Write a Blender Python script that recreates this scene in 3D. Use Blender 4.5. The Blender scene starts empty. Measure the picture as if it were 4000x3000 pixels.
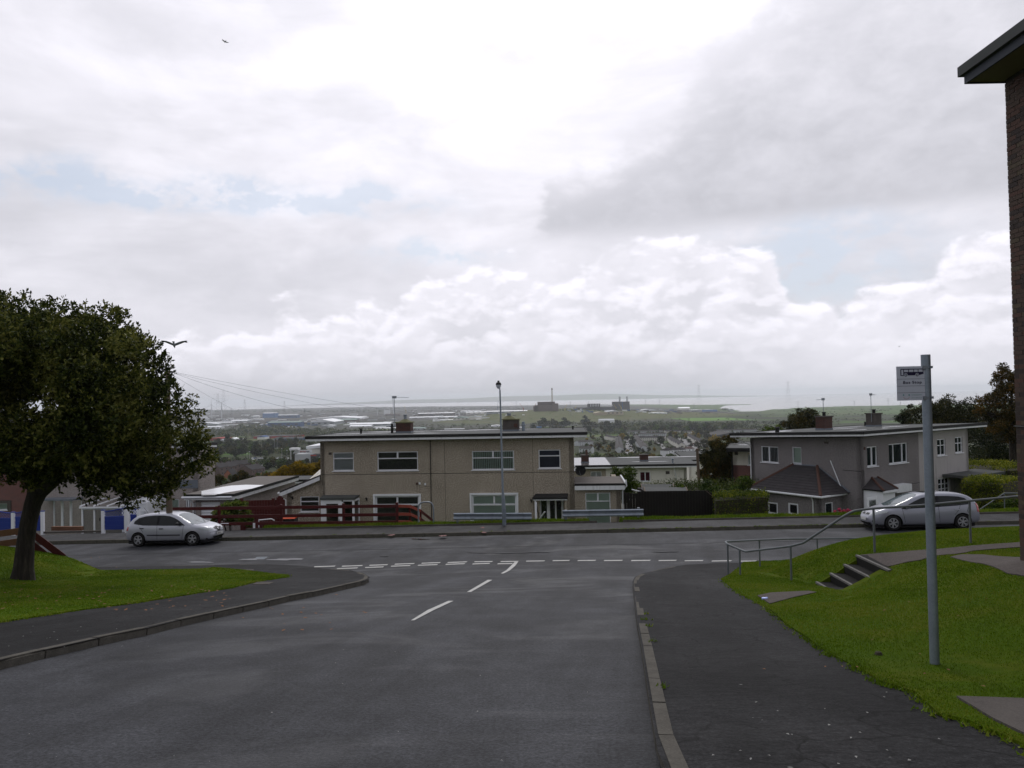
import bpy, bmesh, math, random
import numpy as np
from mathutils import Vector, Matrix
from mathutils.bvhtree import BVHTree

random.seed(7)
rng = np.random.default_rng(7)
R = math.radians
scene = bpy.context.scene
COL = scene.collection

# ------------------------------------------------------------------ camera
F = 2900.0                      # focal length in photo pixels (photo 4000 x 3000)
PITCH = math.atan(52 / F)
ROLL = math.atan(0.0201)
FWD = Vector((0, math.cos(PITCH), math.sin(PITCH)))
_up0 = Vector((0,-math.sin(PITCH), math.cos(PITCH)))
_r0 = Vector((1,0,0))
RIGHT = _r0 * math.cos(ROLL) - _up0 * math.sin(ROLL)
UP = _up0 * math.cos(ROLL) + _r0 * math.sin(ROLL)
cam_data = bpy.data.cameras.new('camera')
cam_data.sensor_width = 36
cam_data.lens = 36 * F / 4000
cam_data.clip_start = 0.05
cam_data.clip_end = 80000
cam = bpy.data.objects.new('camera', cam_data)
COL.objects.link(cam)
cam.matrix_world = Matrix(((RIGHT.x, UP.x, -FWD.x, 0),(RIGHT.y, UP.y, -FWD.y, 0),(RIGHT.z, UP.z, -FWD.z, 0),(0,0,0,1)))
scene.camera = cam

# ------------------------------------------------------------------ view
scene.view_settings.view_transform = 'Standard'
scene.view_settings.look = 'None'
scene.view_settings.exposure = 0.0
scene.view_settings.gamma = 1.0
scene.view_settings.use_curve_mapping = False
scene.cycles.use_denoising = True
scene.cycles.volume_bounces = 1
scene.cycles.max_bounces = 6
scene.cycles.transparent_max_bounces = 12
scene.cycles.caustics_reflective = False
scene.cycles.caustics_refractive = False

SUN_AZ, SUN_EL = 3.0,42.0      # degrees; azimuth measured right of straight ahead

# ------------------------------------------------------------------ node helpers
class N:
	def __init__(s, nt):
		s.nt = nt; s.n = nt.nodes; s.l = nt.links
	def new(s, t, **k):
		nd = s.n.new(t)
		for a, b in k.items(): setattr(nd, a, b)
		return nd
	def put(s, sock, v):
		if isinstance(v, bpy.types.NodeSocket): s.l.new(v, sock)
		elif v is not None: sock.default_value = v
	def m(s, op, a, b=None, c=None, clamp=False):
		nd = s.new('ShaderNodeMath', operation=op); nd.use_clamp = clamp
		s.put(nd.inputs[0], a)
		if b is not None: s.put(nd.inputs[1], b)
		if c is not None: s.put(nd.inputs[2], c)
		return nd.outputs[0]
	def vm(s, op, a, b=None):
		nd = s.new('ShaderNodeVectorMath', operation=op); s.put(nd.inputs[0], a)
		if b is not None: s.put(nd.inputs[1], b)
		return nd.outputs[0]
	def noise(s, vec, scale, detail=4, rough=.55, dist=0.0, dims='3D'):
		nd = s.new('ShaderNodeTexNoise', noise_dimensions=dims)
		if vec is not None: s.put(nd.inputs['Vector'], vec)
		nd.inputs['Scale'].default_value = scale; nd.inputs['Detail'].default_value = detail
		nd.inputs['Roughness'].default_value = rough; nd.inputs['Distortion'].default_value = dist
		return nd.outputs['Fac']
	def ramp(s, fac, stops, interp='LINEAR'):
		nd = s.new('ShaderNodeValToRGB'); cr = nd.color_ramp; cr.interpolation = interp
		while len(cr.elements) < len(stops): cr.elements.new(.5)
		for e, (p, c) in zip(cr.elements, stops):
			e.position = p
			e.color = (c, c, c, 1) if isinstance(c, (int, float)) else (*c, 1)
		s.put(nd.inputs[0], fac)
		return nd.outputs[0]
	def step(s, x, a, b):
		nd = s.new('ShaderNodeMapRange', interpolation_type='SMOOTHSTEP')
		s.put(nd.inputs[0], x); nd.inputs[1].default_value = a; nd.inputs[2].default_value = b
		return nd.outputs[0]
	def mix(s, f, a, b, blend='MIX'):
		nd = s.new('ShaderNodeMix', data_type='RGBA', blend_type=blend)
		s.put(nd.inputs[0], f)
		for k, v in ((6, a),(7, b)):
			s.put(nd.inputs[k],(*v, 1) if isinstance(v, tuple) and len(v) == 3 else v)
		return nd.outputs[2]
	def mixf(s, f, a, b):
		nd = s.new('ShaderNodeMix', data_type='FLOAT')
		s.put(nd.inputs[0], f); s.put(nd.inputs[2], a); s.put(nd.inputs[3], b)
		return nd.outputs[0]
	def sep(s, v):
		nd = s.new('ShaderNodeSeparateXYZ'); s.put(nd.inputs[0], v); return nd.outputs
	def comb(s, x, y, z):
		nd = s.new('ShaderNodeCombineXYZ'); s.put(nd.inputs[0], x); s.put(nd.inputs[1], y); s.put(nd.inputs[2], z)
		return nd.outputs[0]

# ------------------------------------------------------------------ world: daylight sky behind a broken cloud deck
world = bpy.data.worlds.new('World')
scene.world = world
world.use_nodes = True
wn = N(world.node_tree)
world.node_tree.nodes.clear()
SKY_K = 0.1
def sky_nodes():
	g = wn
	d = g.new('ShaderNodeTexCoord').outputs['Generated']
	x, y, z = g.sep(d)
	az = g.m('MULTIPLY', g.m('ARCTAN2', x, y),57.2958)          # degrees right of ahead
	el = g.m('MULTIPLY', g.m('ARCSINE', z),57.2958)
	sky = g.new('ShaderNodeTexSky', sky_type='NISHITA')
	sky.sun_disc = False
	sky.sun_elevation = R(SUN_EL); sky.sun_rotation = R(SUN_AZ)
	sky.altitude = 100; sky.air_density = 1.0; sky.dust_density = 2.0; sky.ozone_density = 1.0
	# warped angular coordinates give the cloud masses ragged rims
	p = g.comb(az, g.m('MULTIPLY', el, 1.6),0.0)
	def nz(off, sc, det=8, r_=.55, di=.2): return g.noise(g.vm('ADD', p, off), sc, det, r_, di)
	n1 = g.noise(g.comb(az, g.m('MULTIPLY', el, 3.0),0.0),.055,7,.55,.3)
	n2 = nz((40., 7., 3.),.16); n3 = nz((-70., 30., 9.),.42,8,.6)
	sv = (math.sin(R(SUN_AZ)) * math.cos(R(SUN_EL)), math.cos(R(SUN_AZ)) * math.cos(R(SUN_EL)), math.sin(R(SUN_EL)))
	dt = g.new('ShaderNodeVectorMath', operation='DOT_PRODUCT'); g.put(dt.inputs[0], d); dt.inputs[1].default_value = sv
	c = g.m('MAXIMUM', dt.outputs['Value'],0.0)
	# high deck: duller away from the sun, glowing round it
	lum = g.m('ADD', .60, g.m('MULTIPLY', g.m('POWER', c, 1.3),.36))
	lum = g.m('ADD', lum, g.m('MULTIPLY', g.m('POWER', c, 12.0),.46))
	lum = g.m('MULTIPLY', lum, g.m('ADD', .90, g.m('MULTIPLY', g.m('SUBTRACT', g.step(n1,.32,.70),.35),.22)))
	lum = g.m('MULTIPLY', lum, g.m('ADD', .97, g.m('MULTIPLY', g.step(n2,.40,.66),.07)))
	def curve(x, pts, lo=-40., hi=40., vmax=40.):
		f = g.m('DIVIDE', g.m('SUBTRACT', x, lo), hi - lo)
		return g.m('MULTIPLY', g.ramp(f, [((a - lo) / (hi - lo), v / vmax) for a, v in pts]), vmax)
	# blue gaps between the layers
	def streak(a0, e0, sa, se):
		da = g.m('DIVIDE', g.m('SUBTRACT', az, a0), sa); de = g.m('DIVIDE', g.m('SUBTRACT', g.m('ADD', el, g.m('MULTIPLY', g.m('SUBTRACT', n2,.5),5.)), e0), se)
		return g.m('EXPONENT', g.m('MULTIPLY', g.m('ADD', g.m('MULTIPLY', da, da), g.m('MULTIPLY', de, de)),-1.0))
	gap = g.m('ADD', g.m('ADD', streak(-27., 14.6,11., 1.0), streak(-12., 14.8,6., .9)), g.m('ADD', streak(-6., 10.6,4., .8), g.m('MULTIPLY', streak(22.5,9.0,6.5,3.6),.75)))
	gap = g.m('MINIMUM', g.m('MULTIPLY', gap, g.m('ADD', .25, g.step(n3,.36,.60))),.70)
	# grey cloud mass on the right with a flat base
	w = g.m('ADD', g.m('MULTIPLY', g.m('SUBTRACT', n2,.5),7.0), g.m('MULTIPLY', g.m('SUBTRACT', n3,.5),3.5))
	top = curve(g.m('ADD', az, w), [(-1., 10.),(1., 13.),(3., 17.5),(7., 18.5),(12., 21.),(16., 25.),(22., 29.),(32., 34.),(39., 38.)])
	dk = g.m('MULTIPLY', g.step(g.m('SUBTRACT', g.m('ADD', top, w), el),-1.0,4.5), g.step(g.m('ADD', el, g.m('MULTIPLY', w, .22)),11.3,13.2))
	side = g.m('SUBTRACT', 1.0, g.step(az, 44., 70.))
	dk = g.m('MULTIPLY', dk, side)
	dl = g.m('ADD', .645, g.m('MULTIPLY', g.step(g.m('ADD', el, w),13., 27.),.16)); dl = g.m('ADD', dl, g.m('MULTIPLY', g.m('SUBTRACT', n3,.5),.20)); dl = g.m('ADD', dl, g.m('MULTIPLY', g.m('SUBTRACT', n2,.5),.22))
	# cumulus bank above the horizon
	def bank(tops, amp, seed):
		q = g.vm('ADD', p, seed)
		na = g.noise(q, .26,7,.52,.15); nb = g.noise(g.vm('ADD', q, (-.3,1.0,0.)),.26,7,.52,.15)
		ht = curve(az, tops, vmax=14.)
		def dens(n_, e_): return g.m('ADD', g.m('DIVIDE', g.m('SUBTRACT', ht, e_),2.0), g.m('MULTIPLY', g.m('SUBTRACT', n_, .5), amp))
		d0 = dens(na, el); d1 = dens(nb, g.m('ADD', el, .45))
		al = g.step(d0,-.25, g.m('ADD', .35,0.) if False else .55); lit = g.step(g.m('SUBTRACT', d0, d1),-.05,.85); rim = g.m('SUBTRACT', 1.0, g.step(d0,.1,2.6))
		return al, g.m('ADD', g.m('ADD', .78, g.m('MULTIPLY', lit, .17)), g.m('MULTIPLY', rim, .14))
	t1 = [(-40., 4.),(-30., 5.2),(-23., 5.),(-17., 6.2),(-11., 7.4),(-6., 8.2),(-3., 9.6),(0., 10.4),(3., 9.3),(6., 9.2),(9., 10.6),(14., 11.4),(19.5,10.6),(20.8,7.6),(24., 5.0),(27.5,7.6),(31., 9.2),(34., 9.8),(40., 9.)]
	t2 = [(-40., 2.),(-28., 3.2),(-21., 4.4),(-14., 4.0),(-8., 5.4),(-2., 5.0),(4., 6.6),(10., 5.2),(16., 6.4),(21., 5.4),(26., 4.0),(34., 5.5),(40., 4.)]
	# colours
	def shade(l):
		tint = g.mix(g.step(l, .60,1.0),(.965,.966,1.055),(.995,.978,1.06))
		v = g.new('ShaderNodeVectorMath', operation='SCALE'); g.put(v.inputs[0], tint); g.put(v.inputs['Scale'], g.m('DIVIDE', l, SKY_K)); return v.outputs[0]
	pale = g.mix(.70, sky.outputs[0],(.60 / SKY_K, .69 / SKY_K, .84 / SKY_K))
	fin = g.mix(gap, shade(lum), pale)
	fin = g.mix(g.m('MULTIPLY', dk, .92), fin, shade(dl))
	for tt, amp, sd, k in ((t1,5.2,(0., 0., 0.),1.0),(t2,4.6,(55., 13., 4.),.8)):
		al, bl = bank(tt, amp, sd); fin = g.mix(g.m('MULTIPLY', al, k), fin, shade(bl))
	# murk near the horizon, brighter over the sea to the right
	hz = g.m('EXPONENT', g.m('MULTIPLY', g.m('POWER', g.m('DIVIDE', g.m('MAXIMUM', el, 0.0),3.0),1.6),-1.0))
	br = g.step(az, 8., 30.)
	fin = g.mix(g.m('MULTIPLY', hz, .88), fin, shade(g.m('ADD', .60, g.m('MULTIPLY', br, .22))))
	# below the horizon only the far ground is there
	fin = g.mix(g.step(el, -1.2,-.6),(.30 / SKY_K, .31 / SKY_K, .33 / SKY_K), fin)
	bg = g.new('ShaderNodeBackground'); g.put(bg.inputs[0], fin); bg.inputs[1].default_value = SKY_K
	out = g.new('ShaderNodeOutputWorld'); g.l.new(bg.outputs[0], out.inputs[0])
sky_nodes()
world.cycles.sampling_method = 'MANUAL'
world.cycles.sample_map_resolution = 1024

sun_d = bpy.data.lights.new('sun', 'SUN')
sun_d.energy = 0.9; sun_d.angle = R(14); sun_d.color = (1.0,.97,.92)
sun = bpy.data.objects.new('sun', sun_d)
COL.objects.link(sun)
sun.rotation_euler = (R(90 - SUN_EL),0, R(180 - SUN_AZ))
sun.location = (0,0,60)
sun.rotation_euler = Vector((math.sin(R(SUN_AZ)) * math.cos(R(SUN_EL)), math.cos(R(SUN_AZ)) * math.cos(R(SUN_EL)), math.sin(R(SUN_EL)))).to_track_quat('Z', 'Y').to_euler()

# ------------------------------------------------------------------ pixel <-> place
def ray(px, py):
	return FWD + RIGHT * ((px - 2000) / F) + UP * ((1500 - py) / F)
def at(px, py, Y):
	d = ray(px, py); return d * (Y / d.y)
def smooth(a, b, x):
	t = min(1, max(0,(x - a) / (b - a))); return t * t * (3 - 2 * t)
RS = -0.083                       # the cross street runs a little towards us on the right
def vof(x, y): return y - RS * x
_PV = [-60,-25,0,22,25,33,36.3,39.2,60,75,100,150,200,300,400,500,660,1000,1500,2500,3500,5000,30000]
_PZ = [2.2,1.2,-1.6,-5.2,-5.56,-6.05,-6.2,-8.2,-10.6,-12.6,-17,-24,-29.5,-36.5,-42,-47,-54,-66,-77,-87,-91,-94,-95]
def Hn(x, y):
	"""height of the ground as built (road level in the street), numpy"""
	v = y + .083 * np.clip(x, -70,70)
	z = np.interp(v, _PV, _PZ)
	w = np.clip((v - 5) / 20,0,1) * np.clip((300 - v) / 200,0,1)
	return z + .016 * np.clip(x, -60,60) * w
def H(x, y): return float(Hn(np.float64(x), np.float64(y)))
def ground(px, py, off=0.0, fun=H, t0=2.0, t1=9000.):
	d = ray(px, py); d = d / d.y
	a = t0; f = lambda t: d.z * t - (fun(d.x * t, t) + off)
	t = a
	while t < t1:
		n = t * 1.03
		if f(n) <= 0:
			lo, hi = t, n
			for _ in range(30):
				m_ = (lo + hi) / 2
				if f(m_) > 0: lo = m_
				else: hi = m_
			return d * lo
		t = n
	return d * t1
# ------------------------------------------------------------------ mesh helpers
class MB:
	def __init__(s): s.v = []; s.f = []; s.mi = []; s.cur = 0
	def add(s, vs, fs, mi=None):
		b = len(s.v); s.v += [tuple(p) for p in vs]
		s.f += [tuple(b + i for i in f) for f in fs]; s.mi += [s.cur if mi is None else mi] * len(fs)
		return s
	def box(s, x0, x1, y0, y1, z0, z1, M=None):
		vs = [Vector((x, y, z)) for z in (z0, z1) for y in (y0, y1) for x in (x0, x1)]
		if M is not None: vs = [M @ p for p in vs]
		return s.add(vs, [(0,2,3,1),(4,5,7,6),(0,1,5,4),(2,6,7,3),(0,4,6,2),(1,3,7,5)])
	def prism(s, poly, ext):
		n = len(poly); a = [Vector(p) for p in poly]; e = Vector(ext); b = [p + e for p in a]
		fs = [tuple(range(n - 1,-1,-1)), tuple(range(n, 2 * n))] + [(i, (i + 1) % n, n + (i + 1) % n, n + i) for i in range(n)]
		return s.add(a + b, fs)
	def beam(s, a, b, w, h, up=(0,0,1)):
		a = Vector(a); b = Vector(b); d = (b - a).normalized(); u = Vector(up)
		sd = d.cross(u)
		if sd.length < 1e-4: sd = d.cross(Vector((0,1,0)))
		sd.normalize(); u = sd.cross(d).normalized()
		q = [sd * (i * w / 2) + u * (j * h / 2) for i, j in ((-1,-1),(1,-1),(1,1),(-1,1))]
		return s.add([a + k for k in q] + [b + k for k in q], [(3,2,1,0),(4,5,6,7),(0,1,5,4),(1,2,6,5),(2,3,7,6),(3,0,4,7)])
	def tube(s, pts, r, n=8, cap=True):
		pts = [Vector(p) for p in pts]; rs = r if isinstance(r, (list, tuple)) else [r] * len(pts)
		ref = None; base = len(s.v); vs = []
		for i, p in enumerate(pts):
			if i == 0: d = pts[1] - p
			elif i == len(pts) - 1: d = p - pts[i - 1]
			else: d = (pts[i + 1] - p).normalized() + (p - pts[i - 1]).normalized()
			d.normalize()
			if ref is None:
				ref = d.cross(Vector((0,0,1)))
				if ref.length < .05: ref = d.cross(Vector((0,1,0)))
			ref = (ref - d * ref.dot(d)).normalized(); o = d.cross(ref)
			vs += [p + (ref * math.cos(2 * math.pi * k / n) + o * math.sin(2 * math.pi * k / n)) * rs[i] for k in range(n)]
		fs = []
		for i in range(len(pts) - 1):
			for k in range(n):
				a = i * n + k; b = i * n + (k + 1) % n
				fs.append((a, b, b + n, a + n))
		if cap: fs += [tuple(range(n - 1,-1,-1)), tuple(range((len(pts) - 1) * n, len(pts) * n))]
		return s.add(vs, fs)
	def lathe(s, prof, c=(0,0,0), n=16, M=None):
		vs = [Vector((r * math.cos(2 * math.pi * k / n), r * math.sin(2 * math.pi * k / n), z)) for r, z in prof for k in range(n)]
		if M is not None: vs = [M @ p for p in vs]
		vs = [p + Vector(c) for p in vs]
		fs = [(i * n + k, i * n + (k + 1) % n, (i + 1) * n + (k + 1) % n, (i + 1) * n + k) for i in range(len(prof) - 1) for k in range(n)]
		return s.add(vs, fs)
	def grid(s, rows):
		n = len(rows[0]); vs = [p for r_ in rows for p in r_]
		return s.add(vs, [(i * n + j, i * n + j + 1,(i + 1) * n + j + 1,(i + 1) * n + j) for i in range(len(rows) - 1) for j in range(n - 1)])
	def mesh(s, name, mats=None, smooth=False):
		me = bpy.data.meshes.new(name); me.from_pydata(s.v, [], s.f)
		for m_ in (mats if isinstance(mats, (list, tuple)) else [mats]):
			if m_: me.materials.append(m_)
		if isinstance(mats, (list, tuple)) and len(mats) > 1: me.polygons.foreach_set('material_index', s.mi)
		if smooth:
			me.polygons.foreach_set('use_smooth', [True] * len(s.f))
			try: me.set_sharp_from_angle(angle=R(smooth if smooth is not True else 40))
			except Exception: pass
		me.update(); return me
	def build(s, name, mats, parent=None, smooth=False, rel=None):
		"""rel: the parent's world position when the vertices are in world coordinates"""
		me = s.mesh(name, mats, smooth)
		return link(name, me, parent, rel)
def link(name, me, parent=None, rel=None):
	o = bpy.data.objects.new(name, me); COL.objects.link(o)
	if parent is not None:
		o.parent = parent
		if rel is not None: o.location = -Vector(rel)
	return o
def npmesh(name, verts, faces, mat, parent=None, rel=None, k=4):
	"""faces: (n,k) array"""
	me = bpy.data.meshes.new(name)
	verts = np.asarray(verts, dtype=np.float32); faces = np.asarray(faces, dtype=np.int32)
	me.vertices.add(len(verts)); me.vertices.foreach_set('co', verts.ravel())
	me.loops.add(faces.size); me.loops.foreach_set('vertex_index', faces.ravel())
	me.polygons.add(len(faces)); me.polygons.foreach_set('loop_start', np.arange(0, faces.size, faces.shape[1], dtype=np.int32))
	me.update(calc_edges=True)
	me.materials.append(mat)
	return link(name, me, parent, rel)
def tag(o, label=None, cat=None, group=None, kind=None):
	if label: o['label'] = label
	if cat: o['category'] = cat
	if group: o['group'] = group
	if kind: o['kind'] = kind
	return o
def thing(name, label, cat, loc=(0,0,0), rot=0.0, group=None):
	o = bpy.data.objects.new(name, None); COL.objects.link(o)
	o.location = loc; o.rotation_euler = (0,0, rot); o.empty_display_size = .3
	return tag(o, label, cat, group)
def setting(name):
	o = bpy.data.objects.new(name, None); COL.objects.link(o); o['kind'] = 'structure'; return o
def dup(o, loc=None, rot=None, scale=None, label=None, group=None, parent=None):
	c = o.copy(); COL.objects.link(c)
	if parent is not None: c.parent = parent
	if loc is not None: c.location = loc
	if rot is not None: c.rotation_euler = (0,0, rot)
	if scale is not None: c.scale = scale if hasattr(scale, '__len__') else (scale,) * 3
	if label: c['label'] = label
	if group: c['group'] = group
	for ch in KIDS.get(o.name, ()): dup(ch, parent=c)
	return c
KIDS = {}
def remember(root, kids):
	KIDS[root.name] = list(kids)
def obj_kids(root):
	KIDS[root.name] = [o for o in bpy.data.objects if o.parent == root]
	for k in KIDS[root.name]: KIDS[k.name] = [o for o in bpy.data.objects if o.parent == k]

# ------------------------------------------------------------------ materials
def material(name):
	m_ = bpy.data.materials.new(name); m_.use_nodes = True
	g = N(m_.node_tree); b = m_.node_tree.nodes['Principled BSDF']
	return m_, g, b
def coords(g, which='Object'): return g.new('ShaderNodeTexCoord').outputs[which]
def simple(name, col, rough=.6, var=.12, scale=3.0, fine=0.0, bump=0.0, metal=0.0, spec=.22, streak=0.0, coat=0.0, bscale=None, world=False):
	m_, g, b = material(name)
	if world:
		c = g.new('ShaderNodeNewGeometry').outputs['Position']
	else: c = coords(g)
	n = g.noise(c, scale, 5,.6)
	f = g.m('ADD', 1 - var, g.m('MULTIPLY', n, 2 * var))
	if fine:
		n2 = g.noise(c, (bscale or 60),3,.7)
		f = g.m('MULTIPLY', f, g.m('ADD', 1 - fine, g.m('MULTIPLY', n2,2 * fine)))
	if streak:
		x, y, z = g.sep(c)
		ns = g.noise(g.comb(g.m('MULTIPLY', x, 6.), g.m('MULTIPLY', y, 6.), g.m('MULTIPLY', z, .35)),1.0,4,.6)
		f = g.m('MULTIPLY', f, g.m('SUBTRACT', 1.0, g.m('MULTIPLY', g.step(ns, .5,.8), streak)))
	v = g.new('ShaderNodeVectorMath', operation='SCALE'); v.inputs[0].default_value = col; g.put(v.inputs['Scale'], f)
	g.l.new(v.outputs[0], b.inputs['Base Color'])
	b.inputs['Roughness'].default_value = rough; b.inputs['Metallic'].default_value = metal
	b.inputs['Specular IOR Level'].default_value = spec
	if coat: b.inputs['Coat Weight'].default_value = coat; b.inputs['Coat Roughness'].default_value = .04
	if bump:
		bn = g.new('ShaderNodeBump'); bn.inputs['Strength'].default_value = bump; bn.inputs['Distance'].default_value = .01
		g.put(bn.inputs['Height'], g.noise(c, bscale or 60,3,.6)); g.l.new(bn.outputs[0], b.inputs['Normal'])
	return m_
def pebbledash(name, a, b_, c_):
	m_, g, b = material(name); b.inputs['Specular IOR Level'].default_value = .1
	c = coords(g)
	n = g.noise(c, 18,3,.85); n0 = g.noise(c, .5,4,.6)
	x, y, z = g.sep(c)
	st = g.noise(g.comb(g.m('MULTIPLY', x, 3.5), g.m('MULTIPLY', y, 3.5), g.m('MULTIPLY', z, .3)),1.0,5,.6)
	col = g.ramp(n, [(.33, a),(.5, b_),(.66, c_)])
	f = g.m('MULTIPLY', g.m('ADD', .68, g.m('MULTIPLY', n0,.62)), g.m('SUBTRACT', 1.0, g.m('MULTIPLY', g.step(st, .50,.75),.06)))
	v = g.new('ShaderNodeVectorMath', operation='SCALE'); g.put(v.inputs[0], col); g.put(v.inputs['Scale'], f)
	g.l.new(v.outputs[0], b.inputs['Base Color']); b.inputs['Roughness'].default_value = .9
	bn = g.new('ShaderNodeBump'); bn.inputs['Strength'].default_value = .6; bn.inputs['Distance'].default_value = .012
	g.put(bn.inputs['Height'], g.noise(c, 40,2,.7)); g.l.new(bn.outputs[0], b.inputs['Normal'])
	return m_
def leafmat(name, cols, tr=.25, world_scale=.6, rough=.55):
	"""cols: dark, mid, light, accent; varies leaf by leaf and clump by clump"""
	m_, g, b = material(name)
	geo = g.new('ShaderNodeNewGeometry')
	r_ = geo.outputs['Random Per Island']
	n = g.step(g.noise(coords(g), world_scale, 5,.65),.30,.70)
	k = g.m('ADD', g.m('MULTIPLY', r_, .50), g.m('ADD', .08, g.m('MULTIPLY', n, .48)))
	oi = g.new('ShaderNodeObjectInfo').outputs['Random']
	k = g.m('ADD', k, g.m('MULTIPLY', g.m('SUBTRACT', oi, .5),.22))
	col = g.ramp(k, [(.25, cols[0]),(.5, cols[1]),(.68, cols[2]),(.93, cols[3])])
	g.l.new(col, b.inputs['Base Color'])
	b.inputs['Roughness'].default_value = rough; b.inputs['Specular IOR Level'].default_value = .12
	t = g.new('ShaderNodeBsdfTranslucent'); g.l.new(col, t.inputs[0])
	mx = g.new('ShaderNodeMixShader'); mx.inputs[0].default_value = tr
	out = [n_ for n_ in m_.node_tree.nodes if n_.type == 'OUTPUT_MATERIAL'][0]
	g.l.new(b.outputs[0], mx.inputs[1]); g.l.new(t.outputs[0], mx.inputs[2]); g.l.new(mx.outputs[0], out.inputs[0])
	return m_
def asphalt(name, base, wet=0.5, crack=0.0, spots=0.0, rough=.62, seed=0.0):
	m_, g, b = material(name)
	pos = g.new('ShaderNodeNewGeometry').outputs['Position']
	pos = g.vm('ADD', pos, (seed, seed * .7,0.))
	x, y, z = g.sep(pos)
	flat = g.comb(x, y, 0.0)
	fine = g.noise(flat, 38,3,.85)
	med = g.noise(flat, 18,4,.7)
	big = g.noise(g.vm('MULTIPLY', flat, (1.2,.55,1.)),.38,6,.62,.6)
	big2 = g.noise(flat, 1.5,5,.65)
	f = g.m('ADD', .45, g.m('MULTIPLY', g.step(fine, .30,.72),1.1))
	f = g.m('MULTIPLY', f, g.m('ADD', .78, g.m('MULTIPLY', g.step(med, .35,.65),.44)))
	f = g.m('MULTIPLY', f, g.m('ADD', .72, g.m('MULTIPLY', g.step(big, .35,.66),.55)))
	f = g.m('MULTIPLY', f, g.m('ADD', .84, g.m('MULTIPLY', g.step(big2,.36,.64),.32)))
	trk = g.noise(g.comb(g.m('SUBTRACT', g.m('MULTIPLY', x, 1.3), g.m('MULTIPLY', y, .23)), g.m('MULTIPLY', y, .07),0.),1.0,4,.6)
	f = g.m('MULTIPLY', f, g.m('ADD', .84, g.m('MULTIPLY', g.step(trk, .36,.62),.30)))
	rip = g.noise(g.vm('MULTIPLY', flat, (1.0,3.2,1.)),5.0,6,.75,.4)
	f = g.m('MULTIPLY', f, g.m('ADD', 1 - .5 * crack * .8, g.m('MULTIPLY', g.step(rip, .40,.56), crack * .55)))
	v = g.new('ShaderNodeVectorMath', operation='SCALE'); v.inputs[0].default_value = base; g.put(v.inputs['Scale'], f)
	col = v.outputs[0]
	if crack:
		vo = g.new('ShaderNodeTexVoronoi', feature='DISTANCE_TO_EDGE'); vo.inputs['Scale'].default_value = .95
		wv = g.new('ShaderNodeVectorMath', operation='ADD'); g.put(wv.inputs[0], flat)
		nz = g.new('ShaderNodeTexNoise'); nz.inputs['Scale'].default_value = 1.6; nz.inputs['Detail'].default_value = 6; g.put(nz.inputs['Vector'], flat)
		g.put(wv.inputs[1], g.vm('MULTIPLY', nz.outputs['Color'],(.9,.9,0.)))
		g.put(vo.inputs['Vector'], wv.outputs[0])
		cr = g.m('SUBTRACT', 1.0, g.step(vo.outputs['Distance'],.004,.020))
		msk = g.m('MULTIPLY', cr, g.step(g.noise(flat, .9,3,.6),.40,.52))
		col = g.mix(g.m('MULTIPLY', msk, crack), col, (.004,.004,.004))
	if spots:
		vo = g.new('ShaderNodeTexVoronoi', feature='F1'); vo.inputs['Scale'].default_value = 3.2; vo.inputs['Randomness'].default_value = 1.0
		g.put(vo.inputs['Vector'], flat)
		sp = g.m('SUBTRACT', 1.0, g.step(g.m('ADD', vo.outputs['Distance'], g.m('MULTIPLY', med, .05)),.055,.085))
		rc = g.sep(vo.outputs['Color'])[0]
		sp = g.m('MULTIPLY', sp, g.step(rc, .72,.78))
		col = g.mix(g.m('MULTIPLY', sp, spots), col, (.22,.22,.21))
	g.put(b.inputs['Base Color'], col)
	wetm = g.step(g.noise(g.vm('MULTIPLY', flat, (.55,1., 1.)),.42,6,.6,1.0),.50,.66)
	rr = g.m('SUBTRACT', rough, g.m('MULTIPLY', wetm, wet * .28))
	g.put(b.inputs['Roughness'], rr); b.inputs['Specular IOR Level'].default_value = .14
	bn = g.new('ShaderNodeBump'); bn.inputs['Strength'].default_value = .7; bn.inputs['Distance'].default_value = .006
	g.put(bn.inputs['Height'], g.m('ADD', fine, g.m('MULTIPLY', med, .7))); g.l.new(bn.outputs[0], b.inputs['Normal'])
	return m_
def grassmat(name, base, dry, scale=1.0):
	m_, g, b = material(name)
	pos = g.new('ShaderNodeNewGeometry').outputs['Position']
	n1 = g.noise(pos, .8 * scale, 5,.65); n2 = g.noise(pos, 7 * scale, 4,.7)
	isl = g.new('ShaderNodeNewGeometry').outputs['Random Per Island']
	col = g.mix(g.step(n1,.42,.68), tuple(base), tuple(dry))
	f = g.m('MULTIPLY', g.m('ADD', .62, g.m('MULTIPLY', n2,.6)), g.m('ADD', .75, g.m('MULTIPLY', isl, .5)))
	v = g.new('ShaderNodeVectorMath', operation='SCALE'); g.put(v.inputs[0], col); g.put(v.inputs['Scale'], f)
	g.put(b.inputs['Base Color'], v.outputs[0]); b.inputs['Roughness'].default_value = .9; b.inputs['Specular IOR Level'].default_value = .03
	return m_
def brickmat(name, a, b_, mortar, sc=1.0):
	m_, g, b = material(name)
	c = coords(g); x, y, z = g.sep(c)
	uv = g.comb(g.m('ADD', x, y), z, 0.0)
	br = g.new('ShaderNodeTexBrick'); g.put(br.inputs['Vector'], uv)
	br.inputs['Color1'].default_value = (*a, 1); br.inputs['Color2'].default_value = (*b_, 1); br.inputs['Mortar'].default_value = (*mortar, 1)
	br.inputs['Scale'].default_value = 1.0; br.inputs['Brick Width'].default_value = .225 * sc; br.inputs['Row Height'].default_value = .075 * sc; br.inputs['Mortar Size'].default_value = .010 * sc
	g.put(b.inputs['Base Color'], br.outputs[0]); b.inputs['Roughness'].default_value = .9
	return m_
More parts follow.
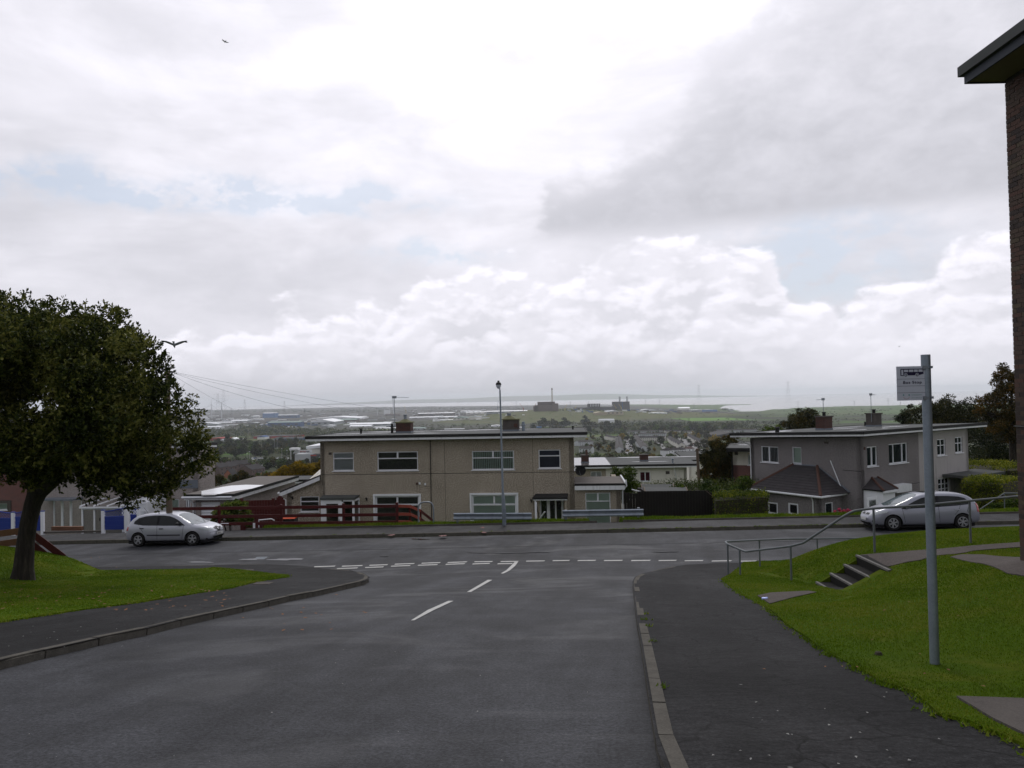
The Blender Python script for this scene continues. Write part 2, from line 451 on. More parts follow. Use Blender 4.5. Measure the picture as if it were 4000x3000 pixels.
def glassmat(name, tint=(.03,.04,.045), clear=.55):
	m_, g, b = material(name)
	b.inputs['Base Color'].default_value = (*tint, 1); b.inputs['Roughness'].default_value = .04; b.inputs['Specular IOR Level'].default_value = .7
	tr = g.new('ShaderNodeBsdfTransparent'); tr.inputs[0].default_value = (.975,.99,.985,1)
	mx = g.new('ShaderNodeMixShader'); fr = g.new('ShaderNodeFresnel'); fr.inputs[0].default_value = 1.5
	g.put(mx.inputs[0], g.m('ADD', 1 - clear, g.m('MULTIPLY', fr.outputs[0], clear)))
	out = [n_ for n_ in m_.node_tree.nodes if n_.type == 'OUTPUT_MATERIAL'][0]
	g.l.new(tr.outputs[0], mx.inputs[1]); g.l.new(b.outputs[0], mx.inputs[2]); g.l.new(mx.outputs[0], out.inputs[0])
	return m_

M = {}
M['road'] = asphalt('asphalt_road', (.034,.0355,.040), wet=.6, crack=.0, spots=.15, rough=.72)
M['pave'] = asphalt('asphalt_pavement', (.017,.017,.018), wet=.2, crack=.9, spots=.6, rough=.85, seed=13.)
M['pavefar'] = asphalt('asphalt_far_pavement', (.033,.033,.035), wet=.3, crack=.5, spots=.2, rough=.72, seed=31.)
M['kerb'] = simple('kerb_concrete', (.098,.092,.080),.9,.45,6., .5,.5, spec=.06, world=True)
M['conc'] = simple('worn_concrete', (.095,.086,.079),.9,.4,3., .5,.5, spec=.06, world=True)
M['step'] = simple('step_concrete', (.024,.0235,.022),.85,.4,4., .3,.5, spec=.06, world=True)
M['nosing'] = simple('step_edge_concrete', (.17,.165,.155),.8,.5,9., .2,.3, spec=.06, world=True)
M['path'] = simple('gravelled_path', (.088,.077,.071),.9,.3,2., .8,.8, bscale=30, spec=.06, world=True)
M['paint'] = simple('road_paint', (.44,.44,.42),.7,.35,5., .6,.3, world=True)
M['grass'] = grassmat('lawn_grass', (.058,.104,.004),(.092,.112,.008))
M['soil'] = simple('soil', (.05,.045,.03),.9,.3,2., .3, world=True)
M['dash'] = pebbledash('tan_pebbledash', (.15,.125,.10),(.35,.305,.245),(.62,.56,.46))
M['dash2'] = pebbledash('grey_pebbledash', (.125,.115,.118),(.215,.20,.202),(.33,.31,.305))
M['dash3'] = pebbledash('pink_grey_pebbledash', (.20,.18,.17),(.33,.295,.28),(.47,.43,.41))
M['dash4'] = simple('pale_render', (.40,.38,.375),.9,.12,1.2,.2,.3, streak=.35)
M['white'] = simple('white_upvc', (.80,.82,.86),.35,.06,1.)
M['whitewall'] = simple('white_render', (.72,.70,.64),.9,.10,.8,.1, streak=.2)
M['trim'] = simple('white_fascia', (.72,.74,.76),.5,.2,1.2,.1, streak=.3)
M['felt'] = simple('roofing_felt', (.085,.09,.088),.85,.3,.9,.15,.2, spec=.15)
M['feltwet'] = simple('wet_roofing_felt', (.10,.10,.10),.16,.3,.9,0, spec=.8)
M['feltdark'] = simple('dark_felt_edge', (.022,.022,.022),.7,.3,3.)
M['feltbrown'] = simple('brown_felt', (.15,.138,.128),.9,.2,1.5,.3, spec=.15)
M['black'] = simple('black_paint', (.012,.012,.012),.5,.1)
M['creo'] = simple('creosoted_boards', (.011,.009,.008),.75,.35,2., .2, streak=.3)
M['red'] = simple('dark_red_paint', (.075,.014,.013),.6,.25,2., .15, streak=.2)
M['redlit'] = simple('lit_red_paint', (.27,.06,.04),.6,.25,2., .15)  # the fence red brightened: light on the boards put into the colour
M['brownboard'] = simple('brown_board', (.17,.085,.05),.7,.25,2., .2)
M['blue'] = simple('blue_fence_paint', (.030,.055,.27),.6,.2,2., .15, streak=.2)
M['galv'] = simple('galvanised_steel', (.24,.27,.30),.42,.25,5., .2, metal=.55, streak=.3)
M['galvpole'] = simple('galvanised_pole', (.24,.28,.32),.5,.3,4., .25, metal=.45, streak=.35)
M['armco'] = simple('barrier_steel', (.30,.34,.39),.42,.25,3., .2, metal=.6, streak=.4)
M['railgrey'] = simple('grey_rail_paint', (.13,.145,.155),.5,.25,4., .1)
M['brick'] = brickmat('brown_brick', (.17,.085,.055),(.10,.055,.045),(.11,.10,.09))
M['brickred'] = brickmat('red_brick', (.20,.055,.045),(.13,.038,.034),(.20,.18,.17))
M['bricksm'] = brickmat('chimney_brick', (.10,.035,.025),(.06,.028,.022),(.05,.045,.04))
M['tile'] = simple('dark_roof_tile', (.048,.044,.046),.85,.35,3., .25,.3)
M['ridge'] = simple('brown_ridge_tile', (.085,.045,.035),.75,.3,4., .2)
M['lead'] = simple('lead_flashing', (.16,.18,.21),.5,.2,3.)
M['moss'] = simple('mossy_cement', (.16,.16,.09),.9,.4,5., .3)
M['glass'] = glassmat('window_glass', clear=.96)
M['dglass'] = simple('dark_glass', (.018,.022,.024),.05,.2,1., spec=.8)
M['blind'] = simple('pale_blind', (.80,.84,.90),.7,.05)
M['blindg'] = simple('green_blind', (.66,.80,.70),.7,.05)
M['blindd'] = simple('dark_slatted_blind', (.14,.145,.13),.6,.1)
M['blindn'] = simple('navy_blind', (.075,.08,.115),.7,.1)
M['curtr'] = simple('maroon_curtain', (.15,.03,.05),.8,.2,6.)
M['plasticb'] = simple('black_plastic', (.02,.02,.022),.45,.1)
M['orange'] = simple('orange_plastic', (.55,.07,.015),.5,.1)
def bark():
	m_, g, b = material('bark'); c = coords(g); x, y, z = g.sep(c)
	n = g.noise(g.comb(g.m('MULTIPLY', x, 14.), g.m('MULTIPLY', y, 14.), g.m('MULTIPLY', z, 2.2)),1.0,6,.7,.6)
	g.put(b.inputs['Base Color'], g.ramp(n, [(.3,(.008,.006,.005)),(.55,(.030,.024,.018)),(.75,(.075,.062,.045))])); b.inputs['Roughness'].default_value = .95
	bn = g.new('ShaderNodeBump'); bn.inputs['Strength'].default_value = 1.0; bn.inputs['Distance'].default_value = .06; g.put(bn.inputs['Height'], n); g.l.new(bn.outputs[0], b.inputs['Normal']); return m_
M['bark'] = bark()
M['wood'] = simple('weathered_pole', (.13,.10,.075),.85,.3,2., .2, streak=.3)
M['signw'] = simple('sign_face', (.50,.53,.60),.5,.12,6., .05)
M['signk'] = simple('sign_ink', (.018,.015,.045),.5,.05)
M['signg'] = simple('sign_green', (.10,.30,.28),.5,.05)
M['signt'] = simple('sign_pale_green', (.30,.42,.42),.5,.05)
M['signr'] = simple('sign_red', (.35,.08,.10),.5,.05)
# ------------------------------------------------------------------ terrain sheet to the horizon
_CX = [-60,-33.5,-21.6,-13.6,-8.6,0,6.7,11.7,13.6,17.8,18.6,19.2,24.1,30.4,60]   # degrees right of ahead
_CY = [12500,11200,10150,10900,9800,8360,8120,6770,6300,6050,4300,4180,4510,4370,4200]
def Tn(x, y):
	r = np.hypot(x, y); az = np.degrees(np.arctan2(x, np.maximum(y, 1e-3)))
	z = Hn(x, y) - .10
	far = np.clip((r - 200) / 400,0,1)
	z = z + far * (np.sin(x / 310 + 1.3) * np.cos(y / 420) * 1.6)
	# the grassy mound on the plain
	z = z + 37 * np.exp(-(((x - 110) / 330) ** 2 + ((y - 2750) / 330) ** 2) ** 1.3)
	z = z + 20 * np.exp(-(((x - 560) / 330) ** 2 + ((y - 2850) / 280) ** 2) ** 1.2)
	fwd = y > 500
	yc = np.interp(az, _CX, _CY)
	sea = fwd & (y > yc)
	z = np.where(sea, np.maximum(-110,-95.5 - (y - yc) * .05), z)
	# river mouth cutting in from the sea
	for (ax, ay, bx, by, wd) in ((1900,5700,1560,4650,230),(1560,4650,1370,4150,120),(1370,4150,1140,3680,36)):
		dx, dy = bx - ax, by - ay; L2 = dx * dx + dy * dy
		t = np.clip(((x - ax) * dx + (y - ay) * dy) / L2,0,1)
		d = np.hypot(x - ax - t * dx, y - ay - t * dy)
		z = np.where(d < wd, np.minimum(z, -101.), np.where(d < wd + 60, np.minimum(z, -101 + (d - wd) * .1), z))
	# hills on the far shore
	hill = 120 * np.exp(-((x + 300) / 4200) ** 2) + 60 * np.exp(-((x - 3200) / 2000) ** 2)
	hill = hill * np.clip((y - 18200) / 1200,0,1) * (1 + .10 * np.sin(x / 900.) + .07 * np.sin(x / 410. + 2))
	z = np.where((y > 18000) & (x > -6800) & (x < 6600),-101 + hill * np.clip((x + 6800) / 2500,0,1), z)
	return z
def T(x, y): return float(Tn(np.float64(x), np.float64(y)))
def build_terrain():
	azf = np.concatenate([np.arange(-180,-42,6), np.arange(-42,-37,1), np.arange(-37,37,.11), np.arange(37,42,1), np.arange(42,180,6)])
	rr = np.concatenate([[0.3], np.geomspace(1.2,500,150), np.geomspace(515,9000,210), np.geomspace(9400,25500,40)])
	A, Rr = np.meshgrid(np.radians(azf), rr, indexing='ij')
	X = np.sin(A) * Rr; Y = np.cos(A) * Rr
	Z = Tn(X, Y)
	V = np.stack([X, Y, Z],-1).reshape(-1,3)
	na, nr = A.shape
	i = np.arange(na)[:, None]; j = np.arange(nr - 1)[None, :]
	i2 = (i + 1) % na
	Fq = np.stack([i * nr + j, i2 * nr + j, i2 * nr + j + 1, i * nr + j + 1],-1).reshape(-1,4)
	m_, g, b = material('far_land')
	pos = g.new('ShaderNodeNewGeometry').outputs['Position']
	x, y, z = g.sep(pos)
	flat = g.comb(x, y, 0.)
	n1 = g.noise(flat, .004,6,.6); n2 = g.noise(flat, .03,5,.6); n3 = g.noise(flat, .0011,3,.5)
	vo = g.new('ShaderNodeTexVoronoi'); vo.inputs['Scale'].default_value = .006; g.put(vo.inputs['Vector'], g.vm('MULTIPLY', flat, (1., .55,1.)))
	cell = g.sep(vo.outputs['Color'])
	wood = g.mix(n2,(.014,.022,.007),(.040,.046,.014))
	field = g.mix(cell[0],(.055,.105,.016),(.105,.115,.030))
	field = g.mix(g.m('MULTIPLY', g.step(cell[1],.6,.7),.8), field, (.06,.15,.012))
	col = g.mix(g.m('MULTIPLY', g.step(n1,.53,.60), g.step(y, 500., 900.)), wood, field)
	# industrial flats: grey-brown yards left and centre of the plain
	yard = g.m('MULTIPLY', g.step(y, 1700., 2100.), g.m('SUBTRACT', 1.0, g.step(x, 350., 900.)))
	yard = g.m('MULTIPLY', yard, g.step(n3,.36,.48))
	mound = g.m('MULTIPLY', g.step(z, -84., -78.), g.step(y, 2150., 2300.))
	ycol = g.mix(n2,(.030,.034,.024),(.080,.074,.062))
	col = g.mix(g.m('MULTIPLY', yard, .8), col, ycol)
	yard2 = g.m('MULTIPLY', g.m('MULTIPLY', g.step(y, 3000., 3300.), g.m('SUBTRACT', 1.0, g.step(x, 1150., 1500.))), g.step(n1,.35,.5))
	col = g.mix(g.m('MULTIPLY', yard2,.75), col, (.055,.044,.040))
	col = g.mix(mound, col, g.mix(g.step(n2,.45,.62),(.085,.10,.030),(.11,.105,.045)))
	marsh = g.m('MULTIPLY', g.step(y, 2500., 2900.), g.step(x, 900., 1200.))
	col = g.mix(g.m('MULTIPLY', marsh, .8), col, g.mix(g.step(g.noise(g.vm('MULTIPLY', flat, (.3,1., 1.)),.012,4,.6),.45,.6),(.06,.13,.02),(.10,.12,.045)))
	near = g.m('SUBTRACT', 1.0, g.step(y, 60., 140.))
	col = g.mix(near, col, g.mix(n2,(.05,.09,.014),(.07,.085,.03)))
	g.put(b.inputs['Base Color'], col); b.inputs['Roughness'].default_value = .9; b.inputs['Specular IOR Level'].default_value = .1
	o = npmesh('ground', V, Fq, m_); o.data.polygons.foreach_set('use_smooth', [True] * len(o.data.polygons))
	tag(o, kind='structure')
	# water
	m_, g, b = material('estuary_water')
	pos = g.new('ShaderNodeNewGeometry').outputs['Position']
	b.inputs['Base Color'].default_value = (.34,.335,.32,1); b.inputs['Roughness'].default_value = .22; b.inputs['Specular IOR Level'].default_value = .6
	bn = g.new('ShaderNodeBump'); bn.inputs['Strength'].default_value = .12; bn.inputs['Distance'].default_value = 2.
	g.put(bn.inputs['Height'], g.noise(g.vm('MULTIPLY', pos, (.3,1., 1.)),.02,4,.6)); g.l.new(bn.outputs[0], b.inputs['Normal'])
	w = MB(); xs = np.linspace(-20000,20000,9); ys = np.concatenate([[3300], np.linspace(5000,24500,8)])
	w.grid([[(x_, y_, -98.0) for x_ in xs] for y_ in ys])
	tag(w.build('sea', m_), kind='structure')
build_terrain()

# ------------------------------------------------------------------ haze
def haze():
	m_ = bpy.data.materials.new('haze_air'); m_.use_nodes = True; nt = m_.node_tree; nt.nodes.clear()
	pv = nt.nodes.new('ShaderNodeVolumePrincipled')
	pv.inputs['Color'].default_value = (.90,.95,1., 1); pv.inputs['Density'].default_value = .00007; pv.inputs['Anisotropy'].default_value = .35
	out = nt.nodes.new('ShaderNodeOutputMaterial'); nt.links.new(pv.outputs[0], out.inputs['Volume'])
	b = MB().box(-27000,27000,-26500,27000,-112,90)
	o = b.build('haze', m_); tag(o, kind='stuff')
haze()

# ------------------------------------------------------------------ sheets over the street
def sheet(name, poly, zf, mat, step=.6, skirt=0.0, hole=None, parent=None):
	"""flat polygon cut into a grid and draped on zf(x,y)"""
	bm = bmesh.new()
	vs = [bm.verts.new((p[0], p[1],0)) for p in poly]
	f = bm.faces.new(vs)
	if f.normal.z < 0 or True:
		f.normal_update()
		if f.normal.z < 0: f.normal_flip()
	bmesh.ops.triangulate(bm, faces=bm.faces[:])
	xs = [p[0] for p in poly]; ys = [p[1] for p in poly]
	for ax, (a, b_) in enumerate(((min(xs), max(xs)),(min(ys), max(ys)))):
		n = max(1, int((b_ - a) / step)); no = [0,0,0]; no[ax] = 1
		for k in range(1, n):
			co = [0,0,0]; co[ax] = a + (b_ - a) * k / n + .00013
			bmesh.ops.bisect_plane(bm, geom=bm.verts[:] + bm.edges[:] + bm.faces[:], plane_co=co, plane_no=no, dist=1e-6)
	if hole:
		x0, x1, y0, y1 = hole
		for ax, cc in ((0, x0),(0, x1),(1, y0),(1, y1)):
			co = [0,0,0]; no = [0,0,0]; co[ax] = cc; no[ax] = 1
			bmesh.ops.bisect_plane(bm, geom=bm.verts[:] + bm.edges[:] + bm.faces[:], plane_co=co, plane_no=no, dist=1e-6)
		dead = [fc for fc in bm.faces if x0 < fc.calc_center_median().x < x1 and y0 < fc.calc_center_median().y < y1]
		bmesh.ops.delete(bm, geom=dead, context='FACES')
	if skirt:
		be = [e for e in bm.edges if len(e.link_faces) == 1]
		r_ = bmesh.ops.extrude_edge_only(bm, edges=be)
		nv = {v for v in r_['geom'] if isinstance(v, bmesh.types.BMVert)}
	else: nv = set()
	for v in bm.verts:
		v.co.z = zf(v.co.x, v.co.y) - (skirt if v in nv else 0)
	me = bpy.data.meshes.new(name); bm.normal_update(); bm.to_mesh(me); bm.free()
	me.materials.append(mat)
	me.polygons.foreach_set('use_smooth', [True] * len(me.polygons))
	try: me.set_sharp_from_angle(angle=R(35))
	except Exception: pass
	return link(name, me, parent)
def inpoly(X, Y, poly):
	c = np.zeros(X.shape, bool); n = len(poly); j = n - 1
	for i in range(n):
		xi, yi = poly[i][0], poly[i][1]; xj, yj = poly[j][0], poly[j][1]
		with np.errstate(divide='ignore', invalid='ignore'):
			c ^= ((yi > Y) != (yj > Y)) & (X < (xj - xi) * (Y - yi) / (yj - yi + 1e-12) + xi)
		j = i
	return c
def tps(pts):
	P = np.array([(p[0], p[1]) for p in pts], float); z = np.array([p[2] for p in pts], float)
	base = Hn(P[:, 0], P[:, 1]); z = z - base
	def phi(r): return r * r * np.log(r + 1e-9)
	n = len(P); K = phi(np.hypot(*(P[:, None] - P[None]).transpose(2,0,1))) + np.eye(n) * .3
	A = np.zeros((n + 3, n + 3)); A[:n, :n] = K; A[:n, n] = 1; A[:n, n + 1:] = P; A[n, :n] = 1; A[n + 1:, :n] = P.T
	w = np.linalg.solve(A, np.concatenate([z, [0,0,0]]))
	def f(x, y):
		x = np.asarray(x, float); y = np.asarray(y, float)
		r = np.hypot(x[..., None] - P[:, 0], y[..., None] - P[:, 1])
		return phi(r) @ w[:n] + w[n] + w[n + 1] * x + w[n + 2] * y + Hn(x, y)
	return f

tag(sheet('road', [(-70,38.2),(-70,-14),(70,-14),(70,27)] [::-1], lambda x, y: H(x, y) if vof(x, y) < 33.4 else H(x, y) - .25, M['road'],.6), kind='structure')

KH = .11                                        # kerb height
def G(px, py, off=0.0): 
	p = ground(px, py, off); return (p.x, p.y)
LK = [(-420,2715),(0,2618),(72,2596),(264,2553),(427,2513),(568,2484),(691,2451),(799,2426),(893,2404),(980,2385),(1056,2368),(1128,2350),(1186,2339),(1240,2328),(1291,2316),(1338,2305),(1425,2285),(1447,2271),(1418,2252),(1367,2240),(1273,2234),(1179,2222),(1042,2215)]
LKw = [G(*p) for p in LK]
_l0 = LKw[0]; _l1 = LKw[1]
LKw = [(_l0[0] - (_l1[0] - _l0[0]) * k, _l0[1] - (_l1[1] - _l0[1]) * k) for k in (3,1.5)] + LKw
v_end = vof(*LKw[-1])
LKw += [(x, v_end + RS * x + .0) for x in (LKw[-1][0] - 3,-16,-24,-34,-60)]
RK = [(2571,3000),(2545,2832),(2524,2687),(2506,2557),(2487,2448),(2477,2347),(2471,2289),(2480,2271),(2509,2255),(2538,2248),(2600,2232),(2683,2219),(2800,2213)]
RKw = [G(*p) for p in RK]
RKw = [(RKw[0][0] - .45,-3.0),(RKw[0][0] - .12,2.)] + RKw
v_r = vof(*RKw[-1])
RKw += [(x, v_r + RS * x) for x in (9,12,16,24,34,60)]

LL_low = [(-900,2560),(0,2432),(181,2404),(347,2379),(492,2361),(615,2343),(767,2318),(890,2300),(1013,2271),(1114,2256),(1125,2249)]
LL_top = [(1042,2240),(940,2227),(832,2218)]
LLw = [(*G(*p, KH), None) for p in LL_low] + [(*G(*p, KH), None) for p in LL_top]
_top = [(at(px, py, Y).x, Y, at(px, py, Y).z) for px, py, Y in ((535,2205,25.9),(362,2187,25.4),(246,2169,25.0),(120,2152,24.9),(0,2140,24.9),(-600,2085,25.2))]
_pts = [(x, y, H(x, y) + KH + .02) for x, y, _ in LLw] + _top
_pts += [(at(88,2261,20.3).x, 20.3, at(88,2261,20.3).z)]
_lb = [(x, vof(-9,26.8) * 0 + v_end + RS * x - 1.3) for x in (-10.5,-14,-18,-24,-32)]
_pts += [(x, y, H(x, y) + KH) for x, y in _lb]
_pts += [(-22,12, H(-22,12) + .5),(-30,18, H(-30,18) + .8)]
left_lawn_z = tps(_pts)
LLpoly = [(x, y) for x, y, _ in LLw] + _lb + [(-34,14)]
# pavement on the left, round the tip
LPpoly = LKw + [(-60,10),(-40,-3)]
tag(sheet('pavement_left', LPpoly, lambda x, y: H(x, y) + KH - .004, M['pave'],.7), kind='structure')
tag(sheet('lawn_left', LLpoly, lambda x, y: max(float(left_lawn_z(x, y)), H(x, y) + KH + .004), M['grass'],.5, skirt=.3), kind='structure')

# right side: pavement + bank
RL_low = [(2850,2243),(2815,2262),(2872,2310),(3007,2382),(3074,2442),(3158,2497),(3242,2557),(3357,2611),(3441,2666),(3574,2708),(3664,2792),(3785,2822),(3942,2889),(4200,3010),(4800,3300)]
RLw = [G(*p, KH) for p in RL_low]
def W(px, py, Y): p = at(px, py, Y); return (p.x, p.y, p.z)
_rp = [(x, y, H(x, y) + KH + .02) for x, y in RLw]
PATHZ = -3.5
_rp += [W(3411,2162,16.0), W(3790,2123,16.6), W(3339,2170,15.9), W(3471,2210,14.75), W(3604,2147,16.2), W(3694,2165,15.6), W(3981,2126,16.5)]
_rp += [W(3242,2141,17.6), W(3417,2096,18.3), W(3640,2072,18.8), W(3981,2058,19.2), W(3074,2195,18.6), W(3091,2295,16.9), W(2892,2295,18.6), W(2845,2271,19.0), W(2968,2241,21.0)]
_rp += [W(3650,2610,7.5),(8.2,12.0,-2.78),(10.5,12.5,-2.9),(6.5,14.95,-3.98),(6.95,14.85,-3.72),(6.2,15.1,-4.12),(6.3,16.05,-4.15),(6.9,16.0,-3.85),(5.5,13.8,-3.9),(6.5,12.5,-3.35),(5.6,10.5,-3.05),(8.5,8.5,-2.25),(13,16.5,-3.45),(18,17,-3.35),(15,10,-2.3),(12,5,-1.9)]
v_rl = 23.4
_re = [(x, v_rl + RS * x) for x in (8.0,11,15,20,26,34)]
_rp += [(x, y, H(x, y) + KH) for x, y in _re]
right_bank_z = tps(_rp)
RLpoly = RLw + [(34,2)] + _re[::-1] + [(6.9,22.6)]
RPpoly = RKw + [(60,10),(40,-3)]
tag(sheet('pavement_right', RPpoly, lambda x, y: H(x, y) + KH - .004, M['pave'],.7), kind='structure')
STEPHOLE = (6.33,7.32,14.82,15.82)
tag(sheet('lawn_right', RLpoly, lambda x, y: max(float(right_bank_z(x, y)), H(x, y) + KH + .004), M['grass'],.33, skirt=.35, hole=STEPHOLE), kind='structure')
rz = lambda x, y: float(right_bank_z(x, y))

# far pavement and verge
PV0, PV1, VG1 = 33.0,35.45,36.5
def band(name, v0, v1, off, mat, x0=-70, x1=70, st=1.0, sk=.2, zfun=None):
	poly = [(x0, v0 + RS * x0),(x1, v0 + RS * x1),(x1, v1 + RS * x1),(x0, v1 + RS * x0)]
	return tag(sheet(name, poly, zfun or (lambda x, y: H(x, y) + off), mat, st, skirt=sk), kind='structure')
band('pavement_far', PV0 + .12, PV1, KH, M['pavefar'], sk=.3)
verge_z = lambda x, y: H(x, y) + KH + .03 + .06 * smooth(PV1, PV1 + .5, vof(x, y)) - .05 * smooth(VG1 - .4, VG1, vof(x, y)) + .03 * math.sin(x * 1.7) * math.sin(x * .6)
VG = [(-12.4,3.55),(5.05,70)]
for i_, (a_, b_) in enumerate(VG): band('grass_verge', PV1 + .16, VG1,0, M['grass'], a_, b_, .5,.6, verge_z)

# ------------------------------------------------------------------ kerb stones
_km = MB(); _km.box(0,1,0,.125,-.16,0)
def kerb_mesh():
	bm = bmesh.new(); me = _km.mesh('kerb_stone', M['kerb'])
	bm.from_mesh(me)
	es = [e for e in bm.edges if abs(e.verts[0].co.z) < 1e-4 and abs(e.verts[1].co.z) < 1e-4 and abs(e.verts[0].co.y) < 1e-4 and abs(e.verts[1].co.y) < 1e-4]
	bmesh.ops.bevel(bm, geom=es, offset=.022, segments=2, affect='EDGES')
	bm.to_mesh(me); bm.free(); return me
KM = kerb_mesh()
def lay_kerb(name, line, L=.91, top=KH, side=1, drop=None, skip=None):
	root = setting(name)
	seg = []; acc = [Vector((p[0], p[1])) for p in line]
	# walk along the line, stone by stone
	i = 0; p = acc[0].copy(); out = [p.copy()]
	rem = L
	while i < len(acc) - 1:
		d = (acc[i + 1] - p).length
		if d < rem - 1e-6: rem -= d; p = acc[i + 1].copy(); i += 1
		else:
			p = p + (acc[i + 1] - p).normalized() * rem; out.append(p.copy()); rem = L if max(abs(p.x),0) < 40 else L * 3
	n = 0
	for a, b in zip(out, out[1:]):
		d = b - a; ln = d.length
		if ln < .2 or a.y < 2.0: continue
		za = H(a.x, a.y) + top; zb = H(b.x, b.y) + top
		if drop: za -= drop(a.x, a.y); zb -= drop(b.x, b.y)
		o = link('kerb_stone', KM, root)
		X = Vector((d.x, d.y, zb - za)).normalized(); Yv = Vector((-d.y, d.x, 0)).normalized() * side; Z = X.cross(Yv) * (1 if side > 0 else -1)
		jit = random.uniform(-.006,.006); s_ = (ln - .014)
		Mx = Matrix(((X.x * s_, Yv.x, Z.x, a.x + X.x * .007),(X.y * s_, Yv.y, Z.y, a.y + X.y * .007),(X.z * s_, Yv.z, Z.z, za + jit),(0,0,0,1)))
		o.matrix_world = Mx; n += 1
	return root
lay_kerb('kerb_left', LKw, side=1, drop=lambda x, y: .0)
lay_kerb('kerb_right', RKw, side=-1, drop=lambda x, y: .07 * smooth(4.6,5.4, x))
lay_kerb('kerb_far', [(-44, PV0 + RS * -44),(44, PV0 + RS * 44)], side=1)
# thin edging between far pavement and the grass
em = MB(); em.box(0,1,0,.06,-.2,0); EM = em.mesh('edging_stone', M['conc'])
er = setting('pavement_edging')
for a_, b_ in ((-13.2,3.5),(5.1,44)):
	x = a_
	while x < b_:
		y = PV1 + .08 + RS * x; x2 = x + .9; y2 = PV1 + .08 + RS * x2
		o = link('edging_stone', EM, er); za = H(x, y) + KH + .07 + random.uniform(-.01,.01); zb = H(x2, y2) + KH + .07
		X = Vector((x2 - x, y2 - y, zb - za)); X.normalize(); Yv = Vector((-X.y, X.x, 0)).normalized(); Z = X.cross(Yv)
		o.matrix_world = Matrix(((X.x * .89, Yv.x, Z.x, x),(X.y * .89, Yv.y, Z.y, y),(X.z * .89, Yv.z, Z.z, za),(0,0,0,1)))
		x = x2

# ------------------------------------------------------------------ painted road markings
mk = setting('road_markings')
def dash_poly(pxs, name='painted_dash', mat='paint', off=.009):
	w = [G(*p) for p in pxs]
	n = len(w) // 2
	b = MB(); vs = [(x, y, H(x, y) + off) for x, y in w]
	# quads between the two sides
	a_, c_ = vs[:n], vs[n:][::-1]
	rows = []
	for k in range(n - 1):
		for t in range(4):
			u = t / 4; rows.append((Vector(a_[k]).lerp(Vector(a_[k + 1]), u), Vector(c_[k]).lerp(Vector(c_[k + 1]), u)))
	rows.append((Vector(a_[-1]), Vector(c_[-1])))
	pts = []
	for A_, C_ in rows:
		pts.append([(p.x, p.y, H(p.x, p.y) + off) for p in (A_, A_.lerp(C_, .5), C_)])
	b.grid(pts)
	return b.build(name, M[mat], mk)
def r3(x, y): return (1200 + x / 1.3825,2000 + y / 1.3825)
for (x0, x1, y) in ((40,150,296),(190,297,293),(338,434,288),(475,578,282),(620,718,277),(760,862,273),(905,1000,269),(1047,1138,268),
					(163,272,306),(315,412,300),(455,556,293),(600,703,288),(750,850,283),(895,985,281),(1030,1108,280),
					(1185,1282,265.5),(1328,1416,263),(1463,1558,262.5),(1605,1702,262.5),(1752,1852,262.5),(1900,1993,262.5),(2041,2137,263.5),(2187,2290,265),(2343,2425,266),(2474,2560,267)):
	h = 2.4; sl = -2.5 * (x1 - x0) / 100 if x0 < 900 and y > 266 else -.3
	dash_poly([r3(x0, y - h + 1), r3(x1 + 4, y + sl - h), r3(x1 - 3, y + sl + h), r3(x0 - 4, y + h + 1)])
dash_poly([r3(1122,267), r3(1100,292), r3(1075,316), r3(1045,333), r3(1059,334), r3(1094,317), r3(1122,293), r3(1140,267)])
dash_poly([r3(975,368), r3(862,434), r3(884,434), r3(1000,368)])
dash_poly([r3(762,482), r3(650,532), r3(560,588), r3(578,588), r3(680,534), r3(790,482)])
# slabs and covers
def slab(name, pxs, mat, off, parent=None, zf=None):
	w = [G(*p, KH) for p in pxs]; b = MB()
	vs = [Vector((x, y, (zf(x, y) if zf else H(x, y)) + off)) for x, y in w]
	c = sum(vs, Vector()) / len(vs)
	b.add(vs + [v - Vector((0,0,.03)) for v in vs], [tuple(range(len(vs)))] + [(i, (i + 1) % len(vs), len(vs) + (i + 1) % len(vs), len(vs) + i) for i in range(len(vs))])
	return b.build(name, M[mat], parent)
def r2(x, y): return (x / 1.3825,2050 + y / 1.3825)
tag(slab('utility_cover', [r2(1362,322), r2(1392,307), r2(1480,310), r2(1450,322)], 'conc', KH + .006), 'pale concrete utility cover at the pointed end of the left lawn', 'utility cover')
tag(slab('pavement_patch', [r2(1280,246), r2(1290,240), r2(1372,240), r2(1366,247)], 'conc', KH + .006), 'thin pale patch slab on pavement behind the left lawn', 'paving slab')
mh = G(1018,2182); mb = MB(); mb.lathe([(.0,.008),(.26,.008),(.27,.012),(.31,.012),(.32,.0)],(mh[0], mh[1], H(*mh)),24)
t_ = thing('manhole_cover', 'round iron manhole cover in the cross street in front of the left lawn', 'manhole cover', (mh[0], mh[1], H(*mh)))
mb.build('frame', M['black'], t_, rel=t_.location)
for q in range(5):
	b = MB(); b.box(-.2,.2,-.02 + (q - 2) * .085,.02 + (q - 2) * .085,.012,.022); b.build('rib', M['galv'], t_)

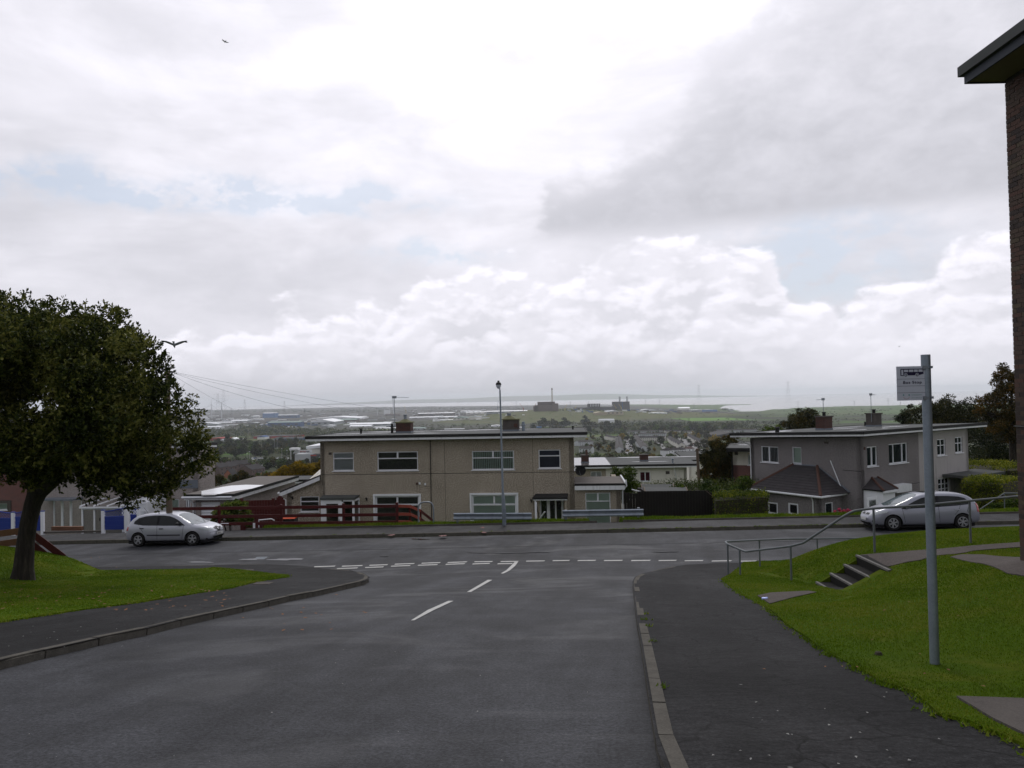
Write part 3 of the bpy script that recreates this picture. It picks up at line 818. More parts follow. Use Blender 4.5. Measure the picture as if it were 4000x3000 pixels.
# ------------------------------------------------------------------ paths on the bank, steps
def path_poly(pl, z=None, off=.02): return [(*(lambda p: (p.x, p.y))(ground(px, py, off, lambda x, y: rz(x, y)))[:],) for px, py in pl]
P1 = [(3339,2172),(3411,2162),(3500,2156),(3604,2147),(3800,2130),(3981,2117),(4150,2108),(4150,2124),(3981,2136),(3800,2150),(3694,2165),(3600,2185),(3471,2211)]
P1w = path_poly(P1)
tag(sheet('footpath_upper', P1w, lambda x, y: rz(x, y) + .018, M['path'],.35, skirt=.1), kind='structure')
P2 = [(3713,2174),(3760,2164),(3845,2165),(4000,2175),(4300,2190),(4300,2330),(4000,2247),(3936,2238),(3830,2198)]
P2w = path_poly(P2)
tag(sheet('footpath_wall_side', P2w, lambda x, y: rz(x, y) + .018, M['path'],.35, skirt=.1), kind='structure')
P3 = [(2959,2329),(3010,2318),(3158,2311),(3190,2316),(3100,2336),(3007,2361)]
P3w = [G(*p, KH) for p in P3]
tag(sheet('footpath_landing', P3w, lambda x, y: max(rz(x, y), H(x, y) + KH) + .02, M['path'],.3, skirt=.1), kind='structure')
P4 = [(3737,2735),(3860,2738),(4000,2744),(4400,2760),(4400,3050),(4000,2884),(3875,2822)]
P4w = [G(*p, KH) for p in P4]
tag(sheet('footpath_near', P4w, lambda x, y: max(rz(x, y), H(x, y) + KH) + .02, M['conc'],.3, skirt=.12), kind='structure')
st = thing('concrete_steps', 'four worn concrete steps cut into the grass bank beside the grey handrail', 'steps', (6.4,15.3,-4.2))
xs_ = [6.37,6.67,6.97,7.24]; zs_ = [-4.05,-3.87,-3.69,-3.5]
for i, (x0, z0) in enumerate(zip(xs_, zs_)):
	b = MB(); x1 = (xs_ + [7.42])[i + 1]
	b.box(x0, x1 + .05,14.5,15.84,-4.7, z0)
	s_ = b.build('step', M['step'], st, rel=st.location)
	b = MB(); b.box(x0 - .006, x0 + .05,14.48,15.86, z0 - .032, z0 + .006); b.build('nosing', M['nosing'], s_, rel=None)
	# nosing sits in the step's own space: same offset as its step
	# (its parent already carries the shift)
EXCL = [P1w, P2w, P3w, P4w, [(6.36,14.62),(7.3,14.55),(7.3,15.86),(6.36,15.86)]]

# ------------------------------------------------------------------ grass blades
def blades(name, poly, n, zf, excl=(), h=(.012,.028), w=.006, dens=None, mat=None):
	xs = [p[0] for p in poly]; ys = [p[1] for p in poly]
	X = rng.uniform(min(xs), max(xs), n * 3); Y = rng.uniform(min(ys), max(ys), n * 3)
	if dens is not None:
		X, Y = dens(n * 4)
	ok = inpoly(X, Y, poly)
	for e in excl: ok &= ~inpoly(X, Y, e)
	az = np.abs(np.arctan2(X, Y)); ok &= (az < .84)
	X = X[ok][:n]; Y = Y[ok][:n]; n = len(X)
	Z = np.maximum(zf(X, Y), Hn(X, Y) + KH) - .004
	a = rng.uniform(0,2 * np.pi, n); s = np.clip(Y / 9,.8,2.6)
	hh = rng.uniform(*h, n) * (1 + .15 * (s - 1)); ww = w * s * rng.uniform(.7,1.4, n)
	lean = rng.normal(0,.45,(n, 2)) * hh[:, None]
	V = np.empty((n, 3,3))
	V[:, 0] = np.stack([X - np.cos(a) * ww, Y - np.sin(a) * ww, Z],1)
	V[:, 1] = np.stack([X + np.cos(a) * ww, Y + np.sin(a) * ww, Z],1)
	V[:, 2] = np.stack([X + lean[:, 0], Y + lean[:, 1], Z + hh],1)
	o = npmesh(name, V.reshape(-1,3), np.arange(n * 3).reshape(-1,3), mat or M['blade'])
	return tag(o, kind='stuff')
M['blade'] = leafmat('grass_blades', ((.060,.105,.004),(.092,.158,.005),(.125,.195,.008),(.185,.20,.025)),.3,.5,.6)
def near_bias(y0, y1, x0, x1, p=2.0):
	def f(n):
		u = rng.uniform(0,1, n); Y = y0 + (y1 - y0) * u ** p; X = rng.uniform(x0, x1, n)
		return X, Y
	return f
blades('grass', RLpoly, 390000, right_bank_z, EXCL, dens=near_bias(3,24,2.5,20,1.25))
blades('grass', LLpoly, 150000, left_lawn_z, dens=near_bias(8,27,-18,-3,1.1))
VGp = [(-12.4, PV1 + .14 - RS * 12.4 * 1),(70, PV1 + .14 + RS * 70),(70, VG1 + RS * 70),(-12.4, VG1 + RS * -12.4)]
vgz = np.vectorize(verge_z)
def vd(n):
	X = rng.uniform(-12.4,26, n); X = X[(X < 3.55) | (X > 5.05)]; V_ = rng.uniform(PV1 + .12, VG1 + .1, len(X)); return X, V_ + RS * X
Xv, Yv_ = vd(10)
def vzf(X, Y): return vgz(X, Y)
blades('grass', [(-13,30),(40,30),(40,42),(-13,42)],36000, vzf, dens=vd, h=(.04,.10), w=.004)
# weeds along the pavement edges
def tufts(name, line, n, spread=.07, h=(.02,.06), zoff=KH):
	pts = []
	for _ in range(n):
		i = random.randrange(len(line) - 1); t = random.random(); a, b = line[i], line[i + 1]
		pts.append((a[0] + (b[0] - a[0]) * t, a[1] + (b[1] - a[1]) * t))
	P = np.array(pts); P = np.repeat(P, 14,0) + rng.normal(0, spread, (n * 14,2))
	m_ = len(P); a = rng.uniform(0,6.28, m_); hh = rng.uniform(*h, m_); ww = rng.uniform(.006,.014, m_)
	Z = Hn(P[:, 0], P[:, 1]) + zoff; l = rng.normal(0,.02,(m_, 2))
	V = np.empty((m_, 3,3))
	V[:, 0] = np.stack([P[:, 0] - np.cos(a) * ww, P[:, 1] - np.sin(a) * ww, Z],1)
	V[:, 1] = np.stack([P[:, 0] + np.cos(a) * ww, P[:, 1] + np.sin(a) * ww, Z],1)
	V[:, 2] = np.stack([P[:, 0] + l[:, 0], P[:, 1] + l[:, 1], Z + hh],1)
	return tag(npmesh(name, V.reshape(-1,3), np.arange(m_ * 3).reshape(-1,3), M['blade']), kind='stuff')
tufts('weeds', RLw[1:],170,.05,(.015,.045))
tufts('weeds', [(x, y) for x, y, _ in LLw][1:],160,.05,(.02,.05))
tufts('weeds', [(x, PV0 + .13 + RS * x) for x in (-16,-4,6)],14,.04,(.02,.06))
tufts('weeds', [(x, PV0 + .0 + RS * x) for x in (4,12,20)],90,.04,(.02,.05))
tufts('weeds', [(a[0] + .14, a[1]) for a in RKw[3:8]],5,.035,(.02,.05))
# ------------------------------------------------------------------ building helpers
class Frame:
	"""local axes of a building: x along its front (rightwards as seen from the street), y into its depth, z up"""
	def __init__(s, o, deg): s.o = Vector(o); s.a = R(deg); s.c = math.cos(s.a); s.s = math.sin(s.a)
	def loc(s, w): w = Vector(w) - s.o; return Vector((w.x * s.c + w.y * s.s, -w.x * s.s + w.y * s.c, w.z))
	def world(s, x, y, z): return Vector((s.o.x + x * s.c - y * s.s, s.o.y + x * s.s + y * s.c, s.o.z + z))
	def hit(s, px, py, y=0.0):
		d = ray(px, py); dl = Vector((d.x * s.c + d.y * s.s, -d.x * s.s + d.y * s.c, d.z)); ol = s.loc((0,0,0))
		t = (y - ol.y) / dl.y; p = ol + dl * t; return p.x, p.z
	def hitx(s, px, py, x):
		d = ray(px, py); dl = Vector((d.x * s.c + d.y * s.s, -d.x * s.s + d.y * s.c, d.z)); ol = s.loc((0,0,0))
		t = (x - ol.x) / dl.x; p = ol + dl * t; return p.y, p.z
	def rect(s, p0, p1, y=0.0):
		a = s.hit(*p0, y); b = s.hit(*p1, y); return (a[0], b[1], b[0], a[1])     # x0,z0,x1,z1
def wall_panel(b, x0, x1, z0, z1, holes, y=0.0, t=.28, ax=0, flip=False, top=None):
	"""wall in the local xz plane (ax=0) or yz plane (ax=1) with openings and their reveals; top(x) gives a sloping head"""
	xs = sorted({x0, x1, *[max(x0, min(x1, h[k])) for h in holes for k in (0,2)]})
	zs = sorted({z0, z1, *[max(z0, min(z1, h[k])) for h in holes for k in (1,3)]})
	def P(x, yy, z): return (x, yy, z) if ax == 0 else (yy, x, z)
	tp = top or (lambda x: z1)
	for i in range(len(xs) - 1):
		for j in range(len(zs) - 1):
			cx = (xs[i] + xs[i + 1]) / 2; cz = (zs[j] + zs[j + 1]) / 2
			if any(h[0] < cx < h[2] and h[1] < cz < h[3] for h in holes): continue
			last = j == len(zs) - 2
			za, zb = (tp(xs[i]), tp(xs[i + 1])) if last else (zs[j + 1], zs[j + 1])
			for yy in (y, y + t):
				b.add([P(xs[i], yy, zs[j]), P(xs[i + 1], yy, zs[j]), P(xs[i + 1], yy, zb), P(xs[i], yy, za)], [(0,1,2,3)])
	for h in holes:
		a, c, d, e = h
		for q in (((a, c),(d, c)),((d, c),(d, e)),((d, e),(a, e)),((a, e),(a, c))):
			(u0, w0),(u1, w1) = q
			b.add([P(u0, y, w0), P(u1, y, w1), P(u1, y + t, w1), P(u0, y + t, w0)], [(0,1,2,3)])
	# outer edges
	b.add([P(x0, y, z0), P(x0, y + t, z0), P(x0, y + t, tp(x0)), P(x0, y, tp(x0))], [(0,1,2,3)])
	b.add([P(x1, y, z0), P(x1, y + t, z0), P(x1, y + t, tp(x1)), P(x1, y, tp(x1))], [(0,1,2,3)])
	b.add([P(x0, y, tp(x0)), P(x1, y, tp(x1)), P(x1, y + t, tp(x1)), P(x0, y + t, tp(x0))], [(0,1,2,3)])
def window(parent, r, lay='one', y=.05, blind=None, ax=0, sgn=1, fw=.055, sill=True, label=None, frame='white', name='window', glass='glass', d=.07, tz=.70):
	"""uPVC window: frame bars in one mesh, panes and sill as its pieces. r = x0,z0,x1,z1; sgn=-1 when the wall faces +y / +x"""
	x0, z0, x1, z1 = r
	def bx(b, a0, a1, b0, b1, c0, c1):
		y0, y1 = sorted((y + sgn * b0, y + sgn * b1))
		if ax == 0: b.box(a0, a1, y0, y1, c0, c1)
		else: b.box(y0, y1, a0, a1, c0, c1)
	b = MB()
	bx(b, x0, x1,0, d, z0, z0 + fw); bx(b, x0, x1,0, d, z1 - fw, z1)
	bx(b, x0, x0 + fw, 0, d, z0 + fw, z1 - fw); bx(b, x1 - fw, x1,0, d, z0 + fw, z1 - fw)
	panes = []
	xi0, xi1, zi0, zi1 = x0 + fw, x1 - fw, z0 + fw, z1 - fw
	def vbar(x, za, zb, w=fw): bx(b, x - w / 2, x + w / 2,.002, d, za, zb)
	def hbar(z, xa, xb, w=fw): bx(b, xa, xb, .002, d, z - w / 2, z + w / 2)
	def sash(xa, xb, za, zb, w=.04):   # opening light standing a little proud
		bx(b, xa, xb, -.018,.0, zb - w, zb); bx(b, xa, xb, -.018,.0, za, za + w)
		bx(b, xa, xa + w, -.018,.0, za + w, zb - w); bx(b, xb - w, xb, -.018,.0, za + w, zb - w)
	H_ = z1 - z0; W_ = x1 - x0
	if lay == 'one': panes = [(xi0, xi1, zi0, zi1)]
	elif lay in ('top1', 'top2'):
		zt = z0 + H_ * tz; hbar(zt, xi0, xi1)
		panes = [(xi0, xi1, zi0, zt - fw / 2)]
		if lay == 'top1': panes.append((xi0, xi1, zt + fw / 2, zi1)); sash(x0 + .01, x1 - .01, zt - .0, z1 - .01)
		else:
			xm = (x0 + x1) / 2; vbar(xm, zt + fw / 2, zi1)
			panes += [(xi0, xm - fw / 2, zt + fw / 2, zi1),(xm + fw / 2, xi1, zt + fw / 2, zi1)]
			sash(x0 + .01, xm - .01, zt, z1 - .01); sash(xm + .01, x1 - .01, zt, z1 - .01)
	elif lay == 'two' or lay == 'twol':
		xm = x0 + W_ * (.5 if lay == 'two' else .53); vbar(xm, zi0, zi1)
		panes = [(xi0, xm - fw / 2, zi0, zi1),(xm + fw / 2, xi1, zi0, zi1)]
		sash(xm + .01, x1 - .01, z0 + .01, z1 - .01)
	elif lay == 'three':
		xa, xb = x0 + W_ * .27, x0 + W_ * .73; vbar(xa, zi0, zi1); vbar(xb, zi0, zi1)
		panes = [(xi0, xa - fw / 2, zi0, zi1),(xa + fw / 2, xb - fw / 2, zi0, zi1),(xb + fw / 2, xi1, zi0, zi1)]
		sash(xb, x1 - .01, z0 + .01, z1 - .01)
	elif lay[0] == 'g':                 # gNxM cottage grid
		nx, nz = int(lay[1]), int(lay[3]); zs = [zi0 + (zi1 - zi0) * k for k in ((0,.62,1) if nz == 2 else [q / nz for q in range(nz + 1)])]
		xs = [xi0 + (xi1 - xi0) * k / nx for k in range(nx + 1)]
		for x in xs[1:-1]: vbar(x, zi0, zi1,.05)
		for z in zs[1:-1]: hbar(z, xi0, xi1,.045)
		panes = [(xs[i] + .025, xs[i + 1] - .025, zs[j] + .022, zs[j + 1] - .022) for i in range(nx) for j in range(nz)]
	w = b.build(name, M[frame], parent)
	if label: w['label'] = label
	for a0, a1, c0, c1 in panes:
		p = MB(); bx(p, a0 - .005, a1 + .005, d * .5, d * .5 + .012, c0 - .005, c1 + .005); p.build('pane', M[glass], w)
	if sill:
		p = MB(); bx(p, x0 - .06, x1 + .06,-.11,.03, z0 - .045, z0 - .003); p.build('sill', M[frame], w)
	if blind:
		kind, mat = (blind.split(':') + ['blind'])[:2]
		p = MB(); bz0, bz1 = z0 + .04, z1 - .04
		if kind == 'v':          # vertical louvres: zigzag sheet
			n = max(6, int(W_ / .11)); rows = []
			for k in range(n):
				xa = x0 + .04 + (W_ - .08) * k / n; xb = xa + (W_ - .08) / n * .60
				pts = [(xa, .085),(xb, .13)]
				rows.append(pts)
			for pts in rows:
				q = []
				for xx, yy in pts: q += [(xx, y + sgn * yy)]
				vs = [(q[0][0], q[0][1], bz0),(q[1][0], q[1][1], bz0),(q[1][0], q[1][1], bz1),(q[0][0], q[0][1], bz1)]
				if ax: vs = [(v[1], v[0], v[2]) for v in vs]
				p.add(vs, [(0,1,2,3)])
		elif kind == 'h':        # slatted
			n = max(8, int(H_ / .05))
			for k in range(n):
				za = bz0 + (bz1 - bz0) * k / n; zb = za + (bz1 - bz0) / n * .8
				vs = [(x0 + .04, y + sgn * .10, za),(x1 - .04, y + sgn * .10, za),(x1 - .04, y + sgn * .085, zb),(x0 + .04, y + sgn * .085, zb)]
				if ax: vs = [(v[1], v[0], v[2]) for v in vs]
				p.add(vs, [(0,1,2,3)])
		elif kind == 'c':        # pair of curtains
			for xa, xb in ((x0 + .04, x0 + W_ * .30),(x1 - W_ * .30, x1 - .04)):
				n = 8
				rws = []
				for k in range(n + 1):
					xx = xa + (xb - xa) * k / n; yy = y + sgn * (.16 + .03 * (k % 2)); rws.append([(xx, yy, bz0),(xx, yy, bz1)] if not ax else [(yy, xx, bz0),(yy, xx, bz1)])
				p.grid(rws)
		else: bx(p, x0 + .03, x1 - .03,.09,.10, bz0, bz1)
		bl = p.build('blind', M[mat], w)
		if kind in 'vh': bl['kind'] = 'stuff'
	return w
def flat_roof(parent, x0, x1, y0, y1, zf, zb, th=.22, fascia='trim', top='felt', wetpatch=True, fz=.13):
	"""felted slab with a fall from front (zf) to back (zb); fascia board and dark felt edge are parts. z* = underside-of-felt height"""
	zt = lambda y: zf + (zb - zf) * (y - y0) / (y1 - y0)
	b = MB(); b.add([(x, y, zt(y) + dz) for dz in (0,.09) for y in (y0, y1) for x in (x0, x1)], [(0,2,3,1),(4,5,7,6),(0,1,5,4),(2,6,7,3),(0,4,6,2),(1,3,7,5)])
	r_ = b.build('roof', M[top], parent)
	b = MB(); e = .035
	for (a, c) in (((x0 - e, y0 - e),(x1 + e, y0 - e)),((x0 - e, y1 + e),(x1 + e, y1 + e)),((x0 - e, y0 - e),(x0 - e, y1 + e)),((x1 + e, y0 - e),(x1 + e, y1 + e))):
		za, zb_ = zt(a[1]) + .035, zt(c[1]) + .035
		b.beam((a[0], a[1], za),(c[0], c[1], zb_),.05,.16)
	b.build('roof_edge', M['feltdark'], r_)
	b = MB(); ee = .012
	for (a, c) in (((x0, y0 - ee),(x1, y0 - ee)),((x0, y1 + ee),(x1, y1 + ee)),((x0 - ee, y0),(x0 - ee, y1)),((x1 + ee, y0),(x1 + ee, y1))):
		b.beam((a[0], a[1], zt(a[1]) - fz / 2 - .047),(c[0], c[1], zt(c[1]) - fz / 2 - .047),.03, fz)
	b.build('fascia', M[fascia], parent)
	b = MB(); b.add([(x, y, zt(y) - .10) for y in (y0 + .01, y1 - .01) for x in (x0 + .01, x1 - .01)], [(0,1,3,2)]); b.build('soffit', M['trim'], parent)
	return r_, zt
def puddle(parent, cx, cy, rx, ry, zt, z=.094, seed=0, mat='feltwet', name='rainwater'):
	rr_ = random.Random(seed); vs = []
	for k in range(20):
		a = k / 20 * 2 * math.pi; q = 1 + .35 * math.sin(a * 2 + seed) + rr_.uniform(-.15,.15)
		x = cx + rx * q * math.cos(a); yy = cy + ry * q * math.sin(a); vs.append((x, yy, zt(yy) + z))
	o = MB().add(vs, [tuple(range(20))]).build(name, M[mat], parent); return o
def chimney(parent, x0, x1, y0, y1, z0, z1, mat, cap='moss', pots=1, bricks=False):
	b = MB(); b.box(x0, x1, y0, y1, z0 - .4, z1); c = b.build('chimney', M[mat], parent)
	b = MB(); b.box(x0 - .06, x1 + .06, y0 - .06, y1 + .06, z1, z1 + .07); b.build('capstone', M[cap], c)
	b = MB(); b.box(x0 - .02, x1 + .02, y0 - .02, y1 + .02, z0 - .05, z0 + .18); b.build('flashing', M['lead'], c)
	return c
def downpipe(parent, pts, r=.035, mat='trim', name='downpipe'):
	return MB().tube(pts, r, 8).build(name, M[mat], parent, smooth=True)
def aerial(parent, x, y, z0, z1, dirx=1, n=6, L=.95, name='aerial', mat='galv'):
	b = MB().tube([(x, y, z0),(x, y, z1)],.018,6); a = b.build(name, M['galv'], parent)
	b = MB(); b.tube([(x - .12 * dirx, y, z1 - .06),(x + L * dirx, y, z1 - .10)],.012,5)
	for k in range(n):
		xx = x + dirx * (.1 + L * .85 * k / n); b.tube([(xx, y - .14, z1 - .07),(xx, y + .14, z1 - .07)],.006,4)
	b.box(x - .14, x + .14, y - .02, y + .02, z1 - .13, z1 + .02)
	b.build('boom', M[mat], a)
	return a

# ------------------------------------------------------------------ the tan pair of flat-roofed houses across the street
def centre_house():
	GZ = -8.25
	fr = Frame((0,43.0, GZ),-4.745)
	xL = fr.hit(1252,1850)[0]; xR = fr.hit(2243,1850)[0]
	zeave = (fr.hit(1252,1723)[1] + fr.hit(2240,1712)[1]) / 2
	root = thing('tan_house', 'pair of tan pebble-dashed flat-roofed houses facing us across the street', 'house', fr.o, fr.a)
	holes = []
	W1 = fr.rect((1300,1768),(1382,1839)); W2 = fr.rect((1473,1765),(1633,1837)); W3 = fr.rect((1843,1762),(2009,1834)); W4 = fr.rect((2103,1757),(2190,1829))
	W5 = fr.rect((1465,1937),(1640,2060)); W6 = fr.rect((1842,1933),(2020,2055))
	# porch recess of the right-hand house
	PR = fr.rect((2107,1948),(2203,2080)); PR = (PR[0],.30, PR[2], PR[3])
	def fix(r): return (r[0], r[1], r[2], r[3])
	W5 = (W5[0],.55, W5[2], W5[3]); W6 = (W6[0],.55, W6[2], W6[3])
	LD = fr.rect((1262,1952),(1400,2060)); LD = (LD[0],.2, LD[2] - .25, LD[3])
	holes = [W1, W2, W3, W4, W5, W6, PR, LD]
	D = 7.6
	b = MB(); wall_panel(b, xL, xR, -.6, zeave, holes)
	zback = zeave - .10
	tp = lambda y: zeave + (zback - zeave) * y / D
	EW = [(2.2,3.75,3.2,4.9),(4.9,3.75,5.5,4.9)]
	wall_panel(b, .0, D, -.6, zeave, EW, y=xR - .28, t=.28, ax=1, top=tp)
	wall_panel(b, .0, D, -.6, zeave, [], y=xL, t=.28, ax=1, top=tp)
	wall_panel(b, xL, xR, -.6, zback, [], y=D - .28)
	b.box(xL + .3, xR - .3,.4, D - .3,2.45,2.6)      # upper floor
	xm0 = (xL + xR) / 2; b.box(xm0 - .1, xm0 + .1,.3, D - .3,-.5, zback - .1)
	b.build('wall', M['dash'], root)
	window(root, W1, 'top1', blind='h:blind', tz=.66); window(root, W2, 'top2', blind='h:blindd', tz=.63); window(root, W3, 'top2', blind='v:blindg', tz=.62); window(root, W4, 'top1', blind='s:blindn', tz=.66)
	window(root, W5, 'top2', blind='h:blindd', fw=.10, tz=.74); window(root, W6, 'top2', blind='s:blindg', fw=.10, tz=.72)
	for e in EW: window(root, e, 'two', y=xR - .05, ax=1, sgn=-1, blind=None)
	# movement joints in the render
	b = MB(); zj = fr.hit(1250,1855)[1]; b.box(xL + .01, xR - .01,-.006,.003, zj - .014, zj + .014)
	for px, za in ((1737, zj),(2081, zj)):
		x = fr.hit(px, 1800)[0]; b.box(x - .008, x + .008,-.005,.003,.4, zeave - .05)
	b.build('joint_strip', M['feltdark'], root)
	for r_ in (W1, W2, W3, W4):
		b = MB(); b.box(r_[0] - .14, r_[2] + .14,-.016,.002, r_[3] + .03, r_[3] + .06); b.build('lintel_drip', M['dash'], root)
	# projecting white surrounds of the two big lower windows
	for r_ in (W5, W6):
		b = MB(); b.box(r_[0] - .10, r_[2] + .10,-.10,.04, r_[3], r_[3] + .10); b.box(r_[0] - .10, r_[0],-.08,.04, r_[1], r_[3]); b.box(r_[2], r_[2] + .10,-.08,.04, r_[1], r_[3]); b.build('window_surround', M['white'], root)
	# roof
	ov = .62; xl = fr.hit(1196,1722,-ov)[0]; xr = fr.hit(2290,1708,-ov)[0]
	rf, zt = flat_roof(root, xl, xr, -ov, D + .9, zeave + .24, zeave + .13)
	for cx, cy, rx, ry, sd in ((xl + 2.2,3.6,1.5,.5,1),(xl + 3.8,6.2,1.6,.6,2),(xl + 6.4,2.2,1.2,.35,4),(xl + 7.6,6.6,1.4,.5,3),(xL + 8.9,7.1,1.4,.45,5),(xL + 11.5,7.2,.9,.3,7),(xl + 1.6,.9,1.2,.25,9)): puddle(rf, cx, cy, rx, ry, zt, seed=sd)
	# chimneys
	y_c = 3.6
	def cx(px, py, y=y_c): return fr.hit(px, py, y)
	a = cx(1547,1695); c_ = cx(1604,1652)
	ch = chimney(root, a[0], c_[0], y_c, y_c + .75, zt(y_c), c_[1], 'bricksm'); xm = (a[0] + c_[0]) / 2 + .05
	MB().lathe([(.42,0),(.22,.12),(.13,.17),(.11,.17)],(xm, y_c + .37, c_[1] + .07),12).build('mortar_cone', M['moss'], ch)
	MB().lathe([(.10,0),(.10,.26),(.13,.27),(.13,.31),(.0,.31)],(xm, y_c + .37, c_[1] + .22),12).build('chimney_pot', M['galv'], ch)
	for k in range(9):
		z = zt(y_c) + .2 + k * .075
		if z > c_[1] - .05: break
		for q in range(5):
			x = a[0] + (c_[0] - a[0]) * (q + (.5 if k % 2 else 0)) / 5; x1 = min(x + (c_[0] - a[0]) / 5 - .012, c_[0])
			if x1 - x > .05: MB().box(x, x1, y_c - .008, y_c + .004, z, z + .064).build('brick', M['bricksm'], ch)
	a = cx(1964,1690); c_ = cx(2025,1640)
	ch = chimney(root, a[0], c_[0], y_c, y_c + .85, zt(y_c), c_[1], 'conc'); xm = (a[0] + c_[0]) / 2 - .12
	MB().lathe([(.45,0),(.2,.16),(.13,.2),(.12,.2)],(xm, y_c + .4, c_[1] + .07),12).build('mortar_cone', M['moss'], ch)
	MB().lathe([(.13,0),(.13,.12),(.15,.13),(.15,.17),(.0,.17)],(xm, y_c + .4, c_[1] + .26),12).build('chimney_pot', M['galv'], ch)
	v_ = cx(2014,1662, y_c - .02); MB().box(v_[0] - .11, v_[0] + .11, y_c - .02, y_c + .01, v_[1] - .11, v_[1] + .11).build('air_brick', M['ridge'], ch)
	for px, pt, pb, rr_, mt in ((1532,1660,1702,.085, 'black'),(2045,1652,1694,.10, 'galvpole')):
		p0 = cx(px, pb); p1 = cx(px, pt); z0 = zt(y_c)
		MB().lathe([(rr_, 0),(rr_, (p1[1] - z0) * .60),(rr_ * 1.55,(p1[1] - z0) * .62),(rr_ * 1.55,(p1[1] - z0) * .72),(rr_ * .9,(p1[1] - z0) * .74),(rr_ * .9, p1[1] - z0),(0, p1[1] - z0)],(p0[0], y_c, z0 + .08),12).build('flue', M[mt], root, smooth=True)
	p = cx(1410,1690,4.6); MB().lathe([(.07,0),(.07,.25),(.1,.25),(.1,.3),(0,.3)],(p[0],4.6, zt(4.6) + .08),8).build('vent_pipe', M['black'], root)
	p = cx(2238,1684,4.6); MB().lathe([(.05,0),(.05,.18),(.08,.18),(.08,.24),(0,.24)],(p[0],4.6, zt(4.6) + .08),8).build('vent_pipe', M['black'], root)
	pa = cx(1544,1560); aerial(root, pa[0] - .05, y_c - .05, zt(y_c) + .2, cx(1544,1548)[1],1)
	# pipes and cables on the front
	x = fr.hit(1683,1850)[0]; downpipe(root, [(x, -.05, zeave - .02),(x, -.05,.3)],.022, 'black')
	for px in (1259,1264): x = fr.hit(px, 1800)[0]; downpipe(root, [(x, -.012, zeave - .1),(x, -.012,2.6 if px == 1264 else 3.3)],.010, 'black', 'cable')
	for px, py, mt in ((1640,1888, 'trim'),(1661,1891, 'trim'),(1629,1889, 'ridge')):
		x, z = fr.hit(px, py); MB().box(x - .05, x + .05,-.05,0, z - .06, z + .06).build('meter_box', M[mt], root)
		downpipe(root, [(x, -.012, z - .06),(x, -.012, z - (.8 if px < 1650 else .15))] + ([(x + .3,-.012, z - .15)] if px == 1661 else []),.006, 'black', 'cable')
	for px, py in ((1290,1772),(1433,1948),(2075,1955)):
		x, z = fr.hit(px, py)
		if px == 1290: MB().box(x - .09, x + .09,-.01,.0, z - .07, z + .07).build('air_vent', M['conc'], root)
		else: b = MB(); b.box(x - .015, x + .03,-.13,0, z - .10, z + .07); b.box(x - .06, x - .015,-.13,-.06, z + .02, z + .07); b.build('wall_bracket', M['black'], root)
	# canopy and glazed porch of the left house
	p0 = fr.hit(1250,1944,-1.0); p1 = fr.hit(1388,1944,-1.0); p2 = fr.hit(1262,1934); p3 = fr.hit(1405,1934)
	zt1 = p0[1]; zt2 = p2[1]
	b = MB(); b.add([(p0[0],-1.05, zt1),(p1[0],-1.05, zt1),(p3[0],0, zt2),(p2[0],0, zt2),(p0[0],-1.05, zt1 - .13),(p1[0],-1.05, zt1 - .13),(p3[0],0, zt1 - .05),(p2[0],0, zt1 - .05)], [(0,1,2,3),(4,7,6,5),(0,4,5,1),(1,5,6,2),(3,2,6,7),(0,3,7,4)])
	b.build('porch_roof', M['felt'], root)
	d0 = fr.hit(1253,1955,-.95)[0]; d1 = fr.hit(1334,1955,-.95)[0]; d2 = fr.hit(1384,1955,-.95)[0]; d3 = fr.hit(1402,1955,-.1)[0]; zp = zt1 - .14
	po = MB(); po.box(d0, d1,-.98,-.90, zp - .12, zp); po.box(d0, d0 + .22,-.98,-.90,.35, zp - .12); po.box(d1 - .1, d1 + .1,-.98,-.90,.35, zp - .12); po.box(d1 + .1, d2,-.98,-.9, zp - .09, zp)
	po.box(d2 - .12, d2,-.98,-.9,.35, zp - .09); po.box(d1 + .1, d2 - .12,-.98,-.9,.35,.75)
	po.beam((d2,-.95, zp - .05),(d3,-.1, zp - .05),.06,.1); po.beam((d3,-.1,.4),(d3,-.1, zp),.07,.08,(0,1,0)); po.beam((d2,-.95,.75),(d3,-.1,.75),.06,.1)
	por = po.build('glazed_porch', M['white'], root)
	b = MB(); b.box(d0 + .22, d1 - .10,-.96,-.92,.35,.95); b.box(d0 + .22, d0 + .32,-.96,-.92,.95, zp - .12); b.box(d1 - .2, d1 - .1,-.96,-.92,.95, zp - .12); b.box(d0 + .32, d1 - .2,-.96,-.92, zp - .22, zp - .12); dr = b.build('door', M['white'], root, )
	MB().box(d0 + .32, d1 - .2,-.945,-.935,.95, zp - .22).build('pane', M['glass'], dr)
	MB().box(d1 - .17, d1 - .13,-.99,-.96,1.3,1.42).build('handle', M['galv'], dr)
	MB().box(d1 + .1, d2 - .12,-.945,-.935,.75, zp - .09).build('pane', M['glass'], por)
	MB().add([(d2,-.93,.8),(d3 - .03,-.1,.8),(d3 - .03,-.1, zp - .1),(d2,-.93, zp - .1)], [(0,1,2,3)]).build('pane', M['glass'], por)
	# canopy, posts and double door of the right house
	q0 = fr.hit(2079,1944,-.9); q1 = fr.hit(2217,1941,-.9); q2 = fr.hit(2086,1932)
	b = MB(); b.add([(q0[0],-.95, q0[1]),(q1[0],-.95, q0[1]),(q1[0] + .03,0, q2[1] + .05),(q0[0] + .15,0, q2[1] + .05),(q0[0],-.95, q0[1] - .10),(q1[0],-.95, q0[1] - .1),(q1[0],0, q0[1] - .1),(q0[0] + .1,0, q0[1] - .1)], [(0,1,2,3),(4,7,6,5),(0,4,5,1),(1,5,6,2),(3,2,6,7),(0,3,7,4)])
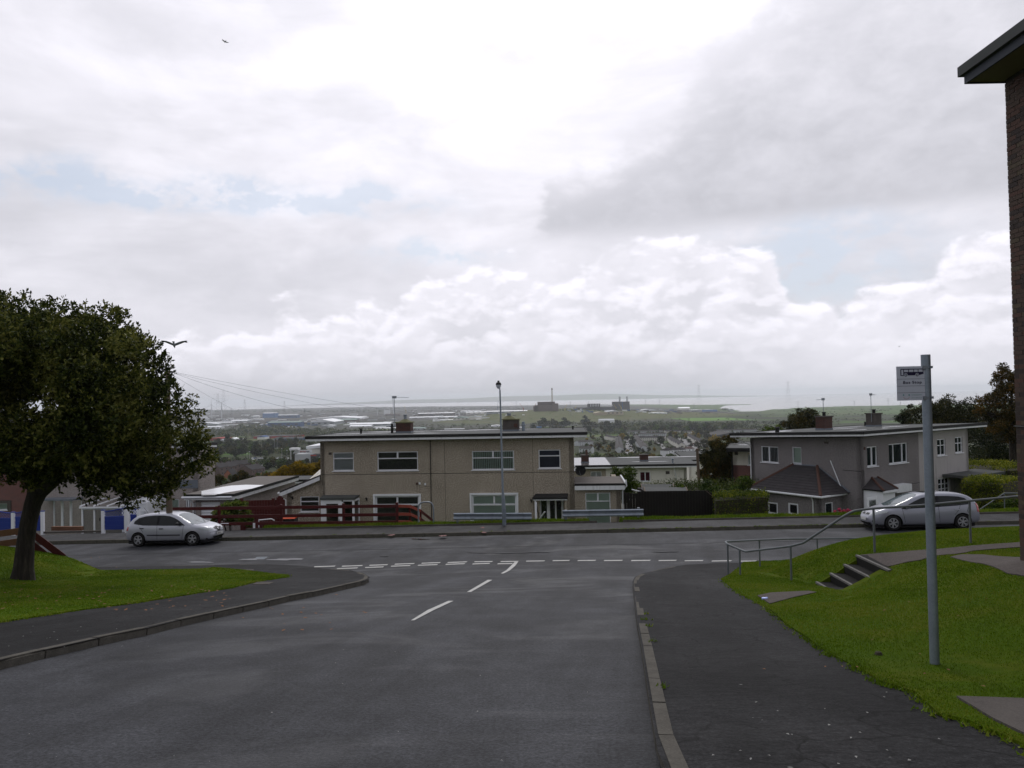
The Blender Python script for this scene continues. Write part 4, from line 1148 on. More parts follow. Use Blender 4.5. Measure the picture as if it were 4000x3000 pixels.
	b.build('canopy', M['feltdark'], root)
	MB().box(q0[0] + .05, q1[0] - .02,-.93,-.90, q0[1] - .155, q0[1] - .10).build('canopy_fascia', M['trim'], root)
	for x in (fr.hit(2092,1990,-.85)[0],): MB().box(x - .04, x + .04,-.9,-.82,-.3, q0[1] - .15).build('canopy_post', M['white'], root)
	x = fr.hit(2213,1990,-.85)[0]; MB().box(x - .10, x + .04,-.82,-.0,-.3, q0[1] - .15).build('porch_side_wall', M['dash'], root)
	x0, z0, x1, z1 = PR
	b = MB(); b.box(x0, x1,.12,.18, z0, z0 + .08); b.box(x0, x0 + .09,.12,.18, z0 + .08, z1); b.box(x1 - .12, x1,.12,.18, z0 + .08, z1); b.box(x0 + .09, x1 - .12,.12,.18, z1 - .07, z1)
	xm = x0 + (x1 - x0) * .375; b.box(xm - .10, xm + .08,.125,.18, z0 + .08, z1 - .07); b.build('door_frame', M['white'], root)
	for (a0, a1, np_) in ((x0 + .09, xm - .10,1),(xm + .08, x1 - .12,2)):
		zm = z0 + (z1 - z0) * .38
		b = MB(); b.box(a0, a1,.13,.175, z0 + .08, zm)
		if np_ == 2: m2 = (a0 + a1) / 2; b.box(m2 - .045, m2 + .045,.13,.175, zm, z1 - .07)
		dr = b.build('door', M['white'], root)
		for c0, c1 in ([(a0, a1)] if np_ == 1 else [(a0, m2 - .045),(m2 + .045, a1)]):
			MB().box(c0, c1,.145,.155, zm, z1 - .07).build('pane', M['dglass'], dr)
			MB().box(c0 + .1, c1 - .1,.118,.13, z0 + .2, zm - .2).build('raised_panel', M['white'], dr)
		if np_ == 2: MB().box(a0 + .01, a0 + .05,.08,.13, zm + .02, zm + .22).build('handle', M['black'], dr)
	# satellite dish on the right corner
	px, pz = fr.hit(2267,1836,.35)
	b = MB(); Md = Matrix.Rotation(R(100),4, 'X') @ Matrix.Rotation(R(12),4, 'Y')
	b.lathe([(.0,0),(.12,.008),(.24,.032),(.31,.06),(.31,.075),(.24,.045),(.12,.02),(0,.012)],(px, .2, pz),20, Md)
	ds = b.build('satellite_dish', M['plasticb'], root, smooth=True)
	MB().tube([(xR - .05,.5, pz - .1),(px, .28, pz), ],.02,6).build('arm', M['galv'], ds)
	MB().tube([(px, .18, pz - .28),(px - .05,-.25, pz - .02)],.012,6).build('feed_arm', M['galv'], ds)
	# left lean-to extension, its mono-pitch roof rising to the house
	eL = fr.hit(1117,1925)[0]; zel = fr.hit(1102,1925)[1]; zer = fr.hit(1252,1862)[1]
	EWn = fr.rect((1168,1941),(1244,2001))
	b = MB(); slope = (zer - zel) / (xL - (eL - .3)); tpf = lambda x: zel + slope * (x - eL + .3) - .12
	wall_panel(b, eL, xL - .01,-.6, tpf(xL), [EWn], y=.15, top=tpf); wall_panel(b, .15,6.0,-.6, tpf(eL), [], y=eL, ax=1); wall_panel(b, eL, xL, -.6, tpf(xL), [], y=5.8, top=tpf)
	b.build('side_wall', M['dash'], root)
	window(root, EWn, 'top1', y=.20, tz=.66, blind='h:blindd')
	b = MB(); b.prism([(eL - .35,-.1, zel),(xL - .01,-.1, zel + slope * (xL - eL + .35)),(xL - .01,-.1, zel + slope * (xL - eL + .35) + .1),(eL - .35,-.1, zel + .1)],(0,6.3,0)); b.build('lean_to_roof', M['tile'], root)
	b = MB(); b.prism([(eL - .35,-.14, zel - .22),(xL - .012,-.14, zel + slope * (xL - eL + .35) - .22),(xL - .012,-.14, zel + slope * (xL - eL + .35)),(eL - .35,-.14, zel)],(0,.035,0)); b.build('barge_board', M['trim'], root)
	b = MB(); b.tube([(eL - .40,-.2, zel + .0),(eL - .40,6.1, zel)],.06,8); b.build('gutter', M['trim'], root); downpipe(root, [(eL - .38,.0, zel - .05),(eL - .3,.1, zel - .3),(eL - .05,.1, zel - .45),(eL - .05,.1,.2)])
	x, z = fr.hit(1140,1945); b = MB(); b.box(x - .015, x + .03,.02,.15, z - .10, z + .07); b.box(x - .06, x - .015,.02,.09, z + .02, z + .07); b.build('wall_bracket', M['black'], root)
	# right extension with brown felt roof
	eR = fr.hit(2427,1960)[0]; zt0 = fr.hit(2330,1905,-.2)[1]; EWr = fr.rect((2286,1925),(2387,2060)); EWr = (EWr[0],.9, EWr[2], EWr[3])
	b = MB(); wall_panel(b, xR + .01, eR, -.6, zt0 + .1, [EWr]); wall_panel(b, .0,6.0,-.6, zt0 + .1, [], y=eR - .28, ax=1); b.build('side_wall', M['dash'], root)
	window(root, EWr, 'top2', blind='s:blindg', tz=.72)
	b = MB(); zb_ = zt0 + .24; yb = 2.6
	zr_ = fr.hit(2330,1861, yb)[1]
	b.add([(xR + .005,-.28, zb_),(eR + .2,-.28, zb_),(eR + .12, yb, zr_),(xR + .005, yb, zr_),(xR + .005,-.28, zb_ - .12),(eR + .2,-.28, zb_ - .12),(eR + .12, yb, zb_ - .12),(xR + .005, yb, zb_ - .12)], [(0,1,2,3),(4,7,6,5),(0,4,5,1),(1,5,6,2),(3,2,6,7),(0,3,7,4)])
	b.build('extension_roof', M['feltbrown'], root)
	b = MB(); b.box(xR + .01, eR + .2,-.30,-.275, zb_ - .10, zb_ + .01); b.build('roof_edge', M['feltdark'], root)
	b = MB(); b.box(xR + .01, eR + .2,-.285,-.25, zb_ - .36, zb_ - .12); b.build('fascia', M['trim'], root)
	b = MB(); b.tube([(eR + .24,-.3, zb_ + .03),(eR + .16, yb, zr_ + .03)],.06,8); b.build('gutter', M['trim'], root)
	downpipe(root, [(eR + .27,-.25, zb_ + .2),(eR + .3,-.25, zb_ - .15),(eR + .08,-.06, zb_ - .45),(eR + .08,-.06,-.3)],.04)
	b = MB(); x, z = fr.hit(2268,1895,1.9); 
	return fr, root, xL, xR, zeave
CH = centre_house()
CHF = CH[0]
def mid_details():
	# buddleia growing on the felt roof behind the dish
	x, z = CHF.hit(2300,1862,2.4); w = CHF.world(x, 2.4, z)
	return w

# ------------------------------------------------------------------ the grey pebble-dashed house on the right (corner view)
def right_house():
	GZ = -7.3; PHI = 33.0
	o = at(3365,1860,40.0); o.z = GZ
	fr = Frame(o, PHI)            # x runs along the long front, y goes back along the side wall
	root = thing('grey_house', 'grey pebble-dashed flat-roofed house behind the silver car on the right', 'house', fr.o, fr.a)
	ze = fr.hit(3372,1707)[1]; L = fr.hit(3782,1750)[0]; xs_ = fr.hit(3590,1800)[0]; D = 7.3
	zb = ze - .30
	def rx(p0, p1): return fr.rect(p0, p1)
	Wc = rx((3386,1746),(3428,1819)); Wd = rx((3471,1735),(3546,1805)); We = rx((3660,1716),(3695,1777)); Wf = rx((3730,1708),(3761,1767)); Wg = rx((3664,1868),(3712,1930))
	# openings on the side wall (yz plane at x=0)
	def ry(p0, p1):
		a = fr.hitx(*p0,0.0); c = fr.hitx(*p1,0.0); ya, yb_ = sorted((a[0], c[0])); return (ya, min(a[1], c[1]), yb_, max(a[1], c[1]))
	Wa = ry((2972,1742),(3041,1809)); Wb = ry((3093,1745),(3131,1813))
	tp = lambda y: ze + (zb - ze) * y / D
	b = MB(); wall_panel(b, 0, xs_, -.6, ze, [Wc, Wd]); wall_panel(b, 0.0, D, -.6, ze, [Wa, Wb], y=0, ax=1, top=tp); wall_panel(b, 0, L, -.6, zb, [], y=D - .28); b.box(.3, L - .3,.3, D - .3,2.4,2.55)
	b.build('wall', M['dash2'], root)
	b = MB(); wall_panel(b, xs_, L, -.6, ze, [We, Wf, Wg]); wall_panel(b, 0.0, D, -.6, ze, [], y=L - .28, ax=1, top=tp); b.build('pale_wall', M['dash4'], root)
	window(root, Wc, 'two', blind='c:blindg'); window(root, Wd, 'three', blind='c:blindg'); window(root, We, 'g2x2'); window(root, Wf, 'g2x2'); window(root, Wg, 'g3x3', fw=.09)
	window(root, Wa, 'twol', ax=1, blind='v:blind'); window(root, Wb, 'one', ax=1, blind='s:blindg')
	rf, zt = flat_roof(root, -.75, L + 1.0,-.65, D + .9, ze + .26, ze - .10, fz=.10)
	for cx, cy, rx_, ry_, sd in ((1.2,6.0,1.0,.5,1),(3.2,1.4,1.4,.3,2),(5.0,4.4,1.3,.35,3),(7.6,2.6,1.5,.35,4),(2.8,7.3,1.6,.3,6),(8.5,6.2,1.3,.3,8)): puddle(rf, cx, cy, rx_, ry_, zt, seed=sd)
	def chim(px0, px1, pyb, pyt, yy, mat, lab):
		a = fr.hit(px0, pyb, yy); c_ = fr.hit(px1, pyt, yy)
		w_ = .62
		ch = chimney(root, a[0], a[0] + w_ * 1.25, yy, yy + w_, zt(yy), c_[1], mat, 'conc'); ch['label'] = lab
		MB().lathe([(.1,0),(.1,.18),(.13,.19),(.13,.24),(0,.24)],(a[0] + .4, yy + .3, c_[1] + .07),10).build('chimney_pot', M['black'], ch)
		return a[0], c_[1], ch
	c1 = chim(3222,3258,1680,1628,4.2, 'bricksm', 'dark brick chimney'); c2 = chim(3418,3458,1664,1616,4.4, 'conc', 'cement rendered chimney')
	aerial(root, c1[0] + .35,4.5, c1[1], c1[1] + 1.15,-1,4,.6); aerial(root, c2[0] - .05,4.6, c2[1] - .5, c2[1] + 1.35,1,4,.5)
	x, z = fr.hit(3380,1655,6.5); 
	MB().lathe([(.07,0),(.07,.25),(.1,.25),(.1,.3),(0,.3)],(x, 6.5, zt(6.5) + .08),8).build('vent_pipe', M['black'], root)
	MB().lathe([(.12,0),(.12,.25),(.15,.25),(.15,.32),(0,.32)],(.4,5.6, zt(5.6) + .08),8).build('vent_pipe', M['black'], root)
	# side extension with hipped slate roof
	d = 2.2; y0, y1 = 1.0,5.7
	zev = fr.hitx(3195,1937,-d)[1]; zrg = fr.hitx(3145,1817,-.02)[1]; ry0 = fr.hitx(3192,1817,0)[0]; ry1 = fr.hitx(3100,1817,0)[0]
	Wx = []
	for p0, p1 in (((2998,1959),(3039,2011)),((3078,1963),(3119,2014))):
		a = fr.hitx(*p0,-d + .2); c = fr.hitx(*p1,-d + .2); Wx.append((min(a[0], c[0]), min(a[1], c[1]), max(a[0], c[0]), max(a[1], c[1])))
	Wy = fr.rect((3224,1965),(3255,2010), y0 + .2)
	b = MB(); wall_panel(b, y0 + .2, y1 - .1,-.6, zev, Wx, y=-d + .2, ax=1, t=.2); wall_panel(b, -d + .2,0,-.6, zev, [Wy], y=y0 + .2, t=.2); b.build('extension_wall', M['dash2'], root)
	for r_ in Wx: window(root, r_, 'one', y=-d + .22, ax=1, fw=.09)
	window(root, Wy, 'one', y=y0 + .22, blind='c:blindg')
	A_, B_ = (-d - .05, y0 - .05, zev),(-d - .05, y1, zev); C_, D_ = (.0, ry0, zrg),(.0, ry1, zrg); E_, G_ = (.0, y0 - .3, zev),(.0, y1 + .2, zev)
	hr = thing_part_roof = MB().add([A_, B_, D_, C_, E_, G_, (-d, y0, zev - .08),(-d, y1, zev - .08),(0, y0, zev - .08),(0, y1, zev - .08)], [(0,3,2,1),(0,4,3),(1,2,5),(6,7,9,8)]).build('hipped_roof', M['tile'], root)
	# slate courses: thin laths with a lip on each course
	n = 11
	for k in range(n):
		t0 = k / n; t1 = (k + 1) / n
		pa = Vector(A_).lerp(Vector(C_), t0); pb = Vector(B_).lerp(Vector(D_), t0); qa = Vector(A_).lerp(Vector(C_), t1); qb = Vector(B_).lerp(Vector(D_), t1)
		nm = (pb - pa).cross(qa - pa).normalized(); nm = nm if nm.z > 0 else -nm
		nt_ = max(2, round((pb - pa).length / .34))
		for q in range(nt_):
			u0, u1 = q / nt_, (q + 1) / nt_; off = (.5 / nt_ if k % 2 else 0)
			u0 = min(1, u0 + off); u1 = min(1, u1 + off)
			if u1 - u0 < .02: continue
			e = .012 / max(.1,(pb - pa).length)
			v = [pa.lerp(pb, u0 + e) + nm * .026, pa.lerp(pb, u1) + nm * .026, qa.lerp(qb, u1) + nm * .007, qa.lerp(qb, u0 + e) + nm * .007]
			MB().add(v + [p - nm * .024 for p in v[:2]], [(0,1,2,3),(0,4,5,1)]).build('slate', M['tile'], hr)
	for k in range(n):
		t0 = k / n; t1 = (k + 1) / n; pa = Vector(A_).lerp(Vector(C_), t0); pb = Vector(E_).lerp(Vector(C_), t0); qa = Vector(A_).lerp(Vector(C_), t1); qb = Vector(E_).lerp(Vector(C_), t1)
		nm = (pb - pa).cross(qa - pa).normalized(); nm = nm if nm.z > 0 else -nm
		v = [pa + nm * .026, pb + nm * .026, qb + nm * .007, qa + nm * .007]
		MB().add(v + [p - nm * .024 for p in v[:2]], [(0,1,2,3),(0,4,5,1)]).build('slate_course', M['tile'], hr)
	for a, c in ((A_, C_),(B_, D_)): MB().tube([a, c],.085,8).build('ridge_tile', M['ridge'], hr)
	MB().beam(C_, D_, .12,.10).build('flashing', M['lead'], hr); MB().beam((.0, E_[1], E_[2] + .05),(0, C_[1], C_[2]),.1,.10).build('flashing', M['lead'], hr)
	b = MB(); b.tube([(-d - .12, y1 + .1, zev - .05),(-d - .12, y0 - .12, zev - .05),(0.05, y0 - .12, zev - .05)],.06,8); b.build('gutter', M['trim'], hr)
	downpipe(root, [(-d - .05, y0 + .5, zev - .1),(-d + .13, y0 + .55, zev - .35),(-d + .13, y0 + .55,-.4)],.04)
	# slanting white waste pipe on the side wall
	a = fr.hitx(3244,1799,-.04); c = fr.hitx(3291,1918,-.04); downpipe(root, [(-.05, a[0], a[1]),(-.05, c[0], c[1])],.03, 'trim', 'waste_pipe')
	x, z = fr.hitx(3228,1729,0); MB().box(-.015,0, x - .14, x + .14, z - .06, z + .06).build('air_vent', M['conc'], root)
	x, z = fr.hit(3377,1752); MB().box(x - .07, x + .07,-.015,0, z - .08, z + .08).build('air_vent', M['ridge'], root)
	# corner porch with little hipped roof, white door
	zp = fr.hit(3376,1925,-1.0)[1]; xp0 = .15; xp1 = fr.hit(3500,1915,-1.1)[0]; za = fr.hit(3418,1865,0)[1]; xa = fr.hit(3405,1866,0)[0]; xb = fr.hit(3428,1866,0)[0]
	q = [(xp0 - .1,-1.2, zp),(xp1,-1.2, zp),(xp1,0, zp),(xp0 - .1,0, zp),(xa, 0, za),(xb, 0, za)]
	pr = MB().add(q + [(p[0], p[1], zp - .06) for p in q[:4]], [(0,1,5,4),(0,4,3),(1,2,5),(6,9,8,7)]).build('porch_roof', M['tile'], root)
	for a, c in ((q[0], q[4]),(q[1], q[5])): MB().tube([a, c],.07,8).build('ridge_tile', M['ridge'], pr)
	MB().box(xp0 - .1, xp1,-1.24,-1.16, zp - .14, zp - .03).build('gutter', M['trim'], pr)
	MB().box(xp0, xp1 - .1,-1.1,0,-.4, zp - .06).build('porch', M['white'], root)
	x0 = fr.hit(3384,1960,-1.12)[0]
	dr = MB().box(x0 + .1, x0 + 1.0,-1.13,-1.1,0, zp - .25).build('door', M['white'], root); MB().box(x0 + .25, x0 + .85,-1.14,-1.13,1.1, zp - .4).build('pane', M['glass'], dr)
	# flat-roofed box and glazed porch at the far end
	x0, z0 = fr.hit(3505,1905,-.5); x1, z1 = fr.hit(3562,1893,-.5); MB().box(x0, x1,-.5,0, z0 - .3, z1 + .05).build('meter_housing', M['trim'], root)
	xa = fr.hit(3722,1870,-.6)[0]; zr = fr.hit(3740,1856,-.8)[1]; zf_ = fr.hit(3740,1935,-.8)[1]
	b = MB(); b.box(xa, L + 1.3,-1.6,.3, zr - .16, zr); b.build('porch_roof', M['felt'], root)
	b = MB(); yy = -1.35
	for x in (xa + .15, xa + .9, L + .2, L + 1.1): b.box(x - .05, x + .05, yy, yy + .08,-.3, zr - .16)
	b.box(xa + .15, L + 1.1, yy, yy + .08, zr - .62, zr - .54); b.box(xa + .15, L + 1.1, yy, yy + .08, zr - .26, zr - .16); b.box(xa + .15, L + 1.1, yy, yy + .08,.6,.7)
	gp = b.build('glazed_porch', M['white'], root); MB().box(xa + .15, L + 1.1, yy + .03, yy + .045,-.3, zr - .2).build('pane', M['dglass'], gp)
	# rainwater pipe from the roof on the left end
	y_ = D + .2; downpipe(root, [(-.55, y_ + .6, ze - .1),(-.5, y_ + .5, ze - .35),(-.06, y_ - .25, ze - .75),(-.06, y_ - .25,.5)],.04)
	# groove above the ground floor
	MB().box(-.004,.003,.0, y0 + .1,2.92,2.95).build('joint_strip', M['feltdark'], root)
	z_ = fr.hit(3570,1888)[1]; MB().box(1.0, xs_, -.004,.003, z_ - .012, z_ + .012).build('joint_strip', M['feltdark'], root)
	return fr, L, ze
RH = right_house()
# ------------------------------------------------------------------ houses and garages further off in the same row
def box_house(name, label, fr, x0, x1, D, z1, wall, wins=(), roof_over=.5, fall=-.2, roofmat='felt', fascia='trim', side=None, cat='house', th=.22, left_wall=None):
	root = thing(name, label, cat, fr.o, fr.a)
	b = MB(); wall_panel(b, x0, x1,-1, z1, [w[0] for w in wins]); 
	tp = lambda y: z1 + fall * y / D
	wall_panel(b, 0, D, -1, z1, [], y=x1 - .28, ax=1, top=tp); wall_panel(b, 0, D, -1, z1, [], y=x0, ax=1, top=tp); wall_panel(b, x0, x1,-1, z1 + fall, [], y=D - .28)
	b.build('wall', M[wall], root)
	for r_, lay, bl in wins: window(root, r_, lay, blind=bl)
	rf, zt = flat_roof(root, x0 - roof_over, x1 + roof_over, -roof_over, D + roof_over, z1 + .22, z1 + .22 + fall, fascia=fascia, top=roofmat)
	return root, rf, zt

# second-row pale house with the long wet flat roof (D) and the one behind it (E)
def second_row():
	Y = 70.0; fr = Frame((17.0, Y, -12.6),-3.5)
	xa = fr.hit(2180,1850)[0]; xb = fr.hit(2683,1850)[0]; z1 = fr.hit(2500,1827)[1]
	xs = fr.hit(2367,1850)[0]
	w1 = fr.rect((2307,1842),(2350,1868)); w2 = fr.rect((2499,1843),(2541,1880))
	root = thing('pale_house', 'pale rendered house with long wet flat roof below the tan houses', 'house', fr.o, fr.a)
	D = 8.0
	zb = fr.hit(2450,1789, D + .3)[1]; b = MB(); wall_panel(b, xs, xb, -1, z1, [w2]); tp = lambda y: z1 + (zb - z1 - .15) * y / D
	wall_panel(b, 0, D, -1, z1, [(1.0,3.6,1.5,4.9),(1.9,3.6,2.4,4.9),(3.4,4.7,3.9,5.2),(3.4,3.5,3.8,4.3)], y=xb - .28, ax=1, top=tp); wall_panel(b, xa, xb, -1, zb - .2, [], y=D)
	b.build('wall', M['whitewall'], root)
	for y0_, z0_, y1_, z1_ in ((1.0,3.6,1.5,4.9),(1.9,3.6,2.4,4.9),(3.4,4.7,3.9,5.2),(3.4,3.5,3.8,4.3)): window(root, (y0_, z0_, y1_, z1_), 'one', y=xb - .05, ax=1, sgn=-1, glass='dglass', sill=False)
	b = MB(); wall_panel(b, xa, xs - .01,-1, z1, [w1]); b.build('tan_wall', M['dash'], root)
	window(root, w1, 'two', blind='v:blind'); wd = window(root, w2, 'two', blind='s:curtr')
	# roof rising to the back
	zb = fr.hit(2450,1789, D + .3)[1]
	def slab(xa_, xb_, mat, nm):
		b = MB(); zf = z1 + .24; b.add([(x, y, z) for dz in (0,.1) for (y, zz) in ((-.5, zf),(D + .4, zb)) for x, z in ((xa_, zz + dz),(xb_, zz + dz))], [(0,2,3,1),(4,5,7,6),(0,1,5,4),(2,6,7,3),(0,4,6,2),(1,3,7,5)])
		return b.build(nm, M[mat], root)
	zt = lambda y: z1 + .24 + (zb - z1 - .24) * (y + .5) / (D + .9)
	xm = fr.hit(2385,1812)[0]; xr = fr.hit(2712,1800,2)[0]
	ra = slab(xa, xm, 'feltwet', 'roof'); rb = slab(xm + .02, xr, 'felt', 'roof'); ra['label'] = 'wet shining end of the roof'
	for cx, cy, rx, ry, sd in ((xm + 4.0,2.6,1.3,.3,2),(xm + 3.6,7.9,3.2,.35,5),(xm + 8.4,7.8,2.0,.3,6)): puddle(rb, cx, cy, rx, ry, zt, z=.104, seed=sd)
	b = MB(); b.box(xm + 2.5, xr - .3,-.46,-.28, z1 + .35, z1 + .352); 
	b = MB(); b.box(xa, xr, -.54,-.51, z1 + .17, z1 + .36); b.build('roof_edge', M['feltdark'], root)
	b = MB(); b.box(xa, xr, -.52,-.49, z1 + .03, z1 + .17); b.beam((xr + .02,-.5, z1 + .16),(xr + .02, D + .4, zb - .08),.03,.2); b.build('fascia', M['trim'], root)
	a = fr.hit(2501,1806,3.5); c_ = fr.hit(2532,1778,3.5); chimney(root, a[0], c_[0],3.5,4.2, zt(3.5), c_[1], 'bricksm', 'conc')
	a = fr.hit(2271,1806,2.5); c_ = fr.hit(2300,1780,2.5); ch = chimney(root, a[0], c_[0],2.5,3.3, zt(2.5), c_[1], 'bricksm', 'conc')
	MB().lathe([(.13,0),(.10,.45),(.12,.5),(0,.5)],(c_[0] - .2,2.9, c_[1] + .05),10).build('chimney_pot', M['ridge'], ch)
	downpipe(root, [(fr.hit(2632,1830)[0],-.45, z1 + .2),(fr.hit(2632,1830)[0],-.3, z1 - .2),(fr.hit(2640,1860)[0],-.06, z1 - .7),(fr.hit(2640,1860)[0],-.06,.5)],.05)
	x, z = fr.hit(2628,1812,.5); MB().lathe([(.07,0),(.07,.3),(.12,.32),(.12,.45),(0,.45)],(x, .5, zt(.5) + .1),8).build('flue', M['galvpole'], root)
	x, z = fr.hit(2608,1846); MB().box(x - .18, x + .18,-.01,0, z - .14, z + .14).build('air_vent', M['conc'], root)
	# house behind (E)
	Y = 84.; fr = Frame((24.0, Y, -15.2),-3.5); xa = fr.hit(2683,1840)[0]; xb = fr.hit(2800,1840)[0]; z1 = fr.hit(2740,1806)[1]
	box_house('pale_house', 'plain white gable house end behind the telegraph pole', fr, xa + .3, xb, 8, z1, 'whitewall', fall=.3, roof_over=.3)
second_row()
# house C: white upper wall over red brick, left of the grey house
def house_c():
	fr = Frame((at(2863,1800,56.)),-19.); fr.o.z = -9.0
	x0 = 0.0; x1 = 5.0; z1 = fr.hit(2890,1763)[1]; zm = fr.hit(2890,1817)[1]
	w = fr.rect((2921,1776),(2945,1817))
	root = thing('white_and_brick_house', 'flat-roofed house, white above red brick, half hidden by the grey house', 'house', fr.o, fr.a)
	b = MB(); wall_panel(b, x0, x1, zm, z1, [w]); wall_panel(b, 0,8, zm, z1, [], y=x0, ax=1); b.build('upper_wall', M['whitewall'], root)
	b = MB(); wall_panel(b, x0 + .02, x1,-1, zm - .005, []); wall_panel(b, 0,8,-1, zm, [], y=x0 + .02, ax=1); b.build('brick_wall', M['brickred'], root)
	window(root, w, 'one', blind='s:blindg')
	rf, zt = flat_roof(root, -.35, x1 + .5,-1.2,8.5, z1 + .22, z1 + .10, fascia='feltdark')
	puddle(rf, 1.2,3.5,1.6,.4, zt, seed=3); puddle(rf, 2.2,6.5,1.4,.5, zt, seed=5)
	downpipe(root, [(-.3,-.9, z1 + .05),(-.28,-.6, z1 - .25),(-.05,-.12, z1 - .55),(-.05,-.12,-.5)],.05, 'black')
	x, z = fr.hit(2876,1771); MB().box(x - .12, x + .12,-.01,0, z - .12, z + .12).build('air_vent', M['conc'], root)
house_c()
# garages with white roofs, left
def garages():
	fr = Frame((0,41.5,-8.2),-4.745)
	root = thing('garage', 'flat-roofed garage block with white sheeted roof and roller door beside the red gates', 'garage', fr.o, fr.a)
	x0 = fr.hit(745,1950)[0]; x1 = fr.hit(925,1945)[0]; zf = fr.hit(925,1931)[1] + .0; zf = (zf + fr.hit(745,1936)[1]) / 2
	D = 9.5; zb = fr.hit(1110,1890, D)[1]; xr = x1
	zb = zf + .1
	gd = fr.rect((757,1962),(860,2040)); gd = (gd[0],-.2, gd[2], gd[3])
	b = MB(); wall_panel(b, x0 + .3, x1 - .3,-1, zf - .15, [gd]); wall_panel(b, 0, D, -1, zf - .15, [], y=x1 - .5, ax=1); wall_panel(b, 0, D, -1, zf - .15, [], y=x0 + .3, ax=1); b.build('wall', M['dash3'], root)
	n = 16; rd = None
	for k in range(n):
		za = gd[1] + (gd[3] - gd[1]) * k / n; zz = gd[1] + (gd[3] - gd[1]) * (k + 1) / n
		if rd is None: rd = thing_child('roller_door', root)
		MB().add([(gd[0],.10, za),(gd[2],.10, za),(gd[2],.07,(za + zz) / 2),(gd[0],.07,(za + zz) / 2),(gd[2],.10, zz),(gd[0],.10, zz)], [(0,1,2,3),(3,2,4,5)]).build('slat', M['white'], rd)
	zt = lambda y: zf + .02
	b = MB(); b.box(x0 - .2, x1 + .05,-.35, D, zf, zf + .08); rf = b.build('roof', M['feltbrown'], root)
	b = MB(); b.box(x0 - .22, x1 + .02,-.39,-.35, zf - .04, zf + .10); b.box(x1 + .05, x1 + .09,-.39, D, zf - .04, zf + .12); b.build('roof_edge', M['feltdark'], root)
	b = MB(); b.box(x0 - .2, x1 + .0,-.37,-.33, zf - .24, zf - .05); b.box(x1 + .02, x1 + .06,-.37, D, zf - .24, zf - .05); b.build('fascia', M['trim'], root)
	MB().tube([(x0 - .3,-.44, zf - .08),(x1 - .1,-.44, zf - .08)],.06,8).build('gutter', M['white'], root)
	# white sheet lying on the felt
	w = [fr.hit(px, py, 0) for px, py in ()]
	def onroof(px, py):
		d = ray(px, py); dl = Vector((d.x * fr.c + d.y * fr.s, -d.x * fr.s + d.y * fr.c, d.z)); ol = fr.loc((0,0,0)); t = (zf + .09 - ol.z) / dl.z; p = ol + dl * t; return (p.x, p.y, zf + .085)
	sh = [onroof(*p) for p in ((787,1934),(787,1918),(820,1911),(870,1901),(905,1896),(960,1893),(1062,1894),(1040,1899),(985,1908),(930,1916),(880,1924),(840,1933))]
	sh = [(min(max(p[0], x0), x1), min(p[1], D - .1), p[2]) for p in sh]
	MB().add(sh, [tuple(range(len(sh)))]).build('white_roof_sheet', simple('white_sheeting', (.82,.83,.85),.3,.05,1., spec=.8), root)
	downpipe(root, [(x0 + .1,-.4, zf - .1),(x0 + .2,-.1, zf - .5),(x0 + .2,-.1,-.5)],.05)
def thing_child(name, parent):
	o = bpy.data.objects.new(name, None); COL.objects.link(o); o.parent = parent; return o
garages()
# shed-like roofs seen over the lean-to
def sheds_behind():
	fr = Frame((0,56., -10.6),-4.7)
	x0 = fr.hit(1102,1880)[0]; x1 = fr.hit(1245,1880)[0]; z1 = fr.hit(1150,1889)[1]
	box_house('outbuilding', 'grey felt roofed outbuilding peeping over the lean-to roof', fr, x0, x1,2.6, z1, 'whitewall', cat='outbuilding', roof_over=.2, fall=.0)
	fr = Frame((0,50., -9.5),-4.7); x0 = fr.hit(1197,1870)[0]; x1 = fr.hit(1300,1870)[0]; z0 = fr.hit(1220,1882)[1]; z1 = fr.hit(1220,1838)[1]
	root = thing('plastic_roof', 'crumpled white corrugated plastic roof between the tan house and the golden tree', 'roof', fr.o, fr.a)
	b = MB(); rows = []
	for i in range(25):
		x = x0 + (x1 - x0) * i / 24; rows.append([(x + .25 * t, 2.5 * t + .03 * math.sin(i * 2.1), z0 + (z1 - z0) * t + .05 * math.sin(i * 1.57) + .04 * math.sin(t * 30 + i)) for t in (0,.2,.4,.6,.8,1)])
	b.grid(rows); b.build('corrugated_sheet', M['whitewall'], root)
	b = MB(); 
	for x in (x0 + .1, x1 - .1): b.box(x - .05, x + .05,.0,.1,0, z0); b.box(x + .15, x + .25,2.4,2.5,0, z1)
	b.build('post', M['wood'], root)
sheds_behind()
